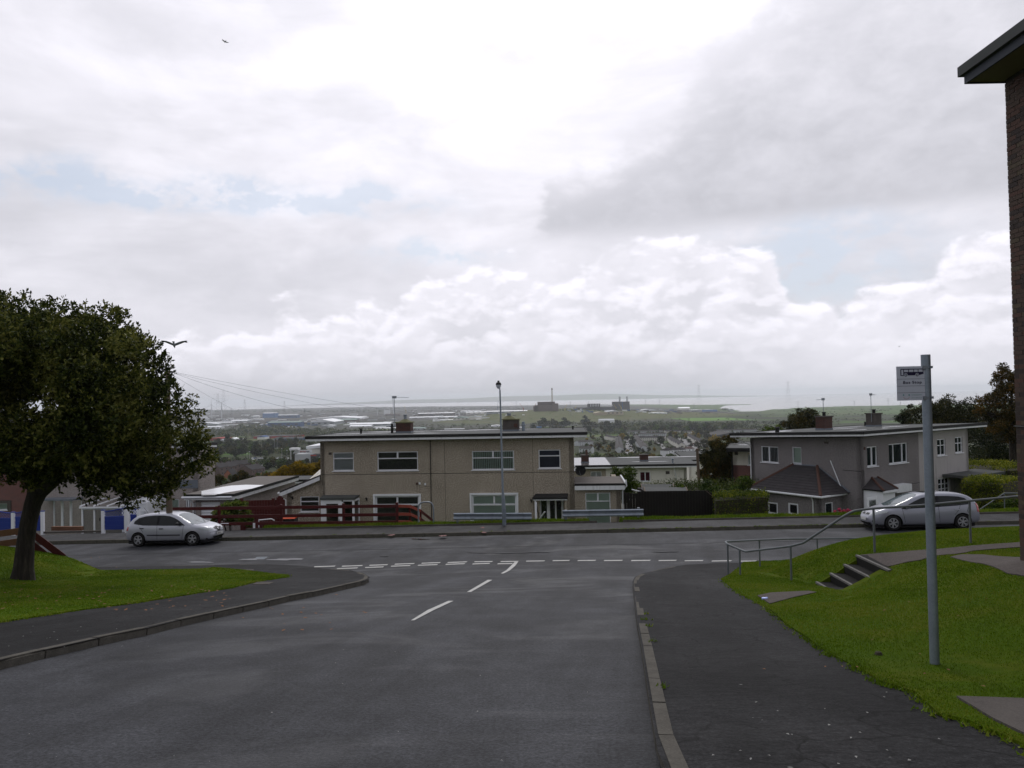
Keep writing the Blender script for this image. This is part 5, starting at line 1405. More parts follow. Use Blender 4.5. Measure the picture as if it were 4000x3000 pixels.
# pink-grey house partly behind the big tree (left), brick house beyond it, lean-to conservatory, patio doors
def left_houses():
	fr = Frame((0,47., -8.4),-4.745)
	x1 = fr.hit(771,1850)[0]; x0 = fr.hit(118,1850)[0]; z1 = fr.hit(787,1748)[1]
	wu = fr.rect((735,1785),(761,1830)); 
	pd = fr.rect((207,1950),(321,2062)); w2 = fr.rect((725,1948),(790,1990)); w2 = (w2[0], w2[1], x1 - .5, w2[3]); w3 = fr.rect((300,1770),(420,1850)); w4 = fr.rect((560,1770),(640,1840)); w5 = fr.rect((640,1950),(700,1992))
	wins = [(wu, 'one', 's:blind'),(w2, 'two', 's:blind'),(w3, 'top2', 's:blind'),(w4, 'top1', 's:blind'),(w5, 'one', 's:blindg')]
	root = thing('pink_grey_house', 'pink-grey pebble-dashed house behind the big tree, with patio doors', 'house', fr.o, fr.a)
	b = MB(); wall_panel(b, x0, x1,-1, z1, [w[0] for w in wins] + [pd]); wall_panel(b, 0,2.1,-1, z1, [], y=x1 - .28, ax=1); wall_panel(b, 0,7,-1, z1, [], y=x0, ax=1); wall_panel(b, x1 - 4, x1,-1, z1, [], y=2.1)
	b.build('wall', M['dash3'], root)
	for r_, lay, bl in wins: window(root, r_, lay, blind=bl)
	flat_roof(root, x0 - .5, x1 + .08,-.3,2.5, z1 + .2, z1 + .05)
	zl = fr.hit(787,1895)[1]; MB().box(x1 - 1.2, x1 + .03,-.03,.0, zl - .2, zl + .35).build('lead_apron', M['lead'], root)
	# patio doors: four lights in a white frame
	a0, c0, a1, c1 = pd; df = MB(); df.box(a0, a1,.02,.1, c1 - .08, c1); df.box(a0, a1,.02,.1, c0, c0 + .08)
	xs = [a0, a0 + (a1 - a0) * .30, a0 + (a1 - a0) * .60, a1]
	for x in xs: df.box(x - .07, x + .07,.02,.1, c0 + .08, c1 - .08)
	d_ = df.build('patio_door', M['white'], root)
	for p, q in zip(xs, xs[1:]): MB().box(p + .07, q - .07,.05,.06, c0 + .08, c1 - .08).build('pane', M['glass'], d_)
	MB().box(a0 - .3, a1 + .1,-1.0,0, c1 + .02, c1 + .12).build('awning', M['lead'], root)
	# conservatory: sloping glazed roof, white frames, side wall
	ct = thing('conservatory', 'white framed lean-to conservatory with sloping panelled roof behind the blue fence', 'conservatory', fr.o, fr.a)
	yf = -2.6
	zf = fr.hit(400,1977, yf)[1]; zw = fr.hit(440,1943,0)[1]
	lx0 = fr.hit(321,1977, yf)[0]; lx1 = fr.hit(479,1977, yf)[0]; wx0 = lx0; wx1 = lx1
	n = 3
	for k in range(n):
		u0, u1 = k / n, (k + 1) / n; A = Vector((lx0 + (lx1 - lx0) * u0, yf - .15, zf)); B = Vector((lx0 + (lx1 - lx0) * u1, yf - .15, zf)); C = Vector((B.x, 0, zw)); D_ = Vector((A.x, 0, zw))
		MB().add([A, B, C, D_], [(0,1,2,3)]).build('roof_panel', M['feltbrown'], ct)
	for k in range(n + 1):
		x = lx0 + (lx1 - lx0) * k / n; MB().beam((x, yf - .2, zf + .03),(x, 0, zw + .03),.09,.07).build('glazing_bar', M['white'], ct)
	MB().beam((lx0 - .05, yf - .18, zf - .06),(lx1 + .05, yf - .18, zf - .06),.10,.09).build('gutter', M['white'], ct)
	gx = [lx0, fr.hit(368,2000, yf)[0], fr.hit(398,2000, yf)[0], lx1]; b = MB()
	for x in gx: b.box(x - .06, x + .06, yf, yf + .07,.15, zf - .1)
	b.box(lx0, lx1, yf, yf + .07, zf - .22, zf - .1); b.box(lx0, lx1, yf, yf + .07,.15,.27); fm = b.build('front_frame', M['white'], ct)
	for p, q in zip(gx, gx[1:]): MB().box(p + .06, q - .06, yf + .03, yf + .04,.27, zf - .22).build('pane', M['glass'], fm)
	x = gx[2] - .12; MB().box(x - .02, x + .02, yf - .05, yf, 1.2,1.4).build('handle', M['black'], fm)
	# white lean-to side wing to the right with sloping barge board
	sx1 = fr.hit(565,1975, yf)[0]
	b = MB(); b.add([(lx1, yf, .0),(sx1, yf, .0),(sx1, yf, zf + .15),(lx1, yf, zf - .1),(lx1,0,.0),(sx1,0,0),(sx1,0, zw + .2),(lx1,0, zw)], [(0,1,2,3),(1,5,6,2),(3,2,6,7)]); b.build('side_wing', M['white'], ct)
	b = MB(); b.beam((lx1 - .05, yf - .05, zf + .0),(sx1 + .1, yf - .05, zf + .28),.08,.16); b.build('barge_board', M['white'], ct)
	window(ct, (lx1 + .9,.9, lx1 + 1.7, zf - .3), 'two', y=yf - .03, sill=False); downpipe(ct, [(sx1 + .12, yf, zf + .2),(sx1 + .12, yf, 0)],.05, 'white')
	# red brick house at the far left
	fr2 = Frame((0,50., -8.2),-4.745); x1 = fr2.hit(118,1950)[0]; z1 = fr2.hit(60,1760)[1]; wb = fr2.rect((-30,1967),(30,1992))
	rt = thing('brick_house', 'red brick house at the far left edge behind the tree trunk', 'house', fr2.o, fr2.a)
	b = MB(); wall_panel(b, x1 - 9, x1,-1, z1, [wb]); wall_panel(b, 0,7,-1, z1, [], y=x1 - .28, ax=1); b.build('wall', M['brickred'], rt)
	window(rt, wb, 'one', blind='s:blindg'); b = MB(); b.box(wb[0] - .2, wb[2] + .28,-.05,.0, wb[3], wb[3] + .22); b.box(wb[2], wb[2] + .28,-.05,0, wb[1] - .1, wb[3]); b.build('stone_surround', M['conc'], rt)
	flat_roof(rt, x1 - 9.5, x1 + .4,-.5,7.5, z1 + .2, z1 + .05)
left_houses()

# ------------------------------------------------------------------ the brick flats on the right edge
M['flatfascia'] = simple('slate_grey_fascia', (.055,.062,.075),.7,.2,4.)
def brick_flats():
	GZ = -2.78; cx, cy = 8.12,12.0
	root = thing('brick_flats', 'brown brick block of flats with deep flat eaves at the right edge', 'building', (cx, cy, GZ))
	top = 5.0 - GZ
	# plain core of the walls; the near corner of the street side is laid brick by brick
	b = MB(); b.box(.02,9,-14,-.02,-.8, top); b.build('wall', M['brick'], root)
	mort = MB(); mort.box(.006,.02,-3.2,-.008,-.6, top); mort.build('mortar', simple('mortar', (.075,.068,.058),.95,.2,6.), root)
	bm = [simple('brick_%s' % n, c, .9,.25,9., .25,.35) for n, c in (('brown', (.085,.060,.048)),('dark', (.055,.043,.039)),('red', (.098,.058,.046)),('buff', (.10,.078,.055)))]
	rr_ = random.Random(3)
	shapes = {}
	def bmesh_for(L, mi):
		k = (round(L, 3), mi)
		if k not in shapes: shapes[k] = MB().box(-.102,0,-L, 0,0,.065).mesh('brick', bm[mi])
		return shapes[k]
	rows = int((top + .3) / .075); rest = [MB() for _ in bm]; cnt = 0
	for r_ in range(rows):
		z = -.3 + r_ * .075; y = -.001
		hd = r_ % 2
		k = 0
		while y > -3.1:
			L = .1025 if (hd and k == 0) else .215
			mi = rr_.choices((0,1,2,3),(5,3,3,1))[0]; out = rr_.uniform(-.003,.004)
			if k < 2 or (k == 2 and z > 5.2):
				o = link('brick', bmesh_for(L, mi), root); o.location = (.102 - out - .102, y, z); o.location.x = -out + .102 - .0; cnt += 1
			else: rest[mi].box(-out, .09, y - L, y, z, z + .065)
			y -= L + .010; k += 1
	for q in rest:
		o = q.build('brick_courses', bm[rest.index(q)], root); o['kind'] = 'stuff'
	# return wall bricks read as toothing at the corner
	# roof: soffit, board and felt edge overhanging on street side and end
	ox = -.58; oe = .95; zt = top
	MB().box(ox, 9,-14, oe * 0 + .05, zt, zt + .10).build('soffit', simple('cream_soffit', (.22,.19,.11),.8,.1), root)
	b = MB(); b.box(ox - .03, ox, -14,.08, zt - .02, zt + .12); b.box(ox, 9,.05,.08, zt - .02, zt + .12); b.build('fascia', M['flatfascia'], root)
	b = MB(); b.box(ox - .10,9,-14,.14, zt + .12, zt + .28); b.build('roof', M['felt'], root)
	MB().tube([(-.03,-.0,2.15),(-.03,-3,2.15)],.012,6).build('cable', M['black'], root)
brick_flats()
# ------------------------------------------------------------------ foliage
M['leaf_big'] = leafmat('evergreen_leaf', ((.007,.012,.003),(.022,.034,.005),(.058,.071,.010),(.17,.17,.04)),.22,.9,.65)
M['leaf_green'] = leafmat('green_leaf', ((.014,.030,.005),(.042,.075,.010),(.085,.135,.018),(.16,.19,.03)),.25,.8)
M['leaf_hedge'] = leafmat('clipped_hedge_leaf', ((.016,.028,.005),(.040,.062,.010),(.075,.10,.015),(.12,.13,.025)),.2,1.5)
M['leaf_yhedge'] = leafmat('golden_green_hedge_leaf', ((.022,.040,.004),(.075,.11,.008),(.17,.20,.012),(.30,.29,.02)),.25,1.2)
M['leaf_dark'] = leafmat('dark_leaf', ((.006,.012,.005),(.016,.026,.009),(.034,.045,.013),(.075,.06,.02)),.2,.5)
M['leaf_brown'] = leafmat('olive_brown_leaf', ((.012,.016,.005),(.030,.034,.010),(.062,.058,.014),(.15,.09,.02)),.22,.45)
M['leaf_autumn'] = leafmat('russet_leaf', ((.018,.019,.006),(.045,.040,.010),(.085,.056,.013),(.18,.095,.018)),.3,.6)
M['leaf_gold'] = leafmat('golden_leaf', ((.06,.045,.004),(.17,.12,.008),(.30,.20,.010),(.42,.27,.014)),.3,.5)
M['leaf_pink'] = simple('pink_petals', (.30,.02,.06),.7,.3,9.)

def leaves(blobs, n, size, seed=1, aspect=.42, shell=.45, up=.3, zmin=None, jit=.12):
	g_ = np.random.default_rng(seed)
	B = np.array(blobs, float); area = (B[:, 3] * B[:, 4] + B[:, 3] * B[:, 5] + B[:, 4] * B[:, 5])
	idx = g_.choice(len(B), n, p=area / area.sum())
	d = g_.normal(size=(n, 3)); d /= np.linalg.norm(d, axis=1)[:, None]
	rad = 1 - shell * g_.random(n) ** 1.6 + g_.normal(0, jit, n)
	C = B[idx, :3] + d * B[idx, 3:6] * rad[:, None]
	if zmin is not None: C = C[C[:, 2] > zmin]; d = d[:len(C)] if False else d[:len(C)]
	n = len(C)
	ax = d[:n] * .8 + g_.normal(0,.75,(n, 3)); ax[:, 2] += up; ax /= np.linalg.norm(ax, axis=1)[:, None]
	t = np.cross(ax, g_.normal(size=(n, 3))); t /= np.linalg.norm(t, axis=1)[:, None]
	s = size * g_.uniform(.65,1.35, n)[:, None]
	V = np.stack([C - ax * s * .5, C + t * s * aspect * .5, C + ax * s * .5, C - t * s * aspect * .5],1)
	return V
def leafmesh(V): return V.reshape(-1,3), np.arange(len(V) * 4).reshape(-1,4)
def envelope(c, r, n, sub, seed, squash=1.0, zlo=-1.0):
	g_ = np.random.default_rng(seed); out = []
	while len(out) < n:
		d = g_.normal(size=3); d /= np.linalg.norm(d)
		if d[2] < zlo: continue
		k = g_.uniform(.55,.95); q = g_.uniform(*sub)
		out.append((c[0] + d[0] * r[0] * k, c[1] + d[1] * r[1] * k, c[2] + d[2] * r[2] * k, q, q, q * squash))
	return out
def limbs(b, base, top, r0, crown_pts, seed, n=6, fork=.55, mid=None):
	rr_ = random.Random(seed); base = Vector(base); top = Vector(top)
	pts = [base, base.lerp(top, .33) + Vector((rr_.uniform(-.1,.1),0,0)), base.lerp(top, .66), top] if mid is None else [base, *[Vector(m_) for m_ in mid], top]
	k = len(pts); b.tube([pts[0] - Vector((0,0,.3))] + pts, [r0 * 1.35, r0 * 1.15] + [r0 * (1 - .35 * (i + 1) / k) for i in range(k - 1)],12)
	for c_ in rr_.sample(crown_pts, min(n, len(crown_pts))):
		c_ = Vector(c_[:3]); s = base.lerp(top, rr_.uniform(fork, 1)); m1 = s.lerp(c_, .45) + Vector((rr_.uniform(-.2,.2), rr_.uniform(-.2,.2),-.1 * (c_ - s).length))
		b.tube([s, m1, c_], [r0 * .42, r0 * .26, r0 * .06],7)
def tree(name, label, cat, base, blobs, n, size, mat, trunk_r=.2, top=None, seed=1, nl=8, group=None, aspect=.42, mid=None, shell=.45, fork=.55, up=.3):
	base = Vector(base); t = thing(name, label, cat, base, 0, group)
	V, Fc = leafmesh(leaves(blobs, n, size, seed, aspect, shell, up))
	npmesh('crown', V - np.array(base), Fc, M[mat], t)
	b = MB(); cz = np.mean([q[2] for q in blobs]); top = Vector(top) if top else Vector((base.x, base.y, base.z + (cz - base.z) * .9))
	limbs(b, base, top, trunk_r, list(blobs), seed, nl, fork, mid)
	b.build('trunk', M['bark'], t, smooth=True, rel=base)
	return t
# the big evergreen on the left lawn ---------------------------------------------------------
def big_tree():
	Y = 20.2
	def P(px, py, dy=0): return at(px, py, Y + dy)
	base = P(88,2255); base.z = float(left_lawn_z(base.x, base.y)) - .02
	outline = [(-640,1500),(-560,1330),(-330,1230),(-120,1200),(40,1245),(215,1265),(400,1265),(490,1330),(570,1400),(590,1500),(680,1590),(715,1700),(700,1790),(610,1840),(560,1890),(440,1880),(300,1850),(160,1860),(-60,1850),(-300,1850),(-560,1800),(-680,1660)]
	rr_ = random.Random(5); bl = []
	cx_, cy_ = 20,1560
	for px, py in outline:
		for k, sub in ((1.0,(.50,.78)),(.80,(.62,.95)),(.52,(.7,1.1))):
			for dy in ((0,) if k == 1.0 else (-2.2 * (1.05 - k) * 1.9,2.2 * (1.05 - k) * 1.6)):
				q = rr_.uniform(*sub); p = P(cx_ + (px - cx_) * k + rr_.uniform(-30,30), cy_ + (py - cy_) * k + rr_.uniform(-30,30), dy + rr_.uniform(-.3,.3))
				bl.append((p.x, p.y, p.z, q, q, q * .72))
	for _ in range(26):
		p = P(rr_.uniform(-500,560), rr_.uniform(1330,1800), rr_.uniform(-3.2,-1.4)); q = rr_.uniform(.45,.8); bl.append((p.x, p.y, p.z, q, q, q * .7))
	for px, py in ((-30,1185),(170,1225),(60,1215),(310,1215),(430,1232),(345,1240),(510,1310),(555,1345),(610,1400),(640,1450),(735,1700),(765,1740),(745,1790),(-20,1490),(-60,1560),(20,1440),(-100,1450),(765,1690),(640,1900),(690,1850),(500,1920),(600,1935),(360,1900),(-210,1190)):
		p = P(px, py + 22, rr_.uniform(-.5,.5)); bl.append((p.x, p.y, p.z, .28,.28,.34))
	for px, py in ((-40,1480),(-90,1560),(10,1560),(-120,1440),(40,1500),(-60,1380),(20,1340)):
		for dy in (-1.2,0,1.2): p = P(px, py, dy); bl.append((p.x, p.y, p.z, .75,.75,.6))
	t = thing('evergreen_tree', 'big dark evergreen tree with a leaning trunk on the left lawn', 'tree', base)
	# leaves grow in sprigs: a point cloud on the blobs, each with a tuft of leaves
	g_ = np.random.default_rng(3)
	V0 = leaves(bl, 26000,.10,11,.38,.5,.3, jit=.06); C = V0.mean(1)
	k = 9; C = np.repeat(C, k, 0); n = len(C)
	out = C - np.array(P(20,1600)); out /= np.linalg.norm(out, axis=1)[:, None]
	stem = np.repeat(g_.normal(0,.5,(n // k, 3)), k, 0) + out * .6; stem[:, 2] += .45; stem /= np.linalg.norm(stem, axis=1)[:, None]
	h = np.tile(np.linspace(0,1, k), n // k)[:, None] * .17
	ax = stem * .7 + g_.normal(0,.62,(n, 3)); ax /= np.linalg.norm(ax, axis=1)[:, None]
	s = g_.uniform(.08,.14, n)[:, None]; C = C + stem * h + ax * s * .5
	tt = np.cross(ax, g_.normal(size=(n, 3))); tt /= np.linalg.norm(tt, axis=1)[:, None]
	V = np.stack([C - ax * s * .5, C + tt * s * .23, C + ax * s * .5, C - tt * s * .23],1)
	v, f = leafmesh(V); npmesh('crown', v - np.array(base), f, M['leaf_big'], t)
	b = MB(); top = P(185,1900)
	b.tube([base - Vector((0,0,.3)), base, P(92,2220), P(100,2120), P(112,2040), P(128,1970), P(150,1915)], [.38,.31,.25,.215,.21,.21,.24],16)
	b.tube([P(145,1930), P(120,1880), P(95,1820), P(40,1700)], [.18,.16,.13,.08],10)
	b.tube([P(150,1925), P(180,1850,.3), P(190,1760,.4), P(200,1600,.4)], [.17,.15,.12,.07],10)
	b.tube([P(160,1925), P(215,1880,-.3), P(270,1820,-.4), P(380,1700,-.5), P(520,1600,-.5)], [.17,.14,.12,.08,.04],10)
	b.tube([P(140,1900), P(60,1790,-.6), P(-100,1650,-.8)], [.12,.09,.05],8)
	b.build('trunk', M['bark'], t, smooth=80, rel=base)
big_tree()

def hedge(name, label, pts, w, h0, h1, n, size, mat, seed=1, rough=.10, cat='hedge'):
	"""clipped hedge along pts (world x,y,z base); box-shaped cloud of leaves around a dark core"""
	g_ = np.random.default_rng(seed); t = thing(name, label, cat, pts[0]); P_ = [Vector(p) for p in pts]
	lens = [(b - a).length for a, b in zip(P_, P_[1:])]; tot = sum(lens); allV = []; core = MB()
	for a, b, L in zip(P_, P_[1:], lens):
		d = (b - a); dh = Vector((d.x, d.y, 0)).normalized(); sd = Vector((-dh.y, dh.x, 0))
		m_ = int(n * L / tot)
		u = g_.random(m_); face = g_.random(m_); s = np.where(face < .36,-1., np.where(face < .5,1., g_.uniform(-1,1, m_))); hz = np.where(face < .5, g_.random(m_),1.)
		endf = face > .92; u = np.where(endf, np.where(g_.random(m_) < .5,0,1), u); hz = np.where(endf, g_.random(m_), hz)
		ztop = h0 + (h1 - h0) * u
		C = np.array(a)[None] + np.array(d)[None] * u[:, None] + np.array(sd)[None] * (s * w / 2)[:, None]
		C[:, 2] += hz * ztop
		bump = .5 + .5 * np.sin(C[:, 0] * 3.1 + C[:, 1] * 1.7) * np.sin(C[:, 2] * 4 + C[:, 0])
		C += g_.normal(0, rough * .5,(m_, 3)) ; C[:, 2] += np.where(hz >= 1, bump * rough, 0)
		ax = g_.normal(0,.7,(m_, 3)); ax[:, 2] += .5; ax[:, 0] += s * sd.x * .5; ax[:, 1] += s * sd.y * .5; ax /= np.linalg.norm(ax, axis=1)[:, None]
		tt = np.cross(ax, g_.normal(size=(m_, 3))); tt /= np.linalg.norm(tt, axis=1)[:, None]; sz = (size * g_.uniform(.6,1.4, m_))[:, None]
		allV.append(np.stack([C - ax * sz * .5, C + tt * sz * .22, C + ax * sz * .5, C - tt * sz * .22],1))
		q = w / 2 - .06; core.prism([a + sd * q - Vector((0,0,.3)), a - sd * q - Vector((0,0,.3)), b - sd * q - Vector((0,0,.3)), b + sd * q - Vector((0,0,.3))],(0,0, min(h0, h1) + .22))
	V, f = leafmesh(np.concatenate(allV)); npmesh('foliage', V - np.array(P_[0]), f, M[mat], t)
	core.build('twigs', M['soil'], t, rel=P_[0])
	return t
def bush(name, label, base, blobs, n, size, mat, seed=1, cat='bush', aspect=.42, up=.4, group=None):
	base = Vector(base); t = thing(name, label, cat, base, 0, group)
	V, f = leafmesh(leaves(blobs, n, size, seed, aspect, .6, up)); npmesh('foliage', V - np.array(base), f, M[mat], t)
	b = MB(); rr_ = random.Random(seed)
	for q in rr_.sample(list(blobs), min(5, len(blobs))): b.tube([base, base.lerp(Vector(q[:3]),.5) + Vector((0,0,.1)), Vector(q[:3])], [.05,.035,.012],6)
	b.build('stems', M['bark'], t, rel=base)
	return t
def pxblobs(l, Y, sub=1.0, thick=.8, seed=0, squash=.8):
	"""foliage masses from (px, py, radius px)"""
	rr_ = random.Random(seed); out = []
	for px, py, r_ in l:
		p = at(px, py, Y); q = r_ / F * Y
		m_ = max(3, int(6 * sub))
		for _ in range(m_):
			a, c_ = rr_.uniform(0,6.28), rr_.uniform(.2,.8)
			out.append((p.x + math.cos(a) * q * c_, p.y + rr_.uniform(-1,1) * q * thick, p.z + math.sin(a) * q * c_, q * .42, q * .42, q * .42 * squash))
	return out
# hedges and bushes behind the verge -----------------------------------------------------------
def gz(px, py, Y): return at(px, py, Y)
def hp(px, Y, z): p = at(px, 1900, Y); return (p.x, Y, z)
hedge('hedge', 'low golden-green clipped hedge beside the verge left of the grey house', [hp(2790,38.6,-7.8), hp(2992,38.1,-7.6)],1.4,7.8 - 5.30 + .0,7.6 - 5.22,9000,.085, 'leaf_yhedge', 3,.12)
hedge('hedge', 'dark sprawling hedge rising behind the golden-green hedge', [hp(2560,46.5,-8.6), hp(2960,45.0,-8.4)],2.0,8.6 - 5.95,8.4 - 5.75,12000,.11, 'leaf_hedge', 5,.35)
hedge('hedge', 'long bushy hedge below the pale house with the wet roof', [hp(2500,53,-9.8), hp(2960,52,-9.5)],2.2,9.8 - 6.95,9.5 - 6.75,14000,.12, 'leaf_hedge', 9,.35)
b_ = pxblobs([(2860,1925,40),(2905,1890,38),(2780,1925,45),(2650,1925,35)],42.5,2,1.2,4)
bush('bush', 'loose green bush beside the corner of the grey house', hp(2850,42.5,-8.3), b_, 7000,.12, 'leaf_green', 4)
b_ = pxblobs([(2440,1865,45),(2420,1895,50),(2460,1900,45),(2445,1925,45),(2410,1845,25),(2470,1840,18)],49,2.2,1,8)
bush('bush', 'tall bright green bush behind the felt-roofed extension', hp(2440,49,-9.4), b_, 9000,.13, 'leaf_green', 8)
b_ = pxblobs([(890,1985,26),(930,1975,28),(860,2005,28),(950,2010,34),(900,2020,40),(845,2030,22),(975,2040,22)],38.6,2.2,1,12)
bush('bush', 'leafy laurel bush behind the red rail fence, in front of the garage', hp(905,38.6,-8.1), b_, 6000,.16, 'leaf_green', 12, aspect=.4)
b_ = pxblobs([(3270,2000,9),(3285,1994,9),(3300,2002,8),(3320,1999,8),(3335,2003,8),(3255,2005,7)],38.2,1,.5,2)
bush('hydrangea', 'hydrangea with deep pink flower heads below the corner of the grey house', hp(3290,38.2,-6.9), [(p[0], p[1], p[2] - .12, *p[3:]) for p in b_],900,.10, 'leaf_green', 3)
hb = thing('flower_head_cluster', 'deep pink flower heads topping the hydrangea by the grey house', 'flowers', hp(3290,38.15,-6.9))
for q, (px, py) in enumerate(((3262,1999),(3278,1990),(3283,1999),(3297,1996),(3305,2002),(3322,1998),(3334,2003),(3312,1993))):
	p = at(px, py, 38.0); b = MB(); b.lathe([(0,-.09),(.07,-.06),(.10,0),(.07,.06),(0,.09)], p, 8); b.build('flower_head', M['leaf_pink'], hb, smooth=True, rel=hb.location)
# right side hedges
hedge('hedge', 'tall golden-topped hedge at the right behind the silver car', [hp(3800,40.0,-7.0), hp(3955,38.5,-6.9)],2.6,7.0 - 4.9,6.9 - 4.85,14000,.09, 'leaf_yhedge', 13,.14)
hedge('hedge', 'long yellow-green hedge running back under the dark trees', [hp(3790,52,-7.6), hp(3900,47,-7.4), hp(4060,45,-7.2)],2.4,7.6 - 5.3,7.4 - 5.1 + .3,12000,.10, 'leaf_yhedge', 17,.16)
b_ = pxblobs([(3870,1985,18),(3900,1980,20),(3935,1970,26),(3965,1965,26),(3850,1995,12)],36.6,2,.8,22)
bush('shrub', 'round clipped green shrubs beside the white garden rail', hp(3920,36.6,-6.3), b_, 5000,.09, 'leaf_green', 22)
# trees behind the right-hand houses
def ptree(name, label, px, Y, zbase, blobs, n, size, mat, seed, tr=.25, sub=1.6, thick=1.0, group=None, cat='tree'):
	b = pxblobs(blobs, Y, sub, thick, seed); base = at(px, 1800, Y); base.z = zbase
	return tree(name, label, cat, base, b, n, size, mat, tr, seed=seed, group=group)
ptree('broadleaf_tree', 'dark broad tree directly behind the far end of the grey house', 3700,66,-11, [(3640,1640,70),(3700,1600,60),(3760,1610,60),(3690,1680,90),(3790,1690,80),(3640,1560 + 40,40),(3800,1650,60)],30000,.17, 'leaf_brown', 31,.35,2.4)
ptree('broadleaf_tree', 'large dark green tree filling the gap between grey house and brick flats', 3860,58,-9.5, [(3850,1700,90),(3900,1780,90),(3820,1790,80),(3940,1690,80),(3960,1800,80),(3870,1850,70),(3790,1850,60),(3960,1880,60)],34000,.15, 'leaf_dark', 32,.4,2.4)
ptree('autumn_tree', 'russet autumn tree standing tall beside the brick flats', 3960,50,-8.5, [(3950,1460,50),(3920,1530,55),(3870,1570,40),(3960,1600,80),(3890,1640,60),(3985,1500,50),(3830,1600,20),(3960,1700,60)],22000,.15, 'leaf_autumn', 33,.3,2.2)
ptree('conifer', 'small dark conifer rising over the grey house roof', 3555,72,-11.5, [(3560,1600,22),(3550,1625,32),(3545,1655,40),(3555,1690,45)],7000,.16, 'leaf_dark', 34,.2,2)
ptree('broadleaf_tree', 'round olive tree showing over the left end of the grey roof', 3135,88,-14, [(3100,1650,38),(3140,1630,40),(3180,1650,38),(3130,1680,50),(3190,1690,40)],12000,.22, 'leaf_brown', 35,.3,2)
ptree('broadleaf_tree', 'low green tree behind the left edge of the grey roof', 3020,92,-15, [(3010,1685,20),(3040,1680,20),(2990,1692,16)],3000,.2, 'leaf_green', 36,.2,2)
ptree('broadleaf_tree', 'big olive-brown tree left of the white and brick house', 2830,63,-11, [(2860,1720,30),(2800,1740,30),(2840,1770,60),(2790,1800,50),(2850,1830,60),(2770,1850,40),(2810,1870,40),(2740,1850,18),(2880,1740,25),(2820,1790,50),(2870,1800,50),(2895,1850,40),(2760,1790,30)],46000,.18, 'leaf_brown', 37,.3,2.2)
ptree('golden_tree', 'bright golden autumn tree between the garage and the tan house', 1150,104,-17.3, [(1165,1832,38),(1120,1848,34),(1195,1848,42),(1080,1872,30),(1140,1880,48),(1205,1875,36),(1060,1893,25)],24000,.24, 'leaf_gold', 38,.25,2.2)
ptree('golden_tree', 'orange-gold tree touching the left wall of the tan house', 1240,112,-18, [(1235,1832,30),(1258,1820,32),(1215,1850,30),(1250,1865,34)],12000,.25, 'leaf_gold', 39,.25,2)
ptree('broadleaf_tree', 'green and yellow tree over the garage roof', 950,118,-19, [(945,1865,26),(915,1880,24),(985,1880,24),(950,1895,34),(890,1890,16)],8000,.26, 'leaf_brown', 40,.25,2)
ptree('broadleaf_tree', 'brown bare-looking tree beside the golden tree', 1050,125,-20, [(1045,1860,18),(1020,1880,20),(1060,1885,20)],3500,.25, 'leaf_autumn', 41,.2,2)
ptree('broadleaf_tree', 'olive tree right of the pink-grey house corner', 810,115,-19, [(815,1850,20),(800,1880,26),(850,1875,22),(835,1895,22)],5000,.26, 'leaf_brown', 42,.25,2)
# ------------------------------------------------------------------ lamp post
def lamp_post():
	Y = 35.25; p = at(1970,2046, Y); base = Vector((p.x, Y, H(p.x, Y) + KH)); top = at(1953,1524, Y); mid = at(1966,1948, Y)
	t = thing('street_lamp', 'tall grey street lamp post in front of the tan houses', 'street lamp', base)
	m1 = at(1964,1920, Y)
	MB().tube([base, mid], [.092,.088],14).build('lower_column', M['galvpole'], t, smooth=True, rel=base)
	MB().tube([mid, m1, top], [.088,.052,.036],12).build('column', M['galvpole'], t, smooth=True, rel=base)
	d = at(1975,2012, Y); MB().box(d.x - .05, d.x + .03, Y - .105, Y - .085, d.z - .3, d.z + .3).build('access_door', M['galvpole'], t, rel=base)
	c = at(1949,1505, Y)
	b = MB(); b.tube([top + Vector((0,0,-.05)), c + Vector((.02,0,.02))],.035,8); b.lathe([(0,-.17),(.07,-.14),(.11,-.06),(.13,.03),(.11,.10),(.05,.13),(0,.14)], c + Vector((-.02,0,0)),14); ln = b.build('lantern', M['signw'], t, smooth=True, rel=base)
	b = MB(); b.lathe([(.135,.02),(.12,.11),(.06,.15),(0,.16)], c + Vector((-.02,0,0)),14); b.lathe([(.05,.15),(.05,.22),(0,.22)], c + Vector((-.02,0,0)),8); b.build('lantern_hood', M['black'], t, smooth=True, rel=base)
lamp_post()
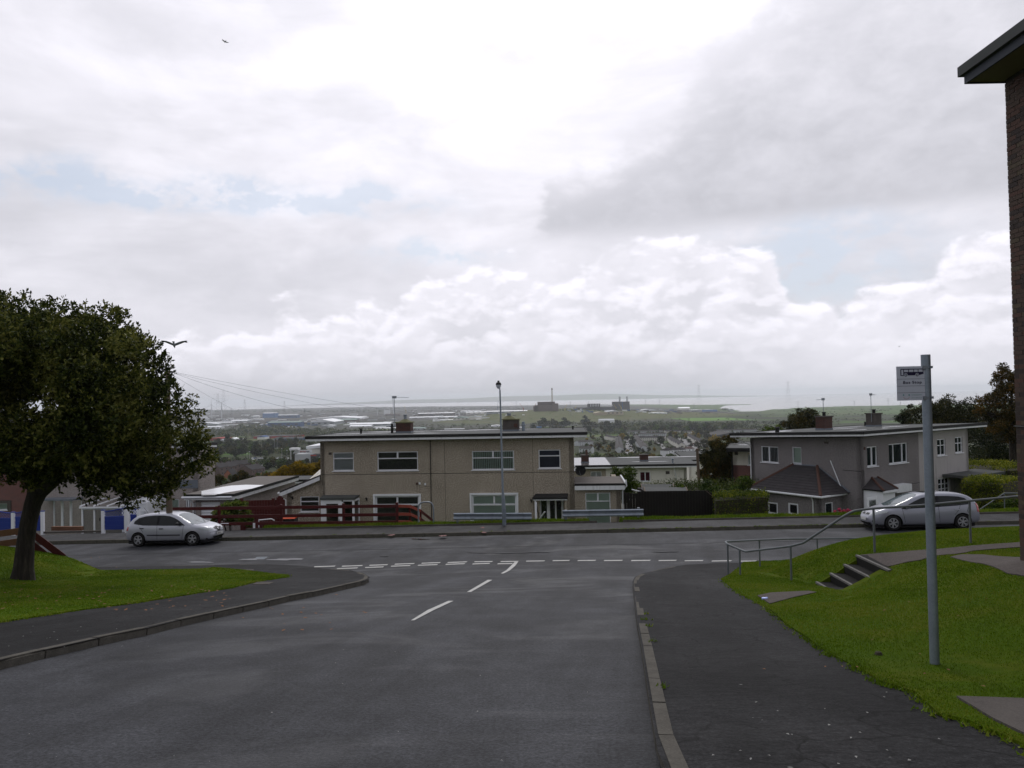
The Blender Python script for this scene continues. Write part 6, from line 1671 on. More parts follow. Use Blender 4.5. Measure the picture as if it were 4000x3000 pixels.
# ------------------------------------------------------------------ bus stop
def text_mesh(o):
	me = bpy.data.meshes.new_from_object(o.evaluated_get(bpy.context.evaluated_depsgraph_get())); nm = o.name.split('.')[0]; bpy.data.objects.remove(o)
	return link(nm, me)
def bus_stop():
	Y = 7.5; p = at(3652,2610, Y); bz = rz(p.x, Y); base = Vector((p.x, Y, bz)); 
	hgt = at(3637,1385, Y).z - bz
	t = thing('bus_stop', 'grey bus stop pole with a square white sign on the right lawn', 'bus stop', base)
	r_ = .0445
	MB().lathe([(r_, -.2),(r_, hgt),(r_ * .8, hgt),(r_ * .8, hgt - .05),(0, hgt - .05)],(0,0,0),20).build('pole', M['galvpole'], t, smooth=30)
	# local frame of the plate: faces the road/camera, slightly turned
	a = at(3496,1433, Y); c = at(3620,1562, Y)
	z1 = at(3560,1431, Y).z - bz; z0 = at(3560,1564, Y).z - bz; xL = at(3497,1500, Y).x - base.x; xR = at(3619,1500, Y).x - base.x; y = -.03
	sg = MB().box(xL, xR, y, y + .004, z0, z1).build('sign_plate', M['signw'], t)
	W_ = xR - xL; Hh = z1 - z0
	def X(u): return xL + u * W_
	def Z(v): return z1 - v * Hh
	k = y - .0015
	# zoomed photo coordinates: plate spans x 483..1140, y 685..1375
	def uv(x, y_): return ((x - 488) / 650., (y_ - 685) / 690.)
	def poly(b, pts): b.add([(X(uv(*q)[0]), k, Z(uv(*q)[1])) for q in pts], [tuple(range(len(pts)))])
	def rct(b, x0, y0, x1, y1): poly(b, [(x0, y0),(x1, y0),(x1, y1),(x0, y1)])
	b = MB(); rct(b, 572,735,1040,752); rct(b, 568,752,588,876); rct(b, 588,862,640,876); rct(b, 628,752,643,862)
	rct(b, 733,752,747,800); rct(b, 838,752,852,800); rct(b, 930,752,944,800); rct(b, 1034,735,1048,800)
	rct(b, 643,800,1048,832); poly(b, [(643,832),(1048,832),(1048,842),(960,865),(945,868),(640,870),(643,860)])
	b.build('bus_symbol', M['signk'], sg)
	for cx in (678,914):
		b = MB(); n = 20
		for r0, r1, mt, kk in ((0,38, 'signw', k - .0006),(15,29, 'signk', k - .0012)):
			b = MB(); vs = []; 
			for q in range(n):
				a_ = q / n * 6.2832
				for rr_ in (r0, r1): u, v = uv(cx + rr_ * math.cos(a_),862 + rr_ * math.sin(a_)); vs.append((X(u), kk, Z(v)))
			b.add(vs, [(2 * q, 2 * q + 1,(2 * q + 3) % (2 * n),(2 * q + 2) % (2 * n)) for q in range(n)]); b.build('wheel_symbol', M[mt], sg)
	for yy in (940,1082,1217): b = MB(); rct(b, 490, yy - 2,1134, yy + 3); b.build('divider_line', M['signk'], sg)
	def text(s, x0, x1, ybase, hpx, mat, bold=0.0):
		cu = bpy.data.curves.new('lettering', 'FONT'); cu.body = s; cu.extrude = .0004; cu.offset = bold; cu.space_character = 1.12
		me_o = bpy.data.objects.new('lettering', cu); COL.objects.link(me_o)
		cu.materials.append(M[mat]); bpy.context.view_layer.update()
		w = me_o.dimensions.x or 1; hcap = me_o.dimensions.y or 1
		u0, v0 = uv(x0, ybase); u1, _ = uv(x1, ybase)
		sx = (u1 - u0) * W_ / w; sy = hpx / 690. * Hh / .73
		me_o = text_mesh(me_o); me_o.parent = sg; me_o.location = (X(u0), k - .001, Z(v0)); me_o.rotation_euler = (math.pi / 2,0,0); me_o.scale = (sx, sy, 1)
	text('Bus Stop', 612,998,1034,56, 'signk', .016); text('traveline', 786,996,1272,34, 'signt', .008); text('0871 200 22 33', 786,996,1330,22, 'signt', .004)
	for cx in (620,736):
		b = MB(); u, v = uv(cx, 1264); vs = [(X(u) + .0075 * math.cos(q / 14 * 6.283), k, Z(v) + .0075 * math.sin(q / 14 * 6.283)) for q in range(14)]; b.add(vs, [tuple(range(14))]); b.build('logo_dot', M['signg'], sg)
	b = MB(); vs = []
	for q in range(13):
		a_ = math.pi * (.03 + .94 * q / 12)
		for rr_ in (62,56): u, v = uv(680 + rr_ * math.cos(a_),1295 + rr_ * .85 * math.sin(a_)); vs.append((X(u), k, Z(v)))
	b.add(vs, [(2 * q, 2 * q + 1,2 * q + 3,2 * q + 2) for q in range(12)]); b.build('logo_curve', M['signr'], sg)
	for v in (.045,.93):
		z = Z(v); b = MB(); b.box(X(.82), X(.98) + .015, y - .012, y + .012, z - .019, z + .017); b.box(X(.98) + .015,-.02, y - .018, y - .006, z - .008, z + .008); br = b.build('bracket', M['galv'], t)
		MB().lathe([(r_ + .004, z - .010),(r_ + .004, z + .010)],(0,0,0),20).build('clamp_band', M['galv'], br, smooth=True)
		MB().box(.012,.036,-.062,-.035, z - .010, z + .014).build('clamp_bolt', M['galv'], br)
bus_stop()
# ------------------------------------------------------------------ grey handrail loop on the bank
def handrail():
	pts = []
	def pw(px, py, Y): return at(px, py, Y)
	fp = [(2842,2126,19.0),(2892,2147,18.6),(2912,2155,18.4),(2935,2152,18.2),(3086,2134,16.95),(3138,2121,16.7),(3160,2106,16.6),(3300,2014,16.15),(3336,1995,16.05),(3411,1986,16.0),(3600,1974,16.3),(3790,1956,16.65),(3985,1938,17.0),(4300,1905,17.4)]
	line = [pw(*q) for q in fp]
	t = thing('handrail', 'long bent grey tubular handrail along the steps and path on the right bank', 'handrail', Vector((line[3].x, line[3].y, -4.9)))
	base = t.location
	back = [pw(2842,2126,19.0), pw(2834,2117,19.4), pw(2842,2115,20.0), pw(2971,2109,21.2), pw(3080,2105,21.9), pw(3194,2104,22.4), pw(3400,2103,22.7), pw(3800,2095,23.2)]
	def rnd(l):
		out = [l[0]]
		for a, b, c in zip(l, l[1:], l[2:]):
			q = min(.12,(b - a).length * .4,(c - b).length * .4); out += [b + (a - b).normalized() * q, b, b + (c - b).normalized() * q]
			out[-2] = (out[-3] + out[-1]) / 2 * .35 + b * .65
		return out + [l[-1]]
	MB().tube(rnd(line),.026,10).build('rail', M['railgrey'], t, smooth=True, rel=base)
	MB().tube(rnd(back),.026,10).build('rail', M['railgrey'], t, smooth=True, rel=base)
	for (px, pt, pb, Y) in ((2845,2126,2271,19.0),(2892,2149,2295,18.6),(3091,2134,2295,16.95),(3415,1988,2162,16.0),(3790,1957,2123,16.65),(2969,2110,2245,21.2),(3195,2104,2175,22.4)):
		a = pw(px - 3, pt, Y); c = Vector((a.x, a.y, min(pw(px, pb, Y).z, rz(a.x, a.y)) - .1))
		MB().tube([c, a],.024,10).build('post', M['railgrey'], t, smooth=True, rel=base)
handrail()
g_ = thing('crushed_can', 'crumpled blue and white drink can lying at the edge of the small landing path', 'can', (*(lambda p: (p.x, p.y))(ground(2988,2337, KH + .03)),0))
g_.location.z = rz(g_.location.x, g_.location.y) + .05
b = MB(); Mr = Matrix.Rotation(R(80),4, 'Y') @ Matrix.Rotation(R(20),4, 'X')
b.lathe([(0,-.055),(.027,-.053),(.033,-.04),(.027,0),(.032,.04),(.026,.053),(0,.055)],(0,0,0),12, Mr); b.build('can_body', simple('can_print', (.30,.36,.62),.3,.6,40., metal=.5), g_, smooth=True)
tag(MB().lathe([(0,.05),(.03,.04),(.045,.01),(.03,-.01)], Vector((*G(3432,2560, KH),0)) + Vector((0,0, rz(*G(3432,2560, KH)))),7).build('clod', M['soil']), 'small dark clod of earth on the right lawn left of the bus stop', 'clod')
# ------------------------------------------------------------------ dark red ranch fence
def rail_fence():
	V0 = 36.15
	def pt(px, py): # on the vertical plane v = V0
		d = ray(px, py); t_ = V0 / (d.y + .083 * d.x); return d * t_
	base = pt(1341,2050)
	t = thing('ranch_fence', 'dark red painted three-rail timber fence behind the far pavement', 'fence', base)
	rails = [((690,1983),(1553,1964),15),((690,2016),(1553,2009),15),((690,2049),(1553,2033 + 6),15)]
	tops = [((655,1981.5),(1553,1969.5)),((655,2013.5),(1553,2003)),((655,2042),(1553,2032))]
	posts = [700,855,1098,1341,1550]
	for (p0, p1) in tops:
		xs = [655] + posts[1:]
		for a, c in zip(xs, xs[1:]):
			def on(px): u = (px - p0[0]) / (p1[0] - p0[0]); return pt(px, p0[1] + (p1[1] - p0[1]) * u + 6)
			A, B = on(a), on(c); A.y -= .06; B.y -= .06
			MB().beam(A, B - (B - A).normalized() * .01,.028,.155).build('rail', M['red'], t, rel=base)
	for px in posts[1:]:
		top = 1978 - (px - 855) / 700 * 12; A = pt(px, top); B = pt(px + 2,2060)
		MB().box(A.x - .06, A.x + .06, A.y - .03, A.y + .08, B.z - .3, A.z + .04).build('post', M['red'], t, rel=base)
	# return brightened in colour as if lit, and the part running down the slope
	t2 = thing('ranch_fence', 'brighter red three-rail fence end stepping down beside the grey hoop', 'fence', pt(1605,2045)); b2 = t2.location
	for k, (y0, y1) in enumerate(((1971,1973),(2003,2004),(2033,2034))):
		A = pt(1556, y0 + 5); B = at(1603, y1 + 5,36.9); C = at(1642, y1 + 22,38.0); D_ = at(1692, y1 + 62,40.2)
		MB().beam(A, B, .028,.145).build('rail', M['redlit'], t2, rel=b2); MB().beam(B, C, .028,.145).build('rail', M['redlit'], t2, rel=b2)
		MB().beam(C, D_, .028,.145).build('rail', M['red'], t2, rel=b2)
	for px, Y, pt_ in ((1600,36.95,1978),(1642,38.05,1998),(1692,40.2,2030)):
		A = at(px, pt_, Y); MB().box(A.x - .05, A.x + .05, Y, Y + .1, A.z - 1.8, A.z + .02).build('post', M['red'], t2, rel=b2)
rail_fence()
def hoop():
	V0 = 36.0
	def pt(px, py): d = ray(px, py); return d * (V0 / (d.y + .083 * d.x))
	a = pt(1635,2050); t = thing('hoop_barrier', 'arched grey steel tube hoop at the end of the red fence', 'barrier', a)
	l = [pt(1635,2056), pt(1634,1985), pt(1637,1972), pt(1645,1964), pt(1657,1961), pt(1675,1961), pt(1685,1965), pt(1691,1974), pt(1693,1988), pt(1694,2056)]
	MB().tube(l, .036,12).build('tube', M['galv'], t, smooth=True, rel=a)
hoop()
def armco(label, px0, px1, yt0, yt1, posts, hgt=27):
	V0 = 36.0
	def pt(px, py): d = ray(px, py); return d * (V0 / (d.y + .083 * d.x))
	A = pt(px0, yt0); B = pt(px1, yt1); base = Vector((A.x, A.y, pt(px0,2045).z)); t = thing('crash_barrier', label, 'barrier', base)
	h = hgt / F * 36.0; prof = [(0,0),(.035,-.03 * h / .31),(.035,-.07),(-.03,-.13 * h / .31),(-.03,-.18 * h / .31),(.035,-.24 * h / .31),(.035,-.28 * h / .31),(0,-h)]
	rows = []; n = 14
	for i in range(n + 1):
		p = A.lerp(B, i / n); rows.append([(p.x, p.y - .08 - o, p.z + dz) for o, dz in prof])
	bm_ = MB(); bm_.grid(rows); beam = bm_.build('beam', M['armco'], t, rel=base)
	sol = beam.modifiers.new('thickness', 'SOLIDIFY'); sol.thickness = .006
	for px, pe in posts:
		p = A.lerp(B, (px - px0) / (px1 - px0)); MB().box(p.x - .055, p.x + .055, p.y - .04, p.y + .06, p.z - h * .9 - .45, p.z + pe).build('post', M['galv'], t, rel=base)
armco('steel crash barrier left of the door steps, behind the street lamp', 1772,2076,2003,2002,((1787,-.05),(1922,-.05),(2065,-.05)))
armco('steel crash barrier right of the door steps, in front of the felt-roofed extension', 2197,2512,1992,1987,((2210,.0),(2494,.06)))
# white handrail at the door steps of the tan house and the steps
def door_steps():
	V0 = 36.3
	def pt(px, py, V=V0): d = ray(px, py); return d * (V / (d.y + .083 * d.x))
	base = pt(2140,2046)
	t = thing('stair_handrail', 'white topped handrails leading down to the tan house door', 'handrail', base)
	a = pt(2095,2048); c = pt(2094,1962); MB().tube([a + Vector((0,0,-.2)), c],.035,8).build('post', M['white'], t, rel=base, smooth=True)
	q = pt(2107,2028,39.0); MB().tube([c, q],.028,8).build('rail', M['black'], t, rel=base, smooth=True)
	d1 = pt(2108,2027,37.6); d2 = pt(2128,2000,36.6); d3 = pt(2137,2045,36.9); MB().tube([d1, d2],.035,8).build('rail', M['white'], t, rel=base, smooth=True); MB().tube([d2, d3 + Vector((0,0,-.2))],.022,8).build('rail', M['black'], t, rel=base, smooth=True)
	for px in (2117,2126): p = pt(px, 2015,37.0); MB().tube([p, p + Vector((0,0,-1.2))],.012,6).build('baluster', M['galv'], t, rel=base)
	s = thing('garden_steps', 'pinkish concrete steps descending from the pavement to the tan house door', 'steps', base)
	for k in range(6):
		A = pt(2110,2050); B = pt(2188,2048); z = H(A.x, A.y) + KH + .05 - .19 * k; y0 = 35.6 + .36 * k
		MB().add([(x, y + RS * x, zz) for zz in (z - .5, z) for y, x in ((y0, A.x),(y0, B.x),(y0 + .40, B.x),(y0 + .40, A.x))], [(0,3,2,1),(4,5,6,7),(0,1,5,4),(1,2,6,5),(2,3,7,6),(3,0,4,7)]).build('step', M['conc'], s, rel=base)
door_steps()
# ------------------------------------------------------------------ brown boards by the tree, left edge
def boards():
	t = thing('board_fence', 'low brown board fence end sloping to the ground beside the leaning tree', 'fence', at(150,2160,24.6)); b = t.location
	def P(px, py, Y=24.6): return at(px, py, Y)
	for (y0, y1) in ((2085,2073),(2126,2113)):
		MB().beam(P(-420, y0 + 30), P(-150, y0 + 12),.03,.21).build('board', M['brownboard'], t, rel=b)
		MB().beam(P(-150, y0 + 12), P(0, y0 - .5),.03,.21).build('board', M['brownboard'], t, rel=b); MB().beam(P(0, y0 - .5), P(85, y1),.03,.21).build('board', M['brownboard'], t, rel=b)
	for A, B in (((100,2065),(250,2178)),((100,2106),(185,2174))): MB().beam(P(*A, 24.7), P(*B, 25.0),.03,.21).build('board', M['red'], t, rel=b)
	for px in (-150,92): p = P(px, 2060,24.75); MB().box(p.x - .06, p.x + .06, p.y, p.y + .1, p.z - 1.1, p.z).build('post', M['brownboard'], t, rel=b)
boards()
# ------------------------------------------------------------------ blue fence panels, white concrete posts
def blue_fence():
	V0 = 37.6
	def pt(px, py, V=V0): d = ray(px, py); return d * (V / (d.y + .083 * d.x))
	def run(label, spans, base_px, flip=False, V=V0):
		base = pt(*base_px, V); t = thing('panel_fence', label, 'fence', base)
		for (x0, x1, yt0, yt1, yb) in spans:
			A = pt(x0 + 2, yb, V); B = pt(x1 - 2, yb, V); z0 = A.z; zt0 = pt(x0, yt0, V).z; zt1 = pt(x1, yt1, V).z; Hh = (zt0 + zt1) / 2 - z0
			nb = 6; zl = z0 + Hh * .66
			pn = thing_child('fence_panel', t); pn.location = (0,0,0)
			for k in range(nb):
				za = z0 + (zl - z0) * k / nb; zb_ = z0 + (zl - z0) * (k + 1) / nb; y = .012 * (k % 2)
				MB().add([(A.x, A.y - y, za),(B.x, B.y - y, za),(B.x, B.y - y - .012, zb_ + .012),(A.x, A.y - y - .012, zb_ + .012),(A.x, A.y + .02, za),(B.x, B.y + .02, za),(B.x, B.y + .02, zb_ + .012),(A.x, A.y + .02, zb_ + .012)], [(0,1,2,3),(5,4,7,6),(3,2,6,7)]).build('board', M['blue'], pn, rel=base)
			# trellis top under a curved rail
			n = 10; cur = []
			for i in range(n + 1):
				u = i / n; cur.append(Vector((A.x + (B.x - A.x) * u, A.y + (B.y - A.y) * u, zt0 + (zt1 - zt0) * (.5 - .5 * math.cos(math.pi * u)))))
			MB().tube(cur, .035,6).build('top_rail', M['blue'], pn, rel=base); cz = [Vector((p.x, p.y, zl + .5 * (p.z - (zt0 + zt1) / 2) * .4)) for p in cur]; MB().tube(cz, .035,6).build('mid_rail', M['blue'], pn, rel=base)
			tr = MB(); w_ = (B - A).length; m_ = int(w_ / .15)
			for k in range(-3, m_ + 3):
				for s in (-1,1):
					u0 = k / m_; u1 = u0 + s * (Hh * .32) / w_
					q = []
					for u, tt in ((u0,0),(u1,1)):
						uu = min(1, max(0, u)); i = min(n - 1, int(uu * n)); f = uu * n - i; zt_ = cur[i].z * (1 - f) + cur[i + 1].z * f
						q.append((uu, zl, zt_, (tt if u1 == u0 else (tt if 0 <= u <= 1 else (uu - u0) / (u1 - u0)))))
					(ua, za, ta, fa),(ub, zb_, tb, fb) = q
					if abs(ua - ub) < .02: continue
					fa = max(0, min(1,(ua - u0) / (u1 - u0))); fb = max(0, min(1,(ub - u0) / (u1 - u0)))
					tr.beam((A.x + (B.x - A.x) * ua, A.y + (B.y - A.y) * ua, zl + (ta - zl) * fa),(A.x + (B.x - A.x) * ub, A.y + (B.y - A.y) * ub, zl + (tb - zl) * fb),.014,.026,(0,1,0))
			tr.build('trellis', M['blue'], pn, rel=base)
		return t, base
	t, b = run('blue fence panels with trellis tops and white posts left of the tree trunk', [(-230,-60,1990,2002,2080),(-56,47,2004 - 14,2004,2078),(58,160,2004,1975,2074)],(100,2070))
	for px in (52,167): A = pt(px, 2002 if px < 100 else 1998); B = pt(px, 2082); MB().box(A.x - .09, A.x + .07, A.y - .06, A.y + .06, B.z - .2, A.z).build('post', M['white'], t, rel=b); MB().box(A.x - .1, A.x + .08, A.y - .07, A.y + .07, A.z, A.z + .04).build('post_cap', M['blue'], t, rel=b)
	t, b = run('short blue fence panel with trellis top between conservatory door and silver hatchback', [(408,486,1998,1987,2069)],(440,2070))
	for px in (402,494): A = pt(px, 1994 if px < 450 else 1983); B = pt(px, 2074); MB().box(A.x - .07, A.x + .09, A.y - .06, A.y + .06, B.z - .2, A.z).build('post', M['white'], t, rel=b); MB().box(A.x - .08, A.x + .1, A.y - .07, A.y + .07, A.z, A.z + .04).build('post_cap', M['blue'], t, rel=b)
	t, b = run('blue trellis fence panel hidden partly behind the roof of the silver hatchback', [(508,536,1984,1990,2060)],(520,2060), V=38.2)
	A = pt(541,1986,38.2); MB().box(A.x - .07, A.x + .07, A.y - .06, A.y + .06, A.z - 1.3, A.z).build('post', M['white'], t, rel=b); MB().box(A.x - .08, A.x + .08, A.y - .07, A.y + .07, A.z, A.z + .04).build('post_cap', M['blue'], t, rel=b)
	# forecourt strip, kerb edge and sleeper
	A = pt(172,2078); MB().beam(pt(172,2080), pt(400,2075),.12,.1).build('forecourt_edge', M['conc'])['kind'] = 'structure'
	s = MB().beam(pt(205,2064,39.5), pt(322,2064,39.5),.2,.22).build('timber_sleeper', M['brownboard']); tag(s, 'brown timber sleeper lying in front of the patio doors', 'sleeper')
	sheet_ = [(pt(165,2078)[0],37.5 - RS * -0), ]
	xa, xb = pt(165,2078).x, pt(1000,2060).x
	fo = sheet('forecourt', [(-26,35.4 + .083 * 26),(-12.6,35.4 + .083 * 12.6),(-12.6,44.5),(-26,46)], lambda x, y: -6.13 + .016 * x * 1 - .155 * (vof(x, y) - 35.4), M['pavefar'],1.2, skirt=.6); tag(fo, kind='structure')
blue_fence()
# ------------------------------------------------------------------ gates, planter, bins between garage and tan house
def yard_bits():
	Y = 41.0
	def P(px, py, Y_=Y): return at(px, py, Y_)
	t = thing('timber_gate', 'pair of dark red boarded gates between garage and tan house', 'gate', P(1030,2050)); b = t.location
	n = 11
	for k in range(n):
		x0, x1 = P(948,1990).x, P(1066,1990).x; a = x0 + (x1 - x0) * k / n; c = x0 + (x1 - x0) * (k + 1) / n
		MB().box(a + .006, c - .006, Y, Y + .03,-8.2, P(1000,1954).z).build('board', M['red'], t, rel=b)
	for px in (944,1068): x = P(px, 1990).x; MB().box(x - .07, x + .07, Y - .04, Y + .08,-8.2, P(px, 1946).z).build('post', M['red'], t, rel=b)
	t = thing('timber_gate', 'narrow dark red gate with arched top against the lean-to wall', 'gate', P(1092,2050)); b = t.location
	n = 7
	for k in range(n):
		x0, x1 = P(1074,1990).x, P(1113,1990).x; a = x0 + (x1 - x0) * k / n; c = x0 + (x1 - x0) * (k + 1) / n; u = (k + .5) / n
		MB().box(a + .005, c - .005, Y, Y + .03,-8.2, P(1090,1962).z + (.36) * math.sin(math.pi * u) ** .6).build('board', M['red'], t, rel=b)
	# orange-lidded bin
	p = P(1135,2040,39.8); t = thing('wheelie_bin', 'dark bin with a bright orange-red lid behind the red fence', 'bin', p + Vector((0,0,-.8)))
	zl = P(1135,2022,39.8).z - t.location.z
	MB().add([(-.25,-.3,0),(.25,-.3,0),(.25,.3,0),(-.25,.3,0),(-.31,-.36, zl),(.31,-.36, zl),(.31,.36, zl),(-.31,.36, zl)], [(3,2,1,0),(4,5,6,7),(0,1,5,4),(1,2,6,5),(2,3,7,6),(3,0,4,7)]).build('bin_body', M['plasticb'], t)
	MB().add([(-.35,-.40, zl),(.35,-.40, zl),(.35,.40, zl),(-.35,.40, zl),(-.30,-.2, zl + .10),(.30,-.2, zl + .10),(.30,.34, zl + .13),(-.30,.34, zl + .13)], [(4,5,6,7),(0,1,5,4),(1,2,6,5),(2,3,7,6),(3,0,4,7)]).build('lid', M['orange'], t)
	# white hand rails in the sunken garden
	t = thing('garden_rail', 'low white tube rail curving down behind the red fence', 'handrail', P(1060,2036,38.2)); b = t.location
	MB().tube([P(1010,2032,38.2), P(1060,2027,38.2), P(1072,2033,38.3)],.03,8).build('rail', M['white'], t, rel=b, smooth=True)
	MB().tube([P(1101,2045,37.2), P(1108,2046,37.2), P(1113,2056,37.3)],.03,8).build('rail', M['white'], t, rel=b, smooth=True)
	MB().tube([P(1011,2032,38.2), P(1011,2060,38.2)],.025,8).build('post', M['white'], t, rel=b)
	t = thing('low_white_frame', 'low white tube frame in front of the laurel bush', 'frame', P(930,2056,37.0)); b = t.location
	MB().tube([P(863,2062,37.0), P(863,2045,37.0), P(893,2045,37.0)],.022,6).build('tube', M['white'], t, rel=b)
	MB().box(P(992,2050,37).x - .045, P(992,2050,37).x + .045,36.98,37.05, P(992,2063,37).z, P(992,2044,37).z).build('post', M['white'], t, rel=b)
yard_bits()
# ------------------------------------------------------------------ black fence, shed roofs
def black_fence():
	Y = 39.2
	def P(px, py, Y_=Y): return at(px, py, Y_)
	t = thing('closeboard_fence', 'tall black creosoted board fence right of the felt-roofed extension', 'fence', P(2650,2020)); b = t.location
	xs = 2437
	x = P(2437,1950).x; xe = P(2793,1950).x; k = 0
	while x < xe:
		px = 2000 + x / Y * F + 8
		top = 1926 - max(0, min(1,(px - 2470) / 80)) * 6 - 2 * math.sin(px * .05) if px < 2490 else (1919 - (px - 2490) / 270 * 3)
		if px > 2757: top = 1915 + (px - 2757) * .85
		zt = P(px, top).z
		MB().box(x + .004, x + .146, Y - .004 * (k % 2), Y + .02,-8.3, zt).build('board', M['creo'], t, rel=b); x += .15; k += 1
	MB().beam(P(2757,1916, Y + .02), P(2795,1948, Y + .02),.05,.03).build('capping', M['wood'], t, rel=b)
	# two felted shed roofs behind
	for (label, px0, px1, yt, yb, Yb, pr) in (('grey felted garden shed roof behind the black fence', 2505,2633,1891,1921,42.5,5),('lower felted shed roof in front of the larger shed behind the black fence', 2516,2683,1903,1922,40.6,4)):
		A = P(px0 + pr, yb, Yb); B = P(px1 + pr, yb, Yb); C = P(px0, yt, Yb + 1.4); D_ = P(px1 - 4, yt, Yb + 1.4)
		s = thing('garden_shed', label, 'shed', Vector((A.x, Yb, -8.4))); sb = s.location
		MB().add([A, B, D_, C, A - Vector((0,0,.03)), B - Vector((0,0,.03)), D_ - Vector((0,0,.03)), C - Vector((0,0,.03)), C + Vector((0,1.2,-.7)), D_ + Vector((0,1.2,-.7))], [(0,1,2,3),(7,6,5,4),(0,4,5,1),(3,2,9,8)]).build('roof', M['felt'], s, rel=sb)
		for p, q in ((A, C),(B, D_)): MB().beam(p + Vector((0,-.01,.0)), q, .05,.06).build('barge_board', M['wood'], s, rel=sb)
		MB().box(A.x + .1, B.x - .1, Yb + .1, Yb + 2.4,-8.4, A.z - .05).build('wall', M['creo'], s, rel=sb)
	# sloping white pipe/rail at the left of the sheds
	tag(MB().tube([P(2468,1912,40.5), P(2505,1921,40.2)],.03,6).build('pale_rail', M['trim']), 'thin pale rail sloping down to the garden sheds', 'rail')
black_fence()
# telegraph pole by the pale house, and the one hidden by the big tree with its wires
def poles():
	Y = 60.; a = at(2737,1880, Y); t = thing('telegraph_pole', 'leaning wooden telegraph pole in front of the white gable end', 'telegraph pole', (a.x, Y, -11.5))
	MB().tube([(0,0,0), at(2723,1752, Y) - t.location], [.15,.11],10).build('pole', M['wood'], t, smooth=True)
	MB().beam(at(2714,1761, Y) - t.location, at(2730,1759, Y) - t.location, .06,.06).build('crossarm', M['wood'], t)
	Yp = 33.0; top = at(655,1448, Yp)
	t = thing('telegraph_pole', 'telegraph pole hidden in the evergreen crown, carrying the phone wires', 'telegraph pole', (top.x, top.y, -6))
	# stands on the far pavement behind the crown
	MB().tube([(0,0,0), top - t.location], [.14,.10],10).build('pole', M['wood'], t, smooth=True)
	for lab, a_, b_, sag in (('phone wire from the hidden pole to the aerial chimney of the tan house', (660,1450, Yp),(1560,1640,46.),1.2),
						 ('upper phone wire passing over the tan house to the right', (660,1450, Yp),(2400,1660,72.),1.7),('second phone wire just below the upper one', (660,1452, Yp),(1950,1640,70.),1.6),
						 ('steep phone wire dropping towards the industrial plain', (660,1456, Yp),(1120,1690,60.),.5)):
		A, B = at(*a_), at(*b_); pts = []
		for i in range(25): u = i / 24; p = A.lerp(B, u); p.z -= sag * 4 * u * (1 - u) * .5; pts.append(p)
		tag(MB().tube(pts, .0065,4).build('phone_wire', M['galv']), lab, 'wire')
poles()
# white garden rail on the right
t = thing('garden_rail', 'white tube rail stepping up past the shrubs at the right edge', 'handrail', at(3850,1990,36.4)); b0 = t.location
MB().tube([at(3795,1983,36.6), at(3828,1990,36.4), at(3924,1926,36.2), at(3985,1927,36.0), at(4100,1926,36)],.03,8).build('rail', M['railgrey'], t, rel=b0, smooth=True)
for px, py in ((3828,1990),(3924,1926),(3985,1927)): MB().tube([at(px, py, 36.3), at(px, 2005,36.3)],.025,8).build('post', M['railgrey'], t, rel=b0)
# dark marker post seen below the rail
p = at(2969,2245,21.1)
# ------------------------------------------------------------------ gulls
def gull(px, py, Y, s, rot, label, flap=.5, bank=0.0):
	p = at(px, py, Y); t = thing('seagull', label, 'bird', p, rot); t.rotation_euler = (R(-38),0, rot)
	b = MB()
	body = [(-.22,.025),(-.16,.055),(-.05,.075),(.08,.07),(.16,.05),(.20,.042),(.25,.03),(.29,.006)]
	b.tube([(0, x * s, .0 + (.012 if x > .1 else 0) * s) for x, _ in body], [r_ * s for _, r_ in body],10)
	# wings: root, elbow, wrist, tip, thin with camber
	for sd in (-1,1):
		st = [(0,.0,.22,0),(.22,.22 * flap + .02,.24,.03),(.42,.38 * flap, .20,.00),(.62,.40 * flap, .12,-.06),(.72,.36 * flap, .03,-.12)]
		rows = []
		for x, z, ch, off in st:
			rows.append([(sd * (.04 + x) * s, (off + ch * .5) * s, (z + .012) * s),(sd * (.04 + x) * s, (off) * s, (z + .022) * s),(sd * (.04 + x) * s, (off - ch * .5) * s, z * s)])
		b.grid(rows)
	b.add([(-.05 * s, -.18 * s, 0),(.05 * s, -.18 * s, 0),(.08 * s, -.32 * s, 0),(-.08 * s, -.32 * s, 0)], [(0,1,2,3)])
	o = b.build('body', M['gull'], t, smooth=60); sol = o.modifiers.new('thick', 'SOLIDIFY'); sol.thickness = .008 * s
	w = MB()
	for sd in (-1,1): w.grid([[(sd * (.04 + x) * s, y * s, (z * flap + dz) * s) for y, dz in ((.02,.016),(-.05,.026),(-.12,.006))] for x, z in ((.55,.325),(.63,.315),(.71,.265))])
	w.build('wing_tips', M['black'], t)
	MB().tube([(0,.27 * s, .012 * s),(0,.34 * s, .0)], [.012 * s, .003 * s],6).build('beak', M['orange'], t)
M['gull'] = simple('gull_feathers', (.36,.38,.42),.8,.2,8.)
gull(680,1347,24., .52, R(15), 'grey gull with raised wings flying beside the tree crown', .62)
gull(880,163,60., .42, R(60), 'small distant gull high in the sky at the upper left', .25)
gull(3514,1353,110., .5, R(80), 'tiny gull far off above the bus stop sign', .3)
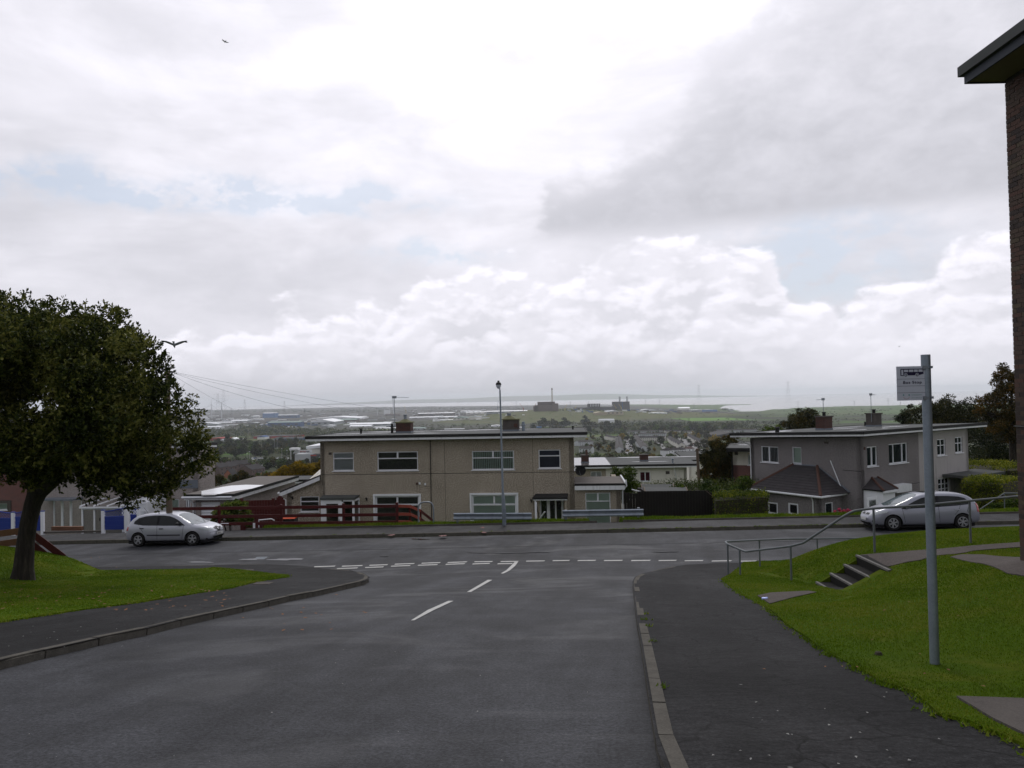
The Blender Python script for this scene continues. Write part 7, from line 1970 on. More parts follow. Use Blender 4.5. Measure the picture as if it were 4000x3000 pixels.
# ------------------------------------------------------------------ cars
M['silver'] = simple('silver_car_paint', (.40,.415,.46),.34,.04,2., metal=.5, coat=.5)
M['silver2'] = simple('grey_silver_car_paint', (.27,.28,.325),.34,.04,2., metal=.5, coat=.5)
M['carglass'] = glassmat('car_glass', (.02,.03,.03), clear=.62)
M['tyre'] = simple('tyre_rubber', (.012,.012,.012),.85,.15,9.)
M['rim'] = simple('alloy_wheel', (.42,.43,.45),.35,.1,9., metal=.5)
M['seam'] = simple('panel_gap', (.012,.012,.014),.8,.0)
M['lens'] = simple('headlamp_lens', (.38,.41,.42),.10,.35,16., coat=.8)
M['tail'] = simple('tail_lamp', (.42,.012,.012),.15,.2,9., coat=.8)
M['plate'] = simple('number_plate', (.62,.62,.60),.5,.05)
M['interior'] = simple('car_interior', (.035,.035,.038),.9,.2)
def lerp_tab(tab, x):
	if x <= tab[0][0]: return tab[0][1]
	for (a, va),(b, vb) in zip(tab, tab[1:]):
		if x <= b: return va + (vb - va) * (x - a) / (b - a)
	return tab[-1][1]
def make_car(name, label, S):
	root = thing(name, label, 'car', (0,0,0))
	L0, L1 = S['x0'], S['x1']; WB = S['wb']; Rw = S['rw']
	xs = S['stations']
	rows = []
	for x in xs:
		zt = lerp_tab(S['top'], x); be = lerp_tab(S['belt'], x); w = lerp_tab(S['w'], x); zb = lerp_tab(S['bot'], x)
		be = min(be, zt - .02); cab = zt - be
		k = min(1, max(0,(cab - .12) / .25))        # how much of a cabin there is
		wr = w * (1 - .04 * (1 - k)) - k * S['tumble']
		hz = [(0, zb),(w * .62, zb),(w * .93, zb + .02),(w * .985, zb + .10),(w, zb + (be - zb) * .42),(w * .995, zb + (be - zb) * .70),(w * .965, be - .035),(w * (.945 - .02 * (1 - k)), be),
			  ((w * .945) * (1 - .55) + wr * .55 if k > 0 else w * .86, be + cab * .50),(wr * (1.0 if k > .5 else .80), be + cab * .86),(wr * (.86 if k > .5 else .62), zt - .012 * (1 + k)),(wr * .45, zt - .002 + .0),(0, zt)]
		rows.append([Vector((x, y, z)) for y, z in hz])
	n = len(rows[0])
	bm = bmesh.new(); R_ = []
	for r_ in rows:
		full = [bm.verts.new(p) for p in r_] + [bm.verts.new((p.x, -p.y, p.z)) for p in r_[-2:0:-1]]
		R_.append(full)
	m_ = len(R_[0])
	for a, b in zip(R_, R_[1:]):
		for j in range(m_): bm.faces.new((a[j], a[(j + 1) % m_], b[(j + 1) % m_], b[j]))
	bm.faces.new(R_[0]); bm.faces.new(list(reversed(R_[-1])))
	bmesh.ops.recalc_face_normals(bm, faces=bm.faces[:])
	me = bpy.data.meshes.new('body'); bm.to_mesh(me); bm.free()
	tmp = bpy.data.objects.new('tmp_body', me); COL.objects.link(tmp)
	ss = tmp.modifiers.new('s', 'SUBSURF'); ss.levels = 2; ss.render_levels = 2
	dg = bpy.context.evaluated_depsgraph_get(); full = bpy.data.meshes.new_from_object(tmp.evaluated_get(dg))
	bmb = bmesh.new(); bmb.from_mesh(full); bvh = BVHTree.FromBMesh(bmb); bmb.free()
	# wheel wells
	tmp.modifiers.clear(); tmp.data = full
	full.materials.clear(); full.materials.append(M[S.get('paint', 'silver')])
	cut = MB()
	for wx in (0, WB):
		for sd in (-1,1):
			Mx = Matrix.Translation((wx, sd * (S['halfw'] - .12), Rw)) @ Matrix.Rotation(math.pi / 2,4, 'X'); cut.lathe([(0,-.30),(Rw * S['arch'],-.30),(Rw * S['arch'],.30),(0,.30)],(0,0,0),40, Mx)
	co = cut.build('tmp_cut', M['seam']); bm = bmesh.new(); bm.from_mesh(co.data); bmesh.ops.remove_doubles(bm, verts=bm.verts[:], dist=1e-4); bmesh.ops.recalc_face_normals(bm, faces=bm.faces[:]); bm.to_mesh(co.data); bm.free()
	full.materials.append(M['seam'])
	bo = tmp.modifiers.new('b', 'BOOLEAN'); bo.operation = 'DIFFERENCE'; bo.object = co; bo.solver = 'EXACT'
	try: bo.material_mode = 'TRANSFER'
	except Exception: pass
	dg = bpy.context.evaluated_depsgraph_get(); dg.update(); fin = bpy.data.meshes.new_from_object(tmp.evaluated_get(dg))
	bpy.data.objects.remove(tmp); bpy.data.objects.remove(co)
	fin.name = 'body'; fin.polygons.foreach_set('use_smooth', [True] * len(fin.polygons))
	try: fin.set_sharp_from_angle(angle=R(38))
	except Exception: pass
	link('body', fin, root)
	# patches projected on the shell
	def patch(nm, poly, mode, mat, off=.006, parent=root, step=.06, side=1, skirt=0.0):
		"""mode: 'side' poly (x,z) thrown along y; 'front'/'rear' poly (y,z) along x; 'top' poly (x,y) down z; 'ws' poly (y,z) from the front"""
		bm = bmesh.new(); f = bm.faces.new([bm.verts.new((p[0], p[1],0)) for p in poly]); bmesh.ops.triangulate(bm, faces=[f])
		for ax in (0,1):
			lo = min(p[ax] for p in poly); hi = max(p[ax] for p in poly); k = max(1, int((hi - lo) / step)); no = [0,0,0]; no[ax] = 1
			for q in range(1, k):
				c_ = [0,0,0]; c_[ax] = lo + (hi - lo) * q / k + .00007
				bmesh.ops.bisect_plane(bm, geom=bm.verts[:] + bm.edges[:] + bm.faces[:], plane_co=c_, plane_no=no, dist=1e-6)
		miss = []
		for v in bm.verts:
			a, b = v.co.x, v.co.y
			o, d = {'side': (Vector((a, side * 3, b)), Vector((0,-side, 0))), 'front': (Vector((9, a, b)), Vector((-1,0,0))), 'rear': (Vector((-9, a, b)), Vector((1,0,0))), 'top': (Vector((a, b, 4)), Vector((0,0,-1)))}[mode]
			h = bvh.ray_cast(o, d)
			if h[0] is None: miss.append(v); continue
			nn = h[1] if h[1].dot(d) < 0 else -h[1]
			v.co = h[0] + nn * off
		bmesh.ops.delete(bm, geom=miss, context='VERTS')
		if not bm.faces: bm.free(); return None
		bmesh.ops.recalc_face_normals(bm, faces=bm.faces[:])
		me_ = bpy.data.meshes.new(nm); bm.to_mesh(me_); bm.free(); me_.materials.append(M[mat] if isinstance(mat, str) else mat)
		me_.polygons.foreach_set('use_smooth', [True] * len(me_.polygons))
		return link(nm, me_, parent)
	def line(nm, pts, mode, w=.013, side=1, mat='seam', off=.004):
		out = None
		for (a, b) in zip(pts, pts[1:]):
			d = Vector((b[0] - a[0], b[1] - a[1])); d.normalize(); q = Vector((-d.y, d.x)) * w / 2; e = d * w / 2
			out = patch(nm, [(a[0] - q.x - e.x, a[1] - q.y - e.y),(b[0] - q.x + e.x, b[1] - q.y + e.y),(b[0] + q.x + e.x, b[1] + q.y + e.y),(a[0] + q.x - e.x, a[1] + q.y - e.y)], mode, mat, off, side=side, step=.08)
		return out
	patch('windscreen', S['ws'], 'top', 'carglass' if False else 'wsglass', .006)
	patch('rear_window', S['rw_poly'], 'rear', 'cglass', .006)
	if S.get('sunroof'): patch('sunroof', S['sunroof'], 'top', 'cglass', .005)
	for sd in (-1,1):
		patch('window_surround', S['sw_out'], 'side', 'seam', .004, side=sd)
		for pl in S['sw']: patch('side_window', pl, 'side', 'cglass', .009, side=sd)
		for ln in S['seams']: line('door_seam', ln, 'side', side=sd)
		for (hx, hz_) in S['handles']:
			h = bvh.ray_cast(Vector((hx, sd * 3, hz_)), Vector((0,-sd, 0)))[0]
			if h: MB().box(hx - .09, hx + .09, *sorted((h.y - sd * .005, h.y + sd * .028)), hz_ - .017, hz_ + .017).build('door_handle', M[S['hmat']], root)
		if S.get('strip'): patch('rubbing_strip', S['strip'], 'side', 'plasticb', .018, side=sd)
		patch('headlight', [(a * sd, b) for a, b in S['hl']], 'front', 'lens', .008, step=.03)
		patch('tail_light', S['tlside'], 'side', 'tail', .008, side=sd, step=.04)
		patch('tail_light', [(a * sd, b) for a, b in S['tl']], 'rear', 'tail', .009, step=.04)
		mx, mz = S['mirror']; h = bvh.ray_cast(Vector((mx, sd * 3, mz)), Vector((0,-sd, 0)))[0]; hy = h.y if h else sd * .8
		b = MB(); b.lathe([(0,-.11),(.05,-.10),(.075,-.05),(.08,.02),(.06,.08),(0,.10)],(mx + .0, hy + sd * .13, mz + .06),12, Matrix.Rotation(R(90),4, 'X') @ Matrix.Diagonal((.75,.8,1,1)).to_4x4()); b.beam((mx + .03, hy - sd * .01, mz),(mx + .02, hy + sd * .08, mz + .02),.06,.04); b.build('door_mirror', M[S['mirmat']], root, smooth=60)
		for wx in (0, WB):
			cy_ = sd * (S['halfw'] - .105)
			Mx = Matrix.Translation((wx, cy_, Rw)) @ Matrix.Rotation(-sd * math.pi / 2,4, 'X')
			ty = MB().lathe([(Rw * .62,-.09),(Rw * .90,-.095),(Rw * .985,-.07),(Rw, 0),(Rw * .985,.07),(Rw * .90,.095),(Rw * .66,.088),(Rw * .62,.07)],(0,0,0),36, Mx).build('wheel', M['tyre'], root, smooth=50)
			rm = MB(); rr_ = Rw * .64; rm.lathe([(rr_, -.08),(rr_, .082),(rr_ * .93,.088),(rr_ * .90,.05)],(0,0,0),36, Mx); rm.lathe([(rr_ * .24,.06),(rr_ * .22,.078),(0,.082)],(0,0,0),16, Mx)
			for q in range(S['spokes']):
				a0 = q / S['spokes'] * 2 * math.pi + .3
				for da in S['sp_off']:
					a = a0 + da; w0, w1 = S['sp_w']
					p = [(math.cos(a) * .12 * rr_ - math.sin(a) * s * w0, math.sin(a) * .12 * rr_ + math.cos(a) * s * w0) for s in (-1,1)]
					a2 = a0 + da * .9; o_ = [(math.cos(a2) * rr_ * .94 - math.sin(a2) * s * w1, math.sin(a2) * rr_ * .94 + math.cos(a2) * s * w1) for s in (1,-1)]
					pl = p[:1] + p[1:] + o_
					vs = [Mx @ Vector((x, y, zz)) for zz in (.045,.075) for x, y in (p[0], p[1], o_[0], o_[1])]
					rm.add(vs, [(0,1,2,3),(4,7,6,5),(0,4,5,1),(1,5,6,2),(2,6,7,3),(3,7,4,0)])
			rm.build('rim', M['rim'], ty, smooth=40)
			MB().lathe([(rr_ * .95,-.02),(0,-.02)],(0,0,0),24, Mx).build('brake_disc', M['seam'], ty)
	line('bonnet_seam', S['bonnet'][0], 'top'); line('bonnet_seam', [(a, -b) for a, b in S['bonnet'][0]], 'top'); 
	for nm, pl, mt, of in S['front']: patch(nm, pl, 'front', mt, of, step=.04)
	for nm, pl, mt, of in S['rear']: patch(nm, pl, 'rear', mt, of, step=.05)
	# underside box, set low and wide to block light beneath the car
	MB().box(-.5, WB + .62,-.70,.70,.12,.30).build('underbody_light_block', M['seam'], root)
	MB().tube([(S['aer'][0], S['aer'][1], S['aer'][2]),(S['aer'][0] - .22, S['aer'][1], S['aer'][2] + .26)],.006,5).build('roof_aerial', M['black'], root)
	for sd in (-1,1): line('wiper', [(S['wip'][0], sd * .05 + .1),(S['wip'][1], sd * .35 + .25)], 'top', .02, off=.016, mat='black')
	return root
M['cglass'] = simple('tinted_car_glass', (.010,.013,.014),.06,.3,2.5, spec=.28)
M['wsglass'] = simple('sloping_windscreen_glass', (.10,.13,.14),.07,.35,2.0, spec=.8)
def stations(x0, x1, cuts): return sorted(set([round(c, 4) for c in cuts]))
carA = make_car('parked_hatchback', 'silver hatchback parked at the far kerb on the left, nose to the right', dict(
	x0=-.66, x1=3.29, wb=2.46, rw=.295, arch=1.17, halfw=.845, tumble=.19, stations=[-.665,-.655,-.62,-.52,-.36,-.12,.2,.6,1.0,1.4,1.66,1.85,2.05,2.3,2.5,2.7,2.9,3.06,3.18,3.26,3.29,3.295],
	top=[(-.665,.60),(-.65,.80),(-.60,.93),(-.5,1.05),(-.36,1.22),(-.12,1.355),(.2,1.41),(.7,1.435),(1.2,1.43),(1.5,1.40),(1.66,1.35),(1.85,1.25),(2.05,1.13),(2.3,.99),(2.45,.93),(2.7,.885),(2.9,.835),(3.06,.775),(3.18,.70),(3.26,.61),(3.295,.52)],
	belt=[(-.665,.56),(-.6,.86),(-.5,.95),(0,.935),(1,.90),(2.0,.87),(2.4,.85),(2.8,.79),(3.06,.71),(3.2,.62),(3.295,.48)],
	w=[(-.665,.58),(-.65,.66),(-.60,.735),(-.4,.80),(0,.835),(.6,.845),(2.3,.845),(2.7,.825),(2.95,.77),(3.1,.69),(3.2,.60),(3.26,.50),(3.295,.40)],
	bot=[(-.665,.36),(-.6,.26),(-.3,.21),(0,.19),(2.4,.19),(3.0,.20),(3.2,.23),(3.295,.33)],
	ws=[(1.62,.0),(1.65,-.42),(1.75,-.57),(2.44,-.72),(2.56,-.45),(2.63,0),(2.56,.45),(2.44,.72),(1.75,.57),(1.65,.42)],
	rw_poly=[(-.50,1.20),(.50,1.20),(.60,.98),(-.60,.98)],
	sw_out=[(-.24,.985),(-.22,1.09),(-.05,1.22),(.25,1.295),(.7,1.325),(1.1,1.315),(1.38,1.275),(1.6,1.20),(1.85,1.06),(2.10,.895),(2.12,.87),(1.2,.885),(.2,.915)],
	sw=[[(-.19,1.0),(-.17,1.085),(-.02,1.19),(.02,1.2),(-.02,.945)], [(.05,.945),(.08,1.225),(.25,1.275),(.70,1.305),(.86,1.305),(.84,.92)], [(.92,.915),(.95,1.303),(1.1,1.295),(1.36,1.255),(1.58,1.18),(1.80,1.06),(2.02,.91),(2.02,.885)]],
	seams=[[(.86,.93),(.88,.40),(.86,.25)], [(2.06,.86),(2.03,.5),(2.0,.25)], [(.0,.94),(.10,.80),(.24,.62)], [(.42,.235),(2.0,.235)]],
	handles=[(.16,.79),(1.06,.76)], hmat='plasticb', strip=[(.42,.475),(1.93,.455),(1.93,.50),(.42,.52)], mirror=(1.83,.90), mirmat='plasticb',
	hl=[(.30,.66),(.42,.615),(.70,.62),(.795,.70),(.78,.765),(.60,.755),(.40,.72)],
	tlside=[(-.64,.68),(-.50,.70),(-.46,.84),(-.56,.87),(-.62,.84)], tl=[(.50,.68),(.70,.68),(.70,.86),(.56,.86)],
	spokes=5, sp_off=(0,), sp_w=(.028,.036), bonnet=[[(2.55,.62),(2.9,.58),(3.15,.44)]],
	front=[('grille', [(-.13,.56),(.13,.56),(.16,.68),(.10,.75),(-.10,.75),(-.16,.68)], 'black', .010),('badge', [(-.05,.62),(.05,.62),(.06,.69),(-.06,.69)], 'rim', .016),('grille_slot', [(.17,.63),(.30,.67),(.30,.72),(.19,.71)], 'black', .008),('grille_slot', [(-.17,.63),(-.30,.67),(-.30,.72),(-.19,.71)], 'black', .008),
		   ('lower_grille', [(-.42,.27),(.42,.27),(.52,.37),(-.52,.37)], 'black', .008),('number_plate', [(-.26,.405),(.26,.405),(.26,.515),(-.26,.515)], 'plate', .02),('bumper_line', [(-.62,.535),(.62,.535),(.62,.55),(-.62,.55)], 'seam', .004)],
	rear=[('number_plate', [(-.26,.62),(.26,.62),(.26,.73),(-.26,.73)], 'plate', .012)], sunroof=None, aer=(-.02,0.0,1.38), wip=(2.56,2.2)))
carB = make_car('parked_family_car', 'tall silver five-door car parked facing left behind the grey handrail', dict(
	x0=-.755, x1=3.53, paint='silver2', wb=2.68, rw=.31, arch=1.16, halfw=.848, tumble=.17, stations=[-.755,-.745,-.70,-.60,-.42,-.15,.2,.6,1.0,1.4,1.7,1.95,2.2,2.45,2.7,2.9,3.1,3.28,3.40,3.48,3.525,3.53],
	top=[(-.755,.55),(-.74,.85),(-.70,1.0),(-.60,1.15),(-.42,1.33),(-.15,1.435),(.2,1.475),(.7,1.495),(1.2,1.49),(1.45,1.46),(1.7,1.385),(1.95,1.275),(2.2,1.155),(2.45,1.045),(2.62,.985),(2.9,.905),(3.1,.845),(3.28,.765),(3.40,.68),(3.48,.60),(3.53,.50)],
	belt=[(-.755,.52),(-.70,.92),(-.5,1.0),(0,.975),(1,.93),(2.0,.885),(2.6,.86),(3.0,.80),(3.28,.69),(3.42,.60),(3.53,.46)],
	w=[(-.755,.60),(-.74,.68),(-.68,.75),(-.45,.81),(0,.84),(.6,.848),(2.6,.848),(2.95,.825),(3.2,.77),(3.35,.69),(3.44,.61),(3.5,.52),(3.53,.42)],
	bot=[(-.755,.36),(-.68,.26),(-.3,.21),(0,.19),(2.6,.19),(3.2,.19),(3.45,.22),(3.53,.30)],
	ws=[(1.52,.0),(1.56,-.44),(1.66,-.58),(2.42,-.735),(2.62,-.45),(2.72,0),(2.62,.45),(2.42,.735),(1.66,.58),(1.56,.44)],
	rw_poly=[(-.52,1.32),(.52,1.32),(.60,1.04),(-.60,1.04)],
	sw_out=[(-.30,1.0),(-.30,1.12),(-.18,1.24),(.05,1.305),(.45,1.34),(.9,1.35),(1.2,1.34),(1.5,1.28),(1.8,1.15),(2.1,1.0),(2.34,.885),(2.30,.865),(1.2,.905),(.2,.955)],
	sw=[[(-.25,1.02),(-.25,1.10),(-.14,1.21),(.05,1.275),(.08,1.275),(.02,.99)], [(.10,.985),(.16,1.29),(.45,1.32),(.86,1.33),(.84,.94)], [(.94,.935),(.96,1.33),(1.18,1.32),(1.46,1.26),(1.76,1.14),(2.02,1.01),(2.02,.90)], [(2.06,.90),(2.06,.99),(2.25,.895)]],
	seams=[[(.90,.95),(.90,.50),(.88,.25)], [(2.30,.87),(2.26,.55),(2.22,.25)], [(.05,.97),(.12,.80),(.30,.60)], [(.40,.235),(2.25,.235)], [(-.30,1.0),(-.20,.75),(-.30,.5)]],
	handles=[(.20,.80),(1.16,.78)], hmat='silver', strip=None, mirror=(2.10,.90), mirmat='silver',
	hl=[(.34,.68),(.42,.60),(.62,.60),(.80,.72),(.79,.80),(.62,.79),(.42,.73)],
	tlside=[(-.755,.68),(-.60,.70),(-.58,.98),(-.66,1.02),(-.72,.98)], tl=[(.55,.66),(.72,.66),(.72,1.02),(.60,1.02)],
	spokes=6, sp_off=(-.16,.16), sp_w=(.012,.013), bonnet=[[(2.72,.60),(3.1,.58),(3.38,.44)]],
	front=[('grille', [(-.30,.62),(.30,.62),(.34,.69),(-.34,.69)], 'black', .010),('badge', [(-.05,.63),(.05,.63),(.05,.69),(-.05,.69)], 'rim', .016),
		   ('lower_grille', [(-.48,.24),(.48,.24),(.55,.33),(-.55,.33)], 'black', .008),('number_plate', [(-.26,.40),(.26,.40),(.26,.51),(-.26,.51)], 'plate', .02),('fog_lamp', [(.60,.36),(.68,.36),(.68,.42),(.60,.42)], 'black', .01)],
	rear=[('number_plate', [(-.26,.70),(.26,.70),(.26,.81),(-.26,.81)], 'plate', .012)], sunroof=[(.75,-.40),(1.28,-.40),(1.28,.40),(.75,.40)], aer=(-.05,0.0,1.44), wip=(2.62,2.3)))
# stand them on the road
def park(car, rx, fx, Yr, flip):
	"""rx / fx: pixel columns of the rear and front axle of the near-side wheels"""
	z = 0
	hw = .845
	ang = math.atan(RS) if not flip else math.atan(RS) + math.pi
	# near-side wheel plane: rear axle px rx at depth Y -> solve Y so that the axle spacing fits
	wb = 2.46 if car is carA else 2.68
	lo, hi = 20., 45.
	for _ in range(50):
		Y = (lo + hi) / 2; u = (rx - 2000) / F; v_ = (fx - 2000) / F; x0 = u * Y
		sgn = -1 if flip else 1; dx = wb * math.cos(math.atan(RS)) * sgn; dy = RS * dx
		px = (x0 + dx) / (Y + dy)
		if (px - v_) * sgn > 0: lo = Y
		else: hi = Y
	n = Vector((-math.sin(math.atan(RS)), math.cos(math.atan(RS)),0))   # away from us
	c = Vector((x0, Y, 0)) + n * hw
	g0 = H(c.x, c.y); g1 = H(c.x + dx, c.y + dy)
	car.location = (c.x, c.y, g0 + .002)
	pitch = -math.atan2(g1 - g0, wb)
	roll = math.atan2(H(*(c + n * .7)[:2]) - H(*(c - n * .7)[:2]),1.4) * (1 if not flip else -1)
	car.rotation_euler = (roll, pitch, ang)
	print('PARK', car.name, round(Y, 2), [round(q, 2) for q in c], 'v', round(vof(c.x, c.y),2))
park(carA, 530,741,0, False)
park(carB, 3748,3477,0, True)
# number plate lettering of the hatchback (first characters legible in the photo)
cu = bpy.data.curves.new('plate_lettering', 'FONT'); cu.body = 'VK54 2'; cu.size = .095; cu.extrude = .001; cu.materials.append(M['black'])
o = bpy.data.objects.new('plate_lettering', cu); COL.objects.link(o); o = text_mesh(o); o.parent = carA; o.location = (3.325,-.22,.425); o.rotation_euler = (R(90),0, R(90)); o.scale = (1.1,1,1)
# ------------------------------------------------------------------ the plain: sheds, estate, trees, pylons
for k_, c_ in dict(fw=(.75,.76,.77), fg=(.30,.32,.33), fb=(.05,.10,.22), fbl=(.07,.17,.38), fr=(.33,.05,.04), fbr=(.14,.105,.095), fdk=(.09,.085,.09), ft=(.42,.36,.26), froof=(.038,.035,.037), frb=(.095,.065,.06), frg=(.068,.064,.062), fcream=(.66,.64,.58), fgreen=(.28,.36,.33), fpale=(.50,.52,.53)).items():
	M[k_] = simple('far_' + k_, c_, .85,.15,.05, spec=.1)
M['fshine'] = simple('far_metal_roof', (.70,.72,.74),.35,.08,.05, spec=.8, metal=.3)
M['fglass'] = simple('far_window', (.05,.055,.065),.2,.1)
M['steelfar'] = simple('pylon_steel', (.16,.17,.18),.7,.1)
M['turb'] = simple('turbine_white', (.62,.64,.66),.6,.05)
_TT = np.geomspace(45., 24000., 420)
def onT(px, py):
	d = ray(px, py); d = d / d.y; lo, hi = 45., 24000.
	for _ in range(2):
		t = np.linspace(lo, hi, 60) if _ else _TT
		f = d.z * t - Tn(d.x * t, t); k = int(np.argmax(f <= 0))
		if k == 0: return d * (t[-1] if f[0] > 0 else t[0])
		lo, hi = t[k - 1], t[k]
	k = f[k - 1] / (f[k - 1] - f[k]); return d * (lo + (hi - lo) * k)
def shed(name, label, x0, x1, yb, ye, rise=0, depth=None, wall='fw', roof='fshine', cat='warehouse', turn=0.0, windows=0, door=False, flat=False, stripe=None, group=None):
	"""industrial building from its base line (px columns x0..x1 at row yb) with eaves at row ye and ridge `rise` px above"""
	xm = (x0 + x1) / 2; p = onT(xm, yb); Y = p.y
	k = Y / F; W_ = (x1 - x0) * k; Hh = (yb - ye) * k; D = depth or min(W_ * .6,60); rs = rise * k
	z = T(p.x, Y) - .3
	t = thing(name, label, cat, (p.x, Y, z), R(turn), group)
	w = W_ / 2
	MB().box(-w, w, 0, D, -3, Hh).build('wall', M[wall], t)
	b = MB(); o = min(.6, W_ * .03)
	if flat: b.box(-w - o, w + o, -o, D + o, Hh, Hh + .5)
	elif turn == 0 and W_ > D * 1.2 or rise == 0:
		r_ = max(rs, .6); b.prism([(-w - o, -o, Hh),(-w - o, D + o, Hh),(-w - o, D / 2, Hh + r_)],(2 * (w + o),0,0))
	else: b.prism([(-w - o, -o, Hh),(w + o, -o, Hh),(0,-o, Hh + max(rs, .6))],(0, D + 2 * o, 0))
	b.build('roof', M[roof], t)
	for q in range(windows):
		a = -w + W_ * (q + .3) / windows; c = -w + W_ * (q + .7) / windows; MB().box(a, c, -.08,-.0, Hh * .45, Hh * .75).build('window', M['fglass'], t)
	if door: MB().box(-w * .1, w * .25,-.1,0,0, Hh * .6).build('door', M['fdk'], t)
	if stripe: MB().box(-w - .1, w + .1,-.12,0, Hh * .80, Hh * .98).build('fascia_band', M[stripe], t)
	return t
A = 'warehouse'
for a in (
	('bright blue square warehouse in front of the far wood', 1026,1076,1632,1614,2,60, 'fbl', 'fshine'),
	('long low blue-grey shed right of the bright blue warehouse', 1085,1160,1633,1622,4,60, 'fb', 'fpale'),
	('long dark blue shed with pale roof on the plain', 1046,1173,1668,1650,4,50, 'fb', 'fgreen'),
	('low dark lean-to shed at the left end of the long dark blue shed', 1022,1048,1666,1659,2,30, 'fb', 'fb'),
	('huge white-roofed factory with a sloping bright roof on the plain', 1212,1306,1661,1648,10,160, 'fg', 'fshine'),
	('small blue-grey gable shed left of the huge white-roofed factory', 1200,1231,1660,1650,3,40, 'fb', 'fpale'),
	('brick-walled factory with a grey-green roof beside the white factory', 1312,1392,1651,1640,4,60, 'fbr', 'fgreen'),
	('long bright white roof running behind the brick factory', 1200,1405,1640,1634,6,220, 'fw', 'fshine'),
	('long white shed roof in front of the brick factory', 1362,1524,1664,1656,5,60, 'fg', 'fshine'),
	('low white shed at the foot of the long white roof', 1365,1450,1668,1664,4,40, 'fw', 'fshine'),
	('low wide white shed half hidden behind the wood', 1255,1305,1668,1662,2,40, 'fg', 'fshine'),
	('pair of white silos with flat tops', 1500,1523,1619,1600,0,14, 'fw', 'fw'),
	('brown rusty works block beside the silos', 1505,1560,1625,1618,2,40, 'fbr', 'fbr'),
	('long brick-red shed with a white roof on the plain', 1631,1776,1625,1614,2,60, 'fbr', 'fshine'),
	('long bright roof in front of the brick-red shed', 1598,1784,1633,1629,2,70, 'fw', 'fshine'),
	('group of white gabled units left of the grassy mound', 1770,1830,1641,1632,4,60, 'fcream', 'fgreen'),
	('white gabled unit against the foot of the grassy mound', 1832,1880,1638,1629,5,50, 'fcream', 'fpale'),
	('long low white roof right behind the left chimney', 1690,1786,1643,1640,1,40, 'fw', 'fshine'),
	('long white shed far back before the estuary', 1799,1879,1611,1605,1,60, 'fw', 'fshine'),
	('second long white shed just below the far one', 1820,1905,1618,1610,2,60, 'fcream', 'fshine'),
	('long bright roof on the shore left of the power station', 1900,2060,1612,1606,2,80, 'fg', 'fshine'),
	('cream shed with wide pale gable roof behind the mound', 2370,2435,1620,1608,5,90, 'ft', 'fpale'),
	('lower tan shed joined to the cream shed behind the mound', 2322,2370,1621,1613,4,80, 'ft', 'ft'),
	('isolated white shed at the edge of the wood below the mound', 2341,2400,1655,1641,5,30, 'fw', 'fpale'),
	('low bright roof beside the power station yard', 2508,2553,1605,1600,2,60, 'fw', 'fshine'),
	('flat bright roof strip right of the cream shed', 2534,2606,1616,1612,1,60, 'fw', 'fshine'),
	('white dome-roofed shed near the tall left pylon', 2653,2696,1600,1594,4,50, 'fcream', 'fshine'),
	('blue-fronted shed by the river mouth', 2755,2802,1609,1600,1,60, 'fbl', 'fpale'),
	('long pale roof left of the blue-fronted shed', 2702,2756,1607,1601,1,60, 'fg', 'fshine'),
	('small grey barn beside the river mouth', 2843,2868,1606,1601,3,40, 'fpale', 'fg'),
	('red-fronted retail shed with grey roof below the woods', 990,1158,1712,1703,2,60, 'fr', 'frg'),
	('blue-grey retail shed in front of the red-fronted shed', 1070,1180,1722,1712,4,40, 'fb', 'frg'),
	('small white gabled shop unit with a blue side by the retail sheds', 1005,1034,1716,1707,5,30, 'fw', 'fb'),
	('long red retail roof beside the evergreen tree', 808,880,1722,1713,3,40, 'fr', 'fr'),
	('blue-white gabled unit under the long red retail roof', 850,880,1727,1719,4,25, 'fpale', 'fpale'),
	('white gabled unit right of the tall conifer', 898,915,1720,1713,3,25, 'fw', 'fshine'),
	('low long white wall behind the dark trees', 918,950,1719,1715,1,20, 'fw', 'fpale'),
	('row of low white sheds left of the wood, upper row', 800,905,1655,1651,3,50, 'fpale', 'fshine'),
	('row of low white sheds left of the wood, lower row', 790,860,1675,1668,3,40, 'fw', 'fshine'),
	('grey-roofed shed between blue sheds and wood', 968,1005,1658,1652,3,40, 'fdk', 'fpale'),
	('small white cabin-like shed on the plain at left', 988,1011,1631,1625,2,30, 'fw', 'fshine'),
	('long low white shed below the small white one', 980,1025,1642,1636,1,30, 'fw', 'fshine'),
	('small white shed on the upper left of the plain', 780,805,1634,1630,2,30, 'fw', 'fshine'),
	('white roofed shed beneath the tall pylons', 795,850,1663,1656,3,50, 'fg', 'fshine'),
	('white-roofed unit right of the tall pylons', 900,965,1650,1644,4,60, 'fg', 'fshine'),
	('low pale shed behind the roof of the tan house, left of its chimney', 1467,1545,1676,1672,2,30, 'fw', 'fshine'),
	('low pale shed seen right of the brick chimney', 1605,1660,1680,1672,3,30, 'fpale', 'fgreen'),
	('greenhouse-like pale grey structure behind the tan house roof', 1735,1812,1686,1678,4,30, 'fpale', 'fpale'),
	('bright white shed near the cement chimney', 1919,1960,1668,1662,2,30, 'fw', 'fshine'),
	('low white roof to the right of the cement chimney', 2022,2042,1678,1669,1,20, 'fw', 'fshine'),
	('small blue sign-like hoarding behind the flue', 2096,2116,1674,1666,0,6, 'fbl', 'fbl'),
	('large low dark grey-roofed hall behind the estate', 2795,2925,1708,1700,12,70, 'frg', 'frg')):
	shed('warehouse', a[0], *a[1:7], wall=a[7], roof=a[8], windows=0 if a[2] - a[1] < 60 else 4)
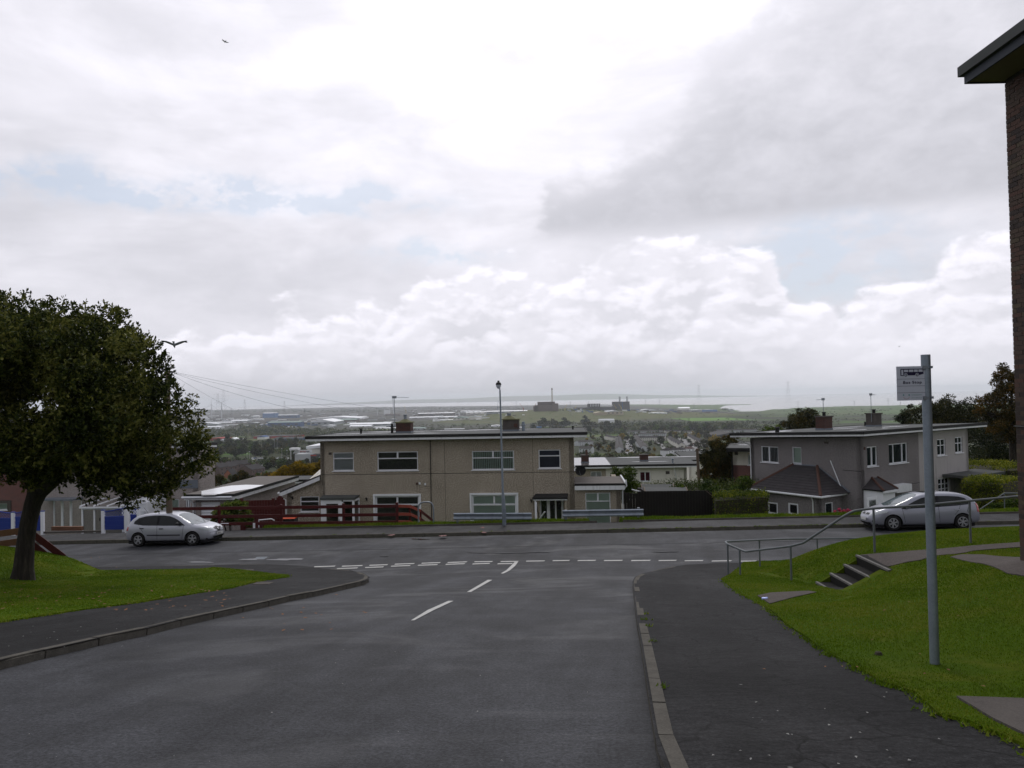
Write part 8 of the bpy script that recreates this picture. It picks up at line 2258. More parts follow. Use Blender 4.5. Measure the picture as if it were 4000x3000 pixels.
# pile of far works: reads as a jumble of low pale roofs
def jumble(name, label, boxes, mats):
	base = onT(*boxes[0][:2]); t = thing(name, label, 'works', (base.x, base.y, T(base.x, base.y)))
	rr_ = random.Random(len(label))
	for (cx, cy, w, h) in boxes:
		p = onT(cx, cy); k = p.y / F; q = MB().box(-w * k / 2, w * k / 2,0,25,-2, h * k); o = q.build('block', M[rr_.choice(mats)], t); o.location = Vector((p.x, p.y, T(p.x, p.y))) - t.location
rr_ = random.Random(2)
jumble('works_yard', 'cluttered yard of pale units and vehicles under the two tall pylons', [(rr_.uniform(800,960), rr_.uniform(1636,1652), rr_.uniform(6,20), rr_.uniform(1.5,4)) for _ in range(46)],('fw', 'fpale', 'fshine', 'fdk', 'fg'))
jumble('works_yard', 'dockside clutter of pale huts between the power station blocks', [(rr_.uniform(2220,2640), rr_.uniform(1600,1612), rr_.uniform(5,18), rr_.uniform(2,5)) for _ in range(46)],('fw', 'fpale', 'fg', 'fdk', 'fb'))
jumble('works_yard', 'scatter of white huts along the shore left of the power station', [(rr_.uniform(1560,2050), rr_.uniform(1600,1626), rr_.uniform(4,16), rr_.uniform(1.5,4)) for _ in range(50)],('fw', 'fpale', 'fg', 'fdk', 'fbr'))
jumble('works_yard', 'dark scrap heaps and low stores on the brown land left of the river mouth', [(rr_.uniform(2600,2860), rr_.uniform(1602,1618), rr_.uniform(8,30), rr_.uniform(1.0,2.2)) for _ in range(36)],('fdk', 'fbr', 'fdk', 'frg'))
jumble('industrial_units', 'crowded low pale factory units spread across the plain at left', [(rr_.uniform(790,1560), rr_.uniform(1640,1672), rr_.uniform(14,50), rr_.uniform(2,5)) for _ in range(60)],('fw', 'fpale', 'fshine', 'fdk', 'fg', 'fb', 'fbr'))
jumble('industrial_units', 'distant pale sheds dotted along the brown strip before the far wood', [(rr_.uniform(780,1900), rr_.uniform(1618,1640), rr_.uniform(8,34), rr_.uniform(1.5,3.5)) for _ in range(60)],('fw', 'fpale', 'fshine', 'fdk', 'fg'))
# power station
def power_station():
	p = onT(2120,1606); k = p.y / F; t = thing('power_station', 'brick power station with one tall tapering chimney on the shore', 'power station', (p.x, p.y, T(p.x, p.y)))
	X = lambda px: (px - 2120) * k
	Z = lambda py: (1606 - py) * k
	MB().box(X(2091), X(2180),0,90,-3, Z(1583)).build('lower_block', M['fbr'], t); MB().box(X(2103), X(2169),10,80, Z(1583), Z(1570)).build('boiler_house', M['frb'], t)
	MB().box(X(2158), X(2181),-10,60,-3, Z(1577)).build('side_block', M['fbr'], t); MB().box(X(2085), X(2103),0,60,-3, Z(1587)).build('annexe', M['frb'], t)
	ch = MB().lathe([(4.2 * k, 0),(2.6 * k, Z(1540)),(2.3 * k, Z(1517)),(0, Z(1517))],(X(2159),20,0),14).build('chimney', M['fcream'], t, smooth=True); MB().lathe([(2.5 * k, Z(1523)),(2.42 * k, Z(1516.5)),(0, Z(1516.5))],(X(2159),20,0),14).build('cap', M['fbr'], ch)
	cv = MB().tube([(X(2181),10, Z(1584)),(X(2200),10, Z(1592)),(X(2240),10, Z(1597))],1.3 * k, 6).build('conveyor', M['fpale'], t)
	p = onT(2430,1600); k = p.y / F; t = thing('power_station', 'grey gas power station with two stacks at its back', 'power station', (p.x, p.y, T(p.x, p.y)))
	X = lambda px: (px - 2430) * k; Z = lambda py: (1600 - py) * k
	MB().box(X(2399), X(2460),0,60,-3, Z(1569)).build('hall', M['fdk'], t); MB().box(X(2430), X(2433),-3,0,0, Z(1570)).build('joint', M['fb'], t)
	for px in (2426,2455): MB().lathe([(3.3 * k, Z(1571)),(3.3 * k, Z(1556)),(3.9 * k, Z(1555)),(3.9 * k, Z(1549)),(0, Z(1549))],(X(px),30,0),12).build('stack', M['fpale'], t)
	p = onT(2330,1601); k = p.y / F; t = thing('turbine_hall', 'long dark dockside hall with a row of pale vents, left of the two stacks', 'industrial hall', (p.x, p.y, T(p.x, p.y)))
	X = lambda px: (px - 2330) * k; Z = lambda py: (1601 - py) * k
	MB().box(X(2240), X(2405),0,50,-3, Z(1591)).build('wall', M['fdk'], t); MB().box(X(2300), X(2345),5,50, Z(1591), Z(1577)).build('upper_hall', M['fdk'], t)
	for q in range(6): MB().box(X(2307 + q * 6), X(2309 + q * 6),2,5, Z(1588), Z(1578)).build('vent_stack', M['fw'], t)
	MB().box(X(2347), X(2395),6,50, Z(1586), Z(1583)).build('pale_roof', M['fshine'], t)
power_station()
# pylons: a narrow lattice in px-scaled units
def pylon(label, px, yt, yb, arms=3, wide=.16, armw=.22, bars=7, name='pylon', thick=None):
	p = onT(px, yb); k = p.y / F; Hh = (yb - yt) * k; t = thing(name, label, 'pylon', (p.x, p.y, T(p.x, p.y)), random.Random(px).uniform(-.3,.3))
	r_ = thick or max(.16,.17 * k); b = MB(); w0 = Hh * wide / 2; w1 = Hh * .018
	lv = [(i / bars) ** .8 for i in range(bars + 1)]
	W_ = lambda u: w0 * (1 - u) ** 1.35 + w1
	for u0, u1 in zip(lv, lv[1:]):
		a, c = W_(u0), W_(u1); z0, z1 = u0 * Hh, u1 * Hh
		for sx, sy in ((-1,-1),(1,-1),(1,1),(-1,1)): b.beam((sx * a, sy * a, z0),(sx * c, sy * c, z1), r_, r_)
		for sy in (-1,1): b.beam((-a, sy * a, z0),(c, sy * c, z1), r_ * .6, r_ * .6); b.beam((a, sy * a, z0),(-c, sy * c, z1), r_ * .6, r_ * .6)
	b.build('lattice', M['steelfar'], t)
	for q in range(arms):
		z = Hh * (.96 - .13 * q); L = Hh * armw / 2 * (1,1.25,1,.9,.9)[q]
		for s in (-1,1): MB().beam((0,0, z - .02 * Hh),(s * L, 0, z), r_, r_).beam((0,0, z + .015 * Hh),(s * L, 0, z), r_ * .7, r_ * .7).beam((s * L, 0, z),(s * L, 0, z - .03 * Hh), r_ * .6, r_ * .6).build('crossarm', M['steelfar'], t)
for a in (('tallest pylon at the left of the plain', 875,1522,1665,3,.17,.24),('second tall pylon just left of the tallest one', 852,1535,1660,3,.17,.24),('pylon left of the blue warehouse', 957,1560,1640,4,.15,.16),('pylon above the bright blue warehouse', 1112,1566,1640,4,.15,.16),('faint dark pylon right of the tallest pylon', 905,1595,1665,3,.15,.16),('dark pylon above the huge white-roofed factory', 1190,1594,1645,4,.15,.16),
		  ('pylon on the left slope of the mound behind the tan houses', 1775,1591,1640,3,.15,.2),('pylon standing on the grassy mound', 2229,1569,1625,3,.15,.2),('giant river-crossing pylon by the estuary, left one', 2731,1503,1584,3,.18,.16),('giant river-crossing pylon on the green marsh, right one', 3080,1489,1597,3,.18,.16),('squat pylon right of the giant marsh pylon', 3118,1567,1603,2,.15,.30),('small twin-mast pylon over the grey house roof', 3338,1566,1590,2,.25,.4),('hooped pylon behind the bus stop sign', 3470,1556,1598,2,.15,.30),('distant pylon behind the bus stop sign bottom', 3517,1567,1590,2,.15,.25),('distant pylon above the dark trees at the right', 3816,1535,1592,2,.14,.30),
		  ('small pylon right of the two stacks', 2522,1560,1590,3,.15,.2),('small pylon between the stacks and the giant pylon', 2577,1560,1586,3,.15,.2),('dark lattice pylon left of the river mouth', 2712,1576,1604,3,.15,.2),('small pylon far right of the power station', 2300,1567,1590,3,.15,.2),('small pylon in front of the estuary left of the power station', 2017,1567,1588,3,.15,.2)):
	pylon(*a)
def turbine(label, px, yh, yb, rl, rot):
	p = onT(px, yb); k = p.y / F; Hh = (yb - yh) * k; t = thing('wind_turbine', label, 'wind turbine', (p.x, p.y, T(p.x, p.y)))
	MB().lathe([(2.2 * k, 0),(1.1 * k, Hh),(0, Hh)],(0,0,0),12).build('tower', M['turb'], t, smooth=True); MB().box(-1.4 * k, 1.4 * k, -4 * k * .6,2 * k, Hh - 1.1 * k, Hh + 1.3 * k).build('nacelle', M['turb'], t)
	for q in range(3):
		a = R(rot + 120 * q); d = Vector((math.sin(a),0, math.cos(a))); s_ = Vector((d.z, 0,-d.x)); c = Vector((0,-4 * k * .6, Hh)); Lb = rl * k
		b = MB(); b.add([c + s_ * .5 * k, c - s_ * .3 * k, c + d * Lb * .3 - s_ * .5 * k, c + d * Lb, c + d * Lb * .25 + s_ * .9 * k] + [c + Vector((0,.4 * k, 0)) + v for v in (s_ * .5 * k, -s_ * .3 * k, d * Lb * .3 - s_ * .5 * k, d * Lb, d * Lb * .25 + s_ * .9 * k)], [(0,1,2,3,4),(9,8,7,6,5),(0,5,6,1),(1,6,7,2),(2,7,8,3),(3,8,9,4),(4,9,5,0)]); b.build('blade', M['turb'], t)
turbine('white wind turbine at the far left of the plain, one blade upright', 827,1581,1634,30,4)
turbine('white wind turbine between the two tall pylons', 866,1573,1640,28,62)
turbine('white wind turbine behind the brick chimney aerial', 1537,1553,1616,28,-48)
def crane(label, px, yb, yt, dx, col='fpale'):
	p = onT(px, yb); k = p.y / F; t = thing('dock_crane', label, 'crane', (p.x, p.y, T(p.x, p.y)))
	MB().beam((0,0,0),(0,0,(yb - yt) * k * .45),2.2 * k, 2.2 * k).build('tower', M[col], t); MB().beam((0,0,(yb - yt) * k * .3),(dx * k, 0,(yb - yt) * k),1.1 * k, 1.1 * k).build('jib', M[col], t)
M['fyel'] = simple('crane_yellow', (.50,.38,.06),.6,.1)
for a in (('reddish crane left of the brick power station', 2045,1606,1576,-14, 'fr'),('red crane touching the brick power station', 2087,1602,1574,8, 'fr'),('yellow crane right of the tall chimney', 2207,1603,1580,8, 'fyel'),('yellow crane among the dockside huts', 2247,1600,1582,7, 'fyel'),('yellow crane left of the two stacks', 2406,1600,1578,-8, 'fyel'),('yellow crane in front of the two stacks', 2427,1600,1577,-10, 'fyel'),('blue crane behind the mound', 2276,1612,1596,-5, 'fbl'),('dark blue tower crane left of the lamp post', 1944,1606,1564,3, 'fb'),('white crane left of the silos', 1475,1622,1592,-10, 'fpale'),('yellow crane right of the silos', 1586,1614,1586,-6, 'fyel'),('white tall mast crane on the brick-red shed', 1653,1618,1590,4, 'fpale')): crane(*a)
# store with sign and lamp standards
def store():
	p = onT(1190,1823); k = p.y / F; t = thing('retail_store', 'white store with a curved roof and sign next to the car park', 'store', (p.x, p.y, T(p.x, p.y)))
	X = lambda px: (px - 1190) * k; Z = lambda py: (1823 - py) * k
	MB().box(X(1152), X(1222),0,30,-2, Z(1774)).build('sales_hall', M['fpale'], t); MB().box(X(1190), X(1275),8,40,-2, Z(1756)).build('rear_hall', M['fcream'], t)
	MB().prism([(X(1188),6, Z(1756)),(X(1275),6, Z(1752)),(X(1275),6, Z(1741)),(X(1188),6, Z(1746))],(0,36,0)).build('roof', M['fshine'], t)
	MB().prism([(X(1146),-.6, Z(1770)),(X(1154),-.6, Z(1758)),(X(1220),-.6, Z(1757)),(X(1220),-.6, Z(1770))],(0,.5,0)).build('sign_board', M['fw'], t)
	MB().box(X(1137), X(1170),-4,3, Z(1757), Z(1749)).build('canopy', M['fw'], t); MB().box(X(1141), X(1143),-3.5,-3,0, Z(1757)).build('canopy_post', M['fw'], t)
	for q in range(8): MB().box(X(1175 + q * 4.6), X(1177.6 + q * 4.6),-.75,-.65, Z(1767 - (q % 3)), Z(1761)).build('sign_mark', M['fr' if q < 5 else 'signk'], t)
	MB().box(X(1218), X(1300),-3,10,-2, Z(1776)).build('grey_wing', M['frg'], t); MB().prism([(X(1222),-6, Z(1792)),(X(1262),-6, Z(1792)),(X(1262),-6, Z(1783))],(0,14,0)).build('porch_roof', M['fpale'], t)
	MB().box(X(1218), X(1240),-3.2,-3, Z(1781), Z(1776)).build('red_band', M['fr'], t)
store()
for px, yt, yb, lab in ((1101,1752,1776, 'twin-headed car park lamp standard nearest the white store'),(1121,1759,1776, 'short car park lamp standard close to the white store'),(975,1764,1782, 'car park lamp standard in the middle of the parked cars'),(965,1772,1784, 'small car park lamp standard left of the parked cars'),(1072,1718,1750, 'tall lamp standard above the car park trees'),(1083,1716,1745, 'second tall lamp standard beside the tall one')):
	p = onT(px, yb + 15); k = p.y / F; t = thing('lamp_standard', lab, 'lamp standard', (p.x, p.y, T(p.x, p.y)))
	MB().tube([(0,0,0),(0,0,(yb + 15 - yt) * k)],.28 * k, 6).build('pole', M['fpale'], t); MB().box(-2.2 * k, 2.2 * k, -.3,.3,(yb + 14.2 - yt) * k, (yb + 15.2 - yt) * k).build('lamp_head', M['fw'], t)
ORD = ('first', 'second', 'third', 'fourth', 'fifth', 'sixth', 'seventh', 'eighth', 'ninth', 'tenth', 'eleventh', 'twelfth', 'thirteenth', 'fourteenth', 'fifteenth')
# ------------------------------------------------------------------ tiny parked cars
def tiny_car(col):
	b = MB(); b.prism([(-2.1,-.85,.25),(2.1,-.85,.25),(2.15,-.85,.65),(1.3,-.85,.85),(-1.9,-.85,.95),(-2.15,-.85,.7)],(0,1.7,0)); me1 = b.mesh('body', M[col])
	b = MB(); b.add([(-1.8,-.75,.9),(1.1,-.75,.85),(.5,-.6,1.42),(-1.4,-.6,1.45),(-1.8,.75,.9),(1.1,.75,.85),(.5,.6,1.42),(-1.4,.6,1.45)], [(0,1,2,3),(5,4,7,6),(3,2,6,7),(1,5,6,2),(0,3,7,4)]); me2 = b.mesh('cabin', M['fglass'])
	b = MB(); b.box(-1.35,.45,-.6,.6,1.43,1.47); me3 = b.mesh('roof_panel', M[col])
	return me1, me2, me3
TC = {c: tiny_car(m_) for c, m_ in (('white', 'fw'),('silver', 'fpale'),('red', 'fr'),('dark', 'fdk'),('blue', 'fb'))}
def put_car(px, py, col, label, group, rot):
	p = onT(px, py); t = thing('small_car', label, 'car', (p.x, p.y, T(p.x, p.y)), rot, group)
	for nm, me in zip(('body', 'cabin', 'roof_panel'), TC[col]): link(nm, me, t)
rr_ = random.Random(8)
for row in range(7):
	for q in range(15):
		px = 988 + q * 9.6 + rr_.uniform(-2,2) + row * 1.5; py = 1792 + row * 4.6
		if rr_.random() < .22 or px > 1135: continue
		c = rr_.choices(list(TC),(6,5,1,2,1))[0]; put_car(px, py, c, f'{c} car, {ORD[q]} space in the {ORD[row]} row of the store car park', f'{c} cars in the store car park', rr_.uniform(-.1,.1) + 1.57)
for q, (px, py) in enumerate(((2456,1752),(2466,1745),(2458,1735),(2475,1758),(2451,1728),(2700,1729),(2706,1735),(2686,1741),(2712,1742),(2694,1724))):
	c = ('white', 'red', 'silver', 'white', 'dark')[q % 5]; put_car(px, py + 2, c, f'{c} car parked in the {"straight" if px < 2600 else "slanting"} estate street, {ORD[q]} down', f'{c} cars in the estate streets', rr_.uniform(0,3))
# ------------------------------------------------------------------ terraces of the estate
def terrace_house_mesh(w, d, h, rise, wall, roof, gable=True, win=True, hip=False):
	parts = []
	b = MB(); b.box(-w / 2, w / 2,0, d, -2.5, h)
	if not hip: b.add([(-w / 2,0, h),(-w / 2, d, h),(-w / 2, d / 2, h + rise),(w / 2,0, h),(w / 2, d, h),(w / 2, d / 2, h + rise)], [(0,1,2),(3,5,4)])
	parts.append(('wall', b.mesh('wall', M[wall])))
	b = MB(); o = .25; t_ = .12
	if hip:
		b.add([(-w / 2 - o, -o, h),(w / 2 + o, -o, h),(w / 2 + o, d + o, h),(-w / 2 - o, d + o, h),(-w * .12, d / 2, h + rise),(w * .12, d / 2, h + rise)], [(0,1,5,4),(1,2,5),(2,3,4,5),(3,0,4)])
	else:
		for s in (0,1):
			y0 = -o if s == 0 else d + o; b.add([(-w / 2 - .02, y0, h - .1),(w / 2 + .02, y0, h - .1),(w / 2 + .02, d / 2, h + rise),(-w / 2 - .02, d / 2, h + rise),(-w / 2 - .02, y0, h - .1 + t_),(w / 2 + .02, y0, h - .1 + t_),(w / 2 + .02, d / 2, h + rise + t_),(-w / 2 - .02, d / 2, h + rise + t_)], [(4,5,6,7),(0,3,2,1),(0,1,5,4),(0,4,7,3),(1,2,6,5)])
	parts.append(('roof', b.mesh('roof', M[roof])))
	b = MB(); b.box(w * .28, w * .28 + .7, d * .45, d * .45 + .6, h + rise * .7, h + rise + .8); parts.append(('chimney', b.mesh('chimney', M['frb'])))
	if win:
		wm = MB().box(-.55,.55,-.05,0.02,-.5,.5).mesh('window', M['fglass'])
		parts += [('window', wm, (-w * .25,0, h * .76)),('window', wm, (w * .25,0, h * .76)),('window', wm, (-w * .22,0, h * .28))]
		parts.append(('door', MB().box(-.4,.4,-.05,.02,0,2).mesh('door', M['fdk']),(w * .25,0,0)))
	return parts
def put_house(name, label, loc, rot, parts, group=None, cat='house'):
	t = thing(name, label, cat, loc, rot, group)
	for p in parts:
		o = link(p[0], p[1], t)
		if len(p) > 2: o.location = p[2]
def terrace(where, A_, B_, n, kind, face, frm, name='terraced_house'):
	"""row of n houses from pixel A_ to pixel B_ (base line); face = extra rotation so that fronts look at us"""
	a, b = onT(*A_), onT(*B_); d = (b - a); L = Vector((d.x, d.y)).length; ang = math.atan2(d.y, d.x); w = L / n
	key = (kind, round(w, 2))
	wall, roof, hh, rise, dep, hip = kind
	parts = terrace_house_mesh(w * (.999 if not hip else .86), dep, hh, rise, wall, roof, hip=hip)
	for i in range(n):
		p = a.lerp(b, (i + .5) / n)
		z = T(p.x, p.y); 
		rot = ang + (math.pi if face < 0 else 0)
		put_house(name, f'{ORD[i]} house {frm} {where}', (p.x, p.y, z), rot, parts, 'terraced houses on the estate below')
TW = ('fcream', 'froof', 5.2,2.0,7.5, False); TG = ('fpale', 'frg', 5.0,2.0,8, False); TH = ('fw', 'froof', 5.0,2.2,8, True); TR = ('fw', 'frb', 5.0,2.2,8, True); TB = ('fbr', 'froof', 5.0,2.4,8, False)
terrace('of the stepped terrace left of the straight street', (2436,1768),(2425,1718),6, TG, 1, 'from the near end')
terrace('of the stepped terrace right of the straight street', (2531,1763),(2494,1716),6, TG, 1, 'from the near end')
terrace('of the long white terrace', (2488,1723),(2596,1723),7, TW, 1, 'from the left')
terrace('of the grey-roofed row just behind the long white terrace', (2490,1707),(2600,1706),7, TG, 1, 'from the left')
terrace('of the farthest roof row under the wood', (2452,1696),(2590,1694),9, TG, 1, 'from the left')
terrace('of the slanting terrace right of the long white one', (2606,1722),(2650,1752),6, TW, 1, 'from the far end')
terrace('of the terrace at the estate\'s right', (2682,1712),(2738,1745),6, TW, 1, 'from the far end')
terrace('of the short white row left of the straight street', (2360,1715),(2400,1724),4, TW, 1, 'from the left')
terrace('of the white row at the back right of the estate', (2600,1696),(2660,1694),5, TW, 1, 'from the left')
terrace('of the pair at the back right beside the tall trees', (2668,1697),(2700,1697),2, TW, 1, 'from the left')
terrace('of the dark-roofed row in front of the grey hall', (2785,1693),(2958,1690),11, TG, 1, 'from the left')
terrace('of the white semi-detached houses nearest us', (2608,1783),(2684,1778),3, TH, 1, 'from the left', 'semi_detached_house')
terrace('with the red-brown roof beside the telegraph pole', (2686,1775),(2716,1774),1, TR, 1, 'standing alone', 'semi_detached_house')
terrace('of the dark-roofed group left of the estate', (2262,1742),(2318,1738),3, TG, 1, 'from the left')
terrace('of the lower dark-roofed pair under the red trees', (2262,1772),(2310,1772),2, TG, 1, 'from the left')
terrace('of the red brick gabled group above the garage roof', (858,1858),(930,1850),2, TB, 1, 'from the left', 'brick_gabled_house')
terrace('of the red brick gabled row behind it', (905,1845),(985,1838),2, TB, 1, 'from the left', 'brick_gabled_house')
terrace('of the brick houses beside the golden tree', (985,1870),(1035,1862),2, TB, 1, 'from the left', 'brick_gabled_house')
terrace('of the pair right of the pink-grey house', (790,1858),(870,1850),2, TG, 1, 'from the left')
# brick gable ends facing us
def gable(label, px0, px1, yb, ye, yt):
	p = onT((px0 + px1) / 2, yb); k = p.y / F; w = (px1 - px0) * k / 2; h = (yb - ye) * k; r_ = (ye - yt) * k
	t = thing('brick_gable_house', label, 'house', (p.x, p.y, T(p.x, p.y))); MB().prism([(-w, 0,-2),(w, 0,-2),(w, 0, h),(0,0, h + r_),(-w, 0, h)],(0,9,0)).build('wall', simple_fbrick, t)
	MB().add([(-w - .3,-.3, h - .15),(0,-.3, h + r_ + .12),(0,9, h + r_ + .12),(-w - .3,9, h - .15),(w + .3,-.3, h - .15),(w + .3,9, h - .15)], [(0,1,2,3),(1,4,5,2)]).build('roof', M['froof'], t)
simple_fbrick = simple('far_orange_brick', (.34,.13,.08),.85,.2,.8)
for a in (('left orange brick gable end above the garage roof', 876,903,1868,1852,1836),('orange brick gable end at the centre of the brick houses', 938,972,1842,1834,1824),('right orange brick gable end near the golden tree', 977,1004,1868,1850,1836),('small orange brick gable left of centre', 884,902,1838,1832,1826),('lower orange brick gable tucked behind the green tree', 893,910,1876,1862,1852)): gable(*a)
# ------------------------------------------------------------------ trees on the plain
def far_tree_mesh(seed, kind):
	rr_ = random.Random(seed); bl = []
	sx, sz, zc = {'round': (.50,.46,.52), 'tall': (.30,.48,.54), 'wide': (.62,.40,.50), 'cone': (.28,.50,.50)}[kind]
	for _ in range(16):
		a = rr_.uniform(0,6.28); h = rr_.uniform(-1,1); q = math.sqrt(max(0,1 - h * h)) * rr_.uniform(.3,.75)
		if kind == 'cone': q *= (1 - (h + 1) / 2) * 1.3
		bl.append((math.cos(a) * sx * q, math.sin(a) * sx * q, zc + h * sz * .72,.17,.17,.15))
	V = leaves(bl, 700,.10, seed, .75,.5,.1, jit=.16); return leafmesh(V), bl
FT = {}
FTK = {'round': 3, 'tall': 2, 'wide': 2, 'cone': 1}
for kd, n_ in FTK.items():
	for s in range(n_):
		(v, f), bl = far_tree_mesh(50 + s * 7 + len(kd), kd); FT[(kd, s)] = (v, f)
TREEMAT = {'green': 'leaf_green', 'dark': 'leaf_dark', 'olive': 'leaf_brown', 'gold': 'leaf_gold', 'russet': 'leaf_autumn'}
TM = {}
trunk_me = MB().tube([(0,0,-.1),(.01,0,.25),(0,.01,.55)], [.03,.022,.01],6).mesh('trunk', M['bark'])
def ftree_me(kd, s, col):
	key = (kd, s, col)
	if key not in TM:
		v, f = FT[(kd, s)]; o = npmesh('crown', v, f, M[TREEMAT[col]]); TM[key] = o.data; bpy.data.objects.remove(o)
	return TM[key]
def ftree(px, yb, hpx, kd, col, label, group=None, wf=1.0, name='tree'):
	p = onT(px, yb); k = p.y / F; h = hpx * k; s = random.Random(px * 7 + yb).randrange(FTK[kd]); t = thing(name, label, 'tree', (p.x, p.y, T(p.x, p.y) - .2), random.Random(px).uniform(0,6), group)
	t.scale = (h * wf, h * wf, h)
	link('crown', ftree_me(kd, s, col), t); link('trunk', trunk_me, t)
for a in ((2318,1720,22, 'round', 'russet', 'small rust-orange tree on the green at the left of the estate'),(2355,1722,14, 'round', 'olive', 'brownish small tree right of the rust-orange tree'),(2310,1762,30, 'wide', 'russet', 'broad reddish tree among the dark roofs', None, 1.1),(2337,1760,34, 'round', 'russet', 'bright red-orange tree right of the broad reddish one'),(2360,1738,22, 'round', 'olive', 'olive tree above the red-orange trees'),(2308,1712,16, 'cone', 'dark', 'small dark cone-shaped tree left of the estate'),
		  (2387,1756,28, 'round', 'dark', 'dark green tree left of the stepped terraces'),(2414,1722,22, 'round', 'dark', 'dark rounded tree behind the left stepped terrace'),(2432,1720,30, 'round', 'gold', 'yellowing tree above the straight street'),(2450,1722,30, 'round', 'olive', 'brown-olive tree above the straight street'),(2471,1741,38, 'round', 'dark', 'large dark green tree right of the straight street'),(2476,1756,20, 'round', 'olive', 'brownish small tree halfway down the straight street'),(2478,1712,18, 'round', 'dark', 'small dark tree behind the white terrace left end'),
		  (2580,1740,38, 'tall', 'dark', 'tall dark egg-shaped tree in front of the long white terrace', None, 1.2),(2618,1712,26, 'tall', 'dark', 'dark upright tree at the right end of the white terrace', None, 1.2),(2636,1712,28, 'round', 'gold', 'yellow-green tree right of the dark upright tree'),(2646,1716,24, 'round', 'olive', 'olive tree between the two slanting terraces'),(2680,1714,24, 'round', 'gold', 'golden tree above the right slanting terrace'),(2706,1703,20, 'round', 'gold', 'smaller golden tree at the back right'),(2733,1704,34, 'round', 'olive', 'large olive tree at the right back of the estate'),(2728,1714,24, 'round', 'gold', 'low yellow tree in front of the large olive tree'),(2763,1718,36, 'round', 'olive', 'spreading yellow-brown tree right of the estate'),(2720,1748,28, 'round', 'olive', 'round olive tree below the right slanting terrace'),(2750,1760,50, 'wide', 'olive', 'broad autumn-tinted tree by the olive-brown tree', None, 1.0),(2790,1742,50, 'wide', 'gold', 'wide golden-brown tree above the olive-brown tree', None, 1.0),
		  (2545,1800,34, 'wide', 'gold', 'bright yellow tree right behind the wet flat roof', None, 1.1),(2578,1798,26, 'wide', 'green', 'green tree right of the bright yellow one', None, 1.1),(2668,1800,30, 'wide', 'gold', 'yellow-green tree left of the telegraph pole', None, 1.1),(2620,1800,34, 'wide', 'green', 'big green tree between the two yellow trees', None, 1.2),(2490,1797,26, 'wide', 'olive', 'olive tree over the ridge of the wet flat roof', None, 1.3),(2440,1797,26, 'wide', 'green', 'green tree left over the wet flat roof', None, 1.3),(2385,1797,28, 'wide', 'olive', 'olive-yellow tree above the wet roof chimney', None, 1.4),(2330,1795,34, 'wide', 'green', 'dark green tree right of the tan house', None, 1.3),(2285,1790,34, 'wide', 'dark', 'dark tree touching the right wall of the tan house', None, 1.3),(2710,1800,30, 'wide', 'dark', 'dark tree right of the telegraph pole', None, 1.2),(2530,1785,22, 'wide', 'dark', 'dark cedar-like tree above the yellow tree', None, 1.5),
		  (890,1738,44, 'cone', 'dark', 'tall dark conifer below the red retail roof', None, 1.4),(1190,1860,30, 'wide', 'dark', 'dark tree left of the golden trees', None, 1.2),(1110,1768,20, 'round', 'russet', 'russet tree in the car park by the store'),(1040,1795,14, 'round', 'russet', 'small dark red tree among the parked cars, right'),(1065,1795,14, 'round', 'russet', 'small dark red tree among the parked cars, far right'),(1110,1800,18, 'round', 'russet', 'brown-red tree in front of the store canopy'),(1152,1815,26, 'round', 'olive', 'round brown-green tree in front of the store sign')):
	ftree(*a)
rr_ = random.Random(21)
def belt(label, group, n, x0, x1, y0, y1, h0, h1, cols, kinds=('round', 'wide', 'round', 'tall'), wf=1.15):
	for _ in range(n):
		px = rr_.uniform(x0, x1); u = rr_.random(); yb = y0 + (y1 - y0) * u; q = rr_.random(); kd = rr_.choice(kinds); cl = rr_.choice(cols)
		lb = ('small', 'mid-sized', 'large')[int(q * 3)] + ' ' + {'dark': 'dark green', 'green': 'green', 'olive': 'olive', 'gold': 'golden', 'russet': 'russet'}[cl] + ' ' + {'round': 'round', 'wide': 'spreading', 'tall': 'tall narrow'}[kd] + ' tree, ' + ('far left', 'left', 'middle', 'right', 'far right')[min(4, int((px - x0) / (x1 - x0) * 5))] + (', front of ' if u > .5 else ', back of ') + label
		ftree(round(px, 1), round(yb, 1), h0 + (h1 - h0) * q, kd, cl, lb, group, wf)
belt('the belt below the car park', 'trees between car park and brick houses', 40,795,1250,1815,1842,30,48,('dark', 'green', 'olive', 'dark'))
belt('the belt above the car park', 'trees above the car park', 34,840,1150,1766,1788,28,46,('dark', 'green', 'dark', 'olive'))
belt('the belt under the retail sheds', 'trees under the retail sheds', 36,840,1240,1734,1754,20,34,('dark', 'dark', 'green', 'olive'))
belt('the thicket by the brick houses', 'trees in front of the brick houses', 24,795,1130,1868,1892,24,36,('olive', 'green', 'olive', 'russet'))
belt('the trees beyond the estate', 'trees beyond the housing estate', 60,2280,2860,1676,1694,18,32,('dark', 'dark', 'green', 'olive', 'olive'))
belt('the estate gardens', 'garden trees of the housing estate', 46,2275,2770,1712,1778,12,20,('dark', 'green', 'olive', 'olive', 'gold'))
belt('the grove below the mound', 'trees at the foot of the mound', 16,2080,2420,1664,1684,26,44,('dark', 'olive', 'dark'))
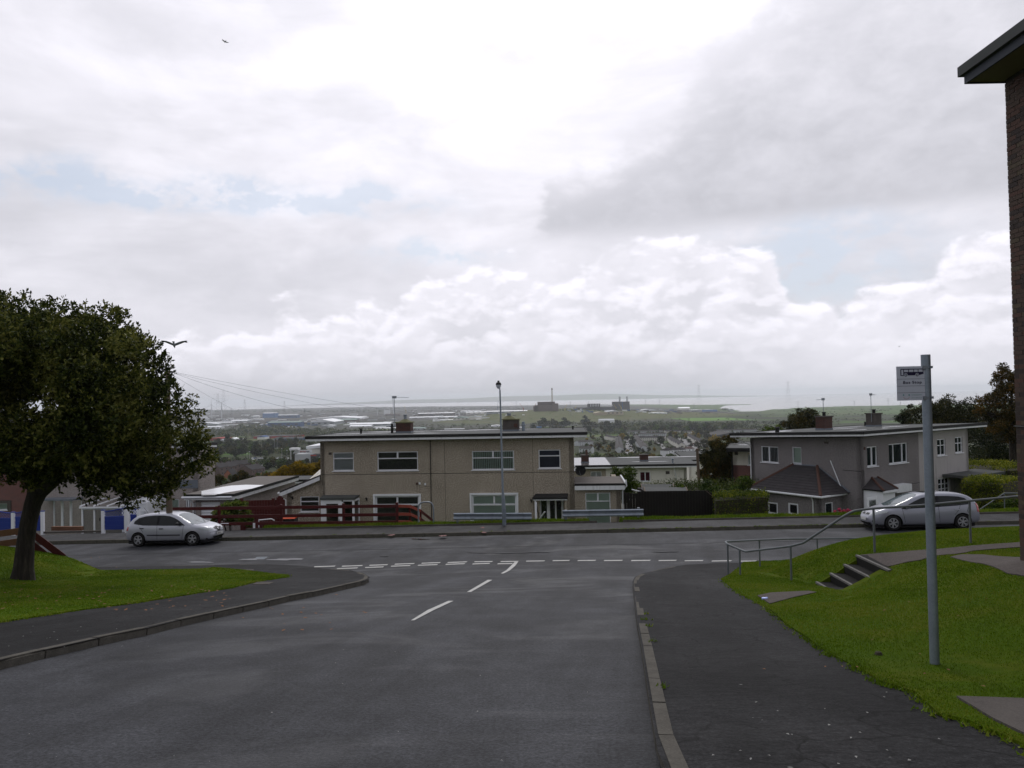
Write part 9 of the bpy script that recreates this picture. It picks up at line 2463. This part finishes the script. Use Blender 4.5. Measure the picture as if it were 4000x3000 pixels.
# ------------------------------------------------------------------ woods and hedgerows that read as one mass
def wood(name, areas, mat, seed, hm=(7,12)):
	g_ = np.random.default_rng(seed); allv = []
	for (x0, x1, y0, y1, n, hp_) in areas:
		for _ in range(n):
			px = g_.uniform(x0, x1); py = y0 + (y1 - y0) * g_.random(); p = onT(px, py); k = p.y / F; h = (hp_ * k) * g_.uniform(.6,1.25) if hp_ else g_.uniform(*hm)
			m_ = int(min(26, max(8,900 / (p.y ** .5)))); z = T(p.x, p.y)
			d = g_.normal(size=(m_, 3)); d /= np.linalg.norm(d, axis=1)[:, None]; d[:, 2] = np.abs(d[:, 2]) * 1.1
			C = np.array([p.x, p.y, z + h * .15]) + d * np.array([h * .75, h * .75, h * .72]) * g_.uniform(.6,1.0,(m_, 1))
			s = h * g_.uniform(.28,.52,(m_, 1)); ax = g_.normal(size=(m_, 3)); ax /= np.linalg.norm(ax, axis=1)[:, None]; t_ = np.cross(ax, g_.normal(size=(m_, 3))); t_ /= np.linalg.norm(t_, axis=1)[:, None]
			allv.append(np.stack([C - ax * s * .5, C + t_ * s * .4, C + ax * s * .5, C - t_ * s * .4],1))
	V, f = leafmesh(np.concatenate(allv)); return tag(npmesh(name, V, f, M[mat]), kind='stuff')
M['wood_dark'] = leafmat('woodland_dark', ((.008,.018,.004),(.020,.040,.008),(.044,.066,.012),(.10,.095,.02)),.15,.004)
M['wood_olive'] = leafmat('woodland_olive', ((.018,.028,.006),(.045,.062,.011),(.085,.095,.016),(.16,.13,.02)),.15,.006)
wood('woodland', [(780,1260,1755,1775,120,16),(780,1260,1800,1835,160,18),(790,1250,1725,1745,110,12),(2270,2800,1690,1700,130,12),(2290,2780,1720,1790,110,10),(2260,2760,1780,1800,120,16),(2400,3300,1690,1720,160,14),(1150,1260,1690,1740,60,12),(780,1250,1685,1708,260,14),(1150,1560,1680,1700,200,12),(900,1100,1665,1690,90,14),(1600,2000,1660,1690,160,8),(2330,2900,1655,1672,330,12),(2900,3060,1650,1672,60,10),(2080,2380,1655,1668,60,12)], 'wood_dark', 3)
wood('woodland', [(950,1180,1672,1690,70,14),(780,1800,1698,1712,160,9),(2400,3100,1668,1684,220,12),(2450,3300,1640,1660,90,8)], 'wood_olive', 4)
wood('far_woodland', [(640,1500,1604,1612,360,7),(1400,2060,1594,1600,260,5),(780,1250,1618,1626,120,4),(2170,2420,1598,1606,90,5),(1500,1800,1612,1618,60,4),(2820,2860,1601,1604,16,8)], 'wood_dark', 5)
hr = []
rr_ = random.Random(4)
for q in range(34):
	y = 1598 + 56 * (rr_.random() ** 1.2); x = rr_.uniform(2980,3900); hr.append((x, x + rr_.uniform(60,260), y, y + .8, int(rr_.uniform(12,34)),3.2 + (y - 1598) * .06))
wood('hedgerow', hr, 'wood_dark', 6)
wood('scrub', [(1900,2330,1616,1648,60,2.2),(2150,2600,1612,1640,50,2.5),(2880,3100,1610,1640,30,5),(3100,3900,1605,1650,60,4.5),(2480,2900,1618,1634,40,3)], 'wood_olive', 7)
# estate ground: streets and verges
def road_strip(name, pts, w, mat='pavefar'):
	b = MB(); P_ = [onT(*p) for p in pts]; Ls = []; Rs = []
	n = 8; Q = []
	for a, c in zip(P_, P_[1:]): Q += [a.lerp(c, i / n) for i in range(n)]
	Q.append(P_[-1])
	for i, p in enumerate(Q):
		d = (Q[min(i + 1, len(Q) - 1)] - Q[max(i - 1,0)]); s = Vector((-d.y, d.x, 0)).normalized() * w / 2
		for l, q in ((Ls, p + s),(Rs, p - s)): l.append((q.x, q.y, T(q.x, q.y) + .35))
	b.grid([Ls, Rs]); return tag(b.build(name, M[mat]), kind='structure')
M['fstreet'] = simple('far_street', (.15,.147,.145),.7,.2,.05)
road_strip('estate_street', [(2462,1775),(2457,1740),(2448,1716)],9, 'fstreet'); road_strip('estate_street', [(2725,1760),(2690,1735),(2660,1712)],12, 'fstreet'); road_strip('estate_street', [(2596,1755),(2580,1735),(2560,1726)],5, 'fstreet')
road_strip('car_park', [(985,1808),(1130,1806)],95, 'fstreet')
M['fmud'] = simple('bare_yard', (.13,.11,.10),.8,.5,.05)
road_strip('bare_yard', [(800,1758),(895,1758)],120, 'fmud')
M['ffield'] = simple('bright_field', (.10,.22,.015),.9,.15,.02)
road_strip('bright_field', [(2655,1641),(2890,1637)],190, 'ffield')
M['fgreen2'] = simple('park_grass', (.07,.14,.015),.9,.2,.05); road_strip('park_grass', [(2296,1719),(2350,1717)],22, 'fgreen2')
# ------------------------------------------------------------------ wet patches, repairs, leaves, litter
def blob_sheet(name, px, py, rx, ry, mat, off, seed, kh=0.0, n=28):
	r_ = random.Random(seed); w = []
	for k in range(n):
		a = k / n * 6.2832; q = 1 + .30 * math.sin(2 * a + seed) + .16 * math.sin(5 * a + seed * 2) + r_.uniform(-.08,.08)
		w.append(G(px + rx * q * math.cos(a), py + ry * q * math.sin(a), kh))
	c = G(px, py, kh); b = MB(); b.add([(*c, H(*c) + kh + off)] + [(x, y, H(x, y) + kh + off) for x, y in w], [(0,1 + k, 1 + (k + 1) % n) for k in range(n)])
	return tag(b.build(name, mat), kind='structure')
M['dampsheen'] = simple('damp_asphalt_sheen', (.060,.063,.070),.36,.3,2., .3, spec=.5, world=True)  # wet asphalt, base colour lightened to paint its whitish sheen
M['pool'] = simple('standing_water', (.02,.021,.023),.05,.1,2., spec=.8, world=True)
M['drylight'] = simple('pale_worn_asphalt', (.058,.058,.062),.8,.4,3., .5, world=True)
for i_, (px, py, rx, ry, m_) in enumerate(((1120,2186,62,3.6, 'dampsheen'),(980,2186,50,2.2, 'dampsheen'),(780,2197,60,2.0, 'dampsheen'),(1640,2107,34,1.6, 'pool'),(1940,2160,95,2.2, 'drylight'),(2095,2158,40,2., 'drylight'),(2602,2156,44,2.4, 'drylight'),(1500,2174,20,1.5, 'drylight'))): blob_sheet('wet_patch' if m_ != 'drylight' else 'worn_patch', px, py, rx, ry, M[m_],.012 + .001 * i_, i_ + 3)
for i_, (px, py, rx, ry) in enumerate(((1730,2093,12,3),(1530,2090,13,2.4),(1885,2061,10,2),(1890,2080,12,2))):
	o = blob_sheet('paint_mark', px, py, rx, ry, M['redpaint'] if 'redpaint' in M else M.setdefault('redpaint', simple('red_marker_paint', (.17,.085,.08),.8,.5,9., .5, world=True)),.006, i_ + 40, KH)
# trench line along the cross street
b = MB(); rows = []
for k in range(60):
	x = -22 + k * .8; y = 28.9 + RS * x; rows.append([(x, y - .03, H(x, y) + .006),(x, y + .03, H(x, y) + .006)])
b.grid(rows); tag(b.build('tar_seam', M['seam']), kind='structure')
def scatter(name, n, area, zf, size, mat, seed, kind='stuff'):
	g_ = np.random.default_rng(seed); V = []
	for _ in range(n):
		px, py = g_.uniform(area[0], area[2]), g_.uniform(area[1], area[3]); x, y = G(px, py, KH); z = zf(x, y)
		s = size * g_.uniform(.6,1.4); a = g_.uniform(0,6.28); c, s_ = math.cos(a) * s, math.sin(a) * s; t_ = g_.uniform(-.3,.5) * s
		V += [(x - c, y - s_, z),(x + s_ * .6, y - c * .6, z + .006),(x + c, y + s_, z + abs(t_)),(x - s_ * .6, y + c * .6, z + .004)]
	return tag(npmesh(name, V, np.arange(len(V)).reshape(-1,4), mat), kind=kind)
M['deadleaf'] = simple('fallen_leaf', (.18,.085,.04),.8,.6,30.)
M['litter'] = simple('pale_litter', (.24,.24,.23),.8,.3,30.)
lz = lambda x, y: max(float(left_lawn_z(x, y)), H(x, y) + KH) + .03
scatter('fallen_leaves', 90,(0,2290,900,2400), lz, .035, M['deadleaf'],2); scatter('fallen_leaves', 26,(40,2190,700,2300), lz, .035, M['deadleaf'],3)
rdz = lambda x, y: H(x, y) + .012
scatter('fallen_leaves', 26,(900,2300,1460,2440), rdz, .03, M['deadleaf'],4)
scatter('fallen_leaves', 18,(2900,2330,3900,2700), lambda x, y: max(rz(x, y), H(x, y) + KH) + .03,.02, M['deadleaf'],5)
scatter('litter', 22,(100,2450,2400,2980), rdz, .009, M['litter'],6); scatter('litter', 24,(2750,2700,3700,2990), lambda x, y: H(x, y) + KH + .006,.012, M['litter'],7)
scatter('litter', 14,(0,2440,500,2560), lambda x, y: H(x, y) + KH + .006,.012, M['litter'],8)
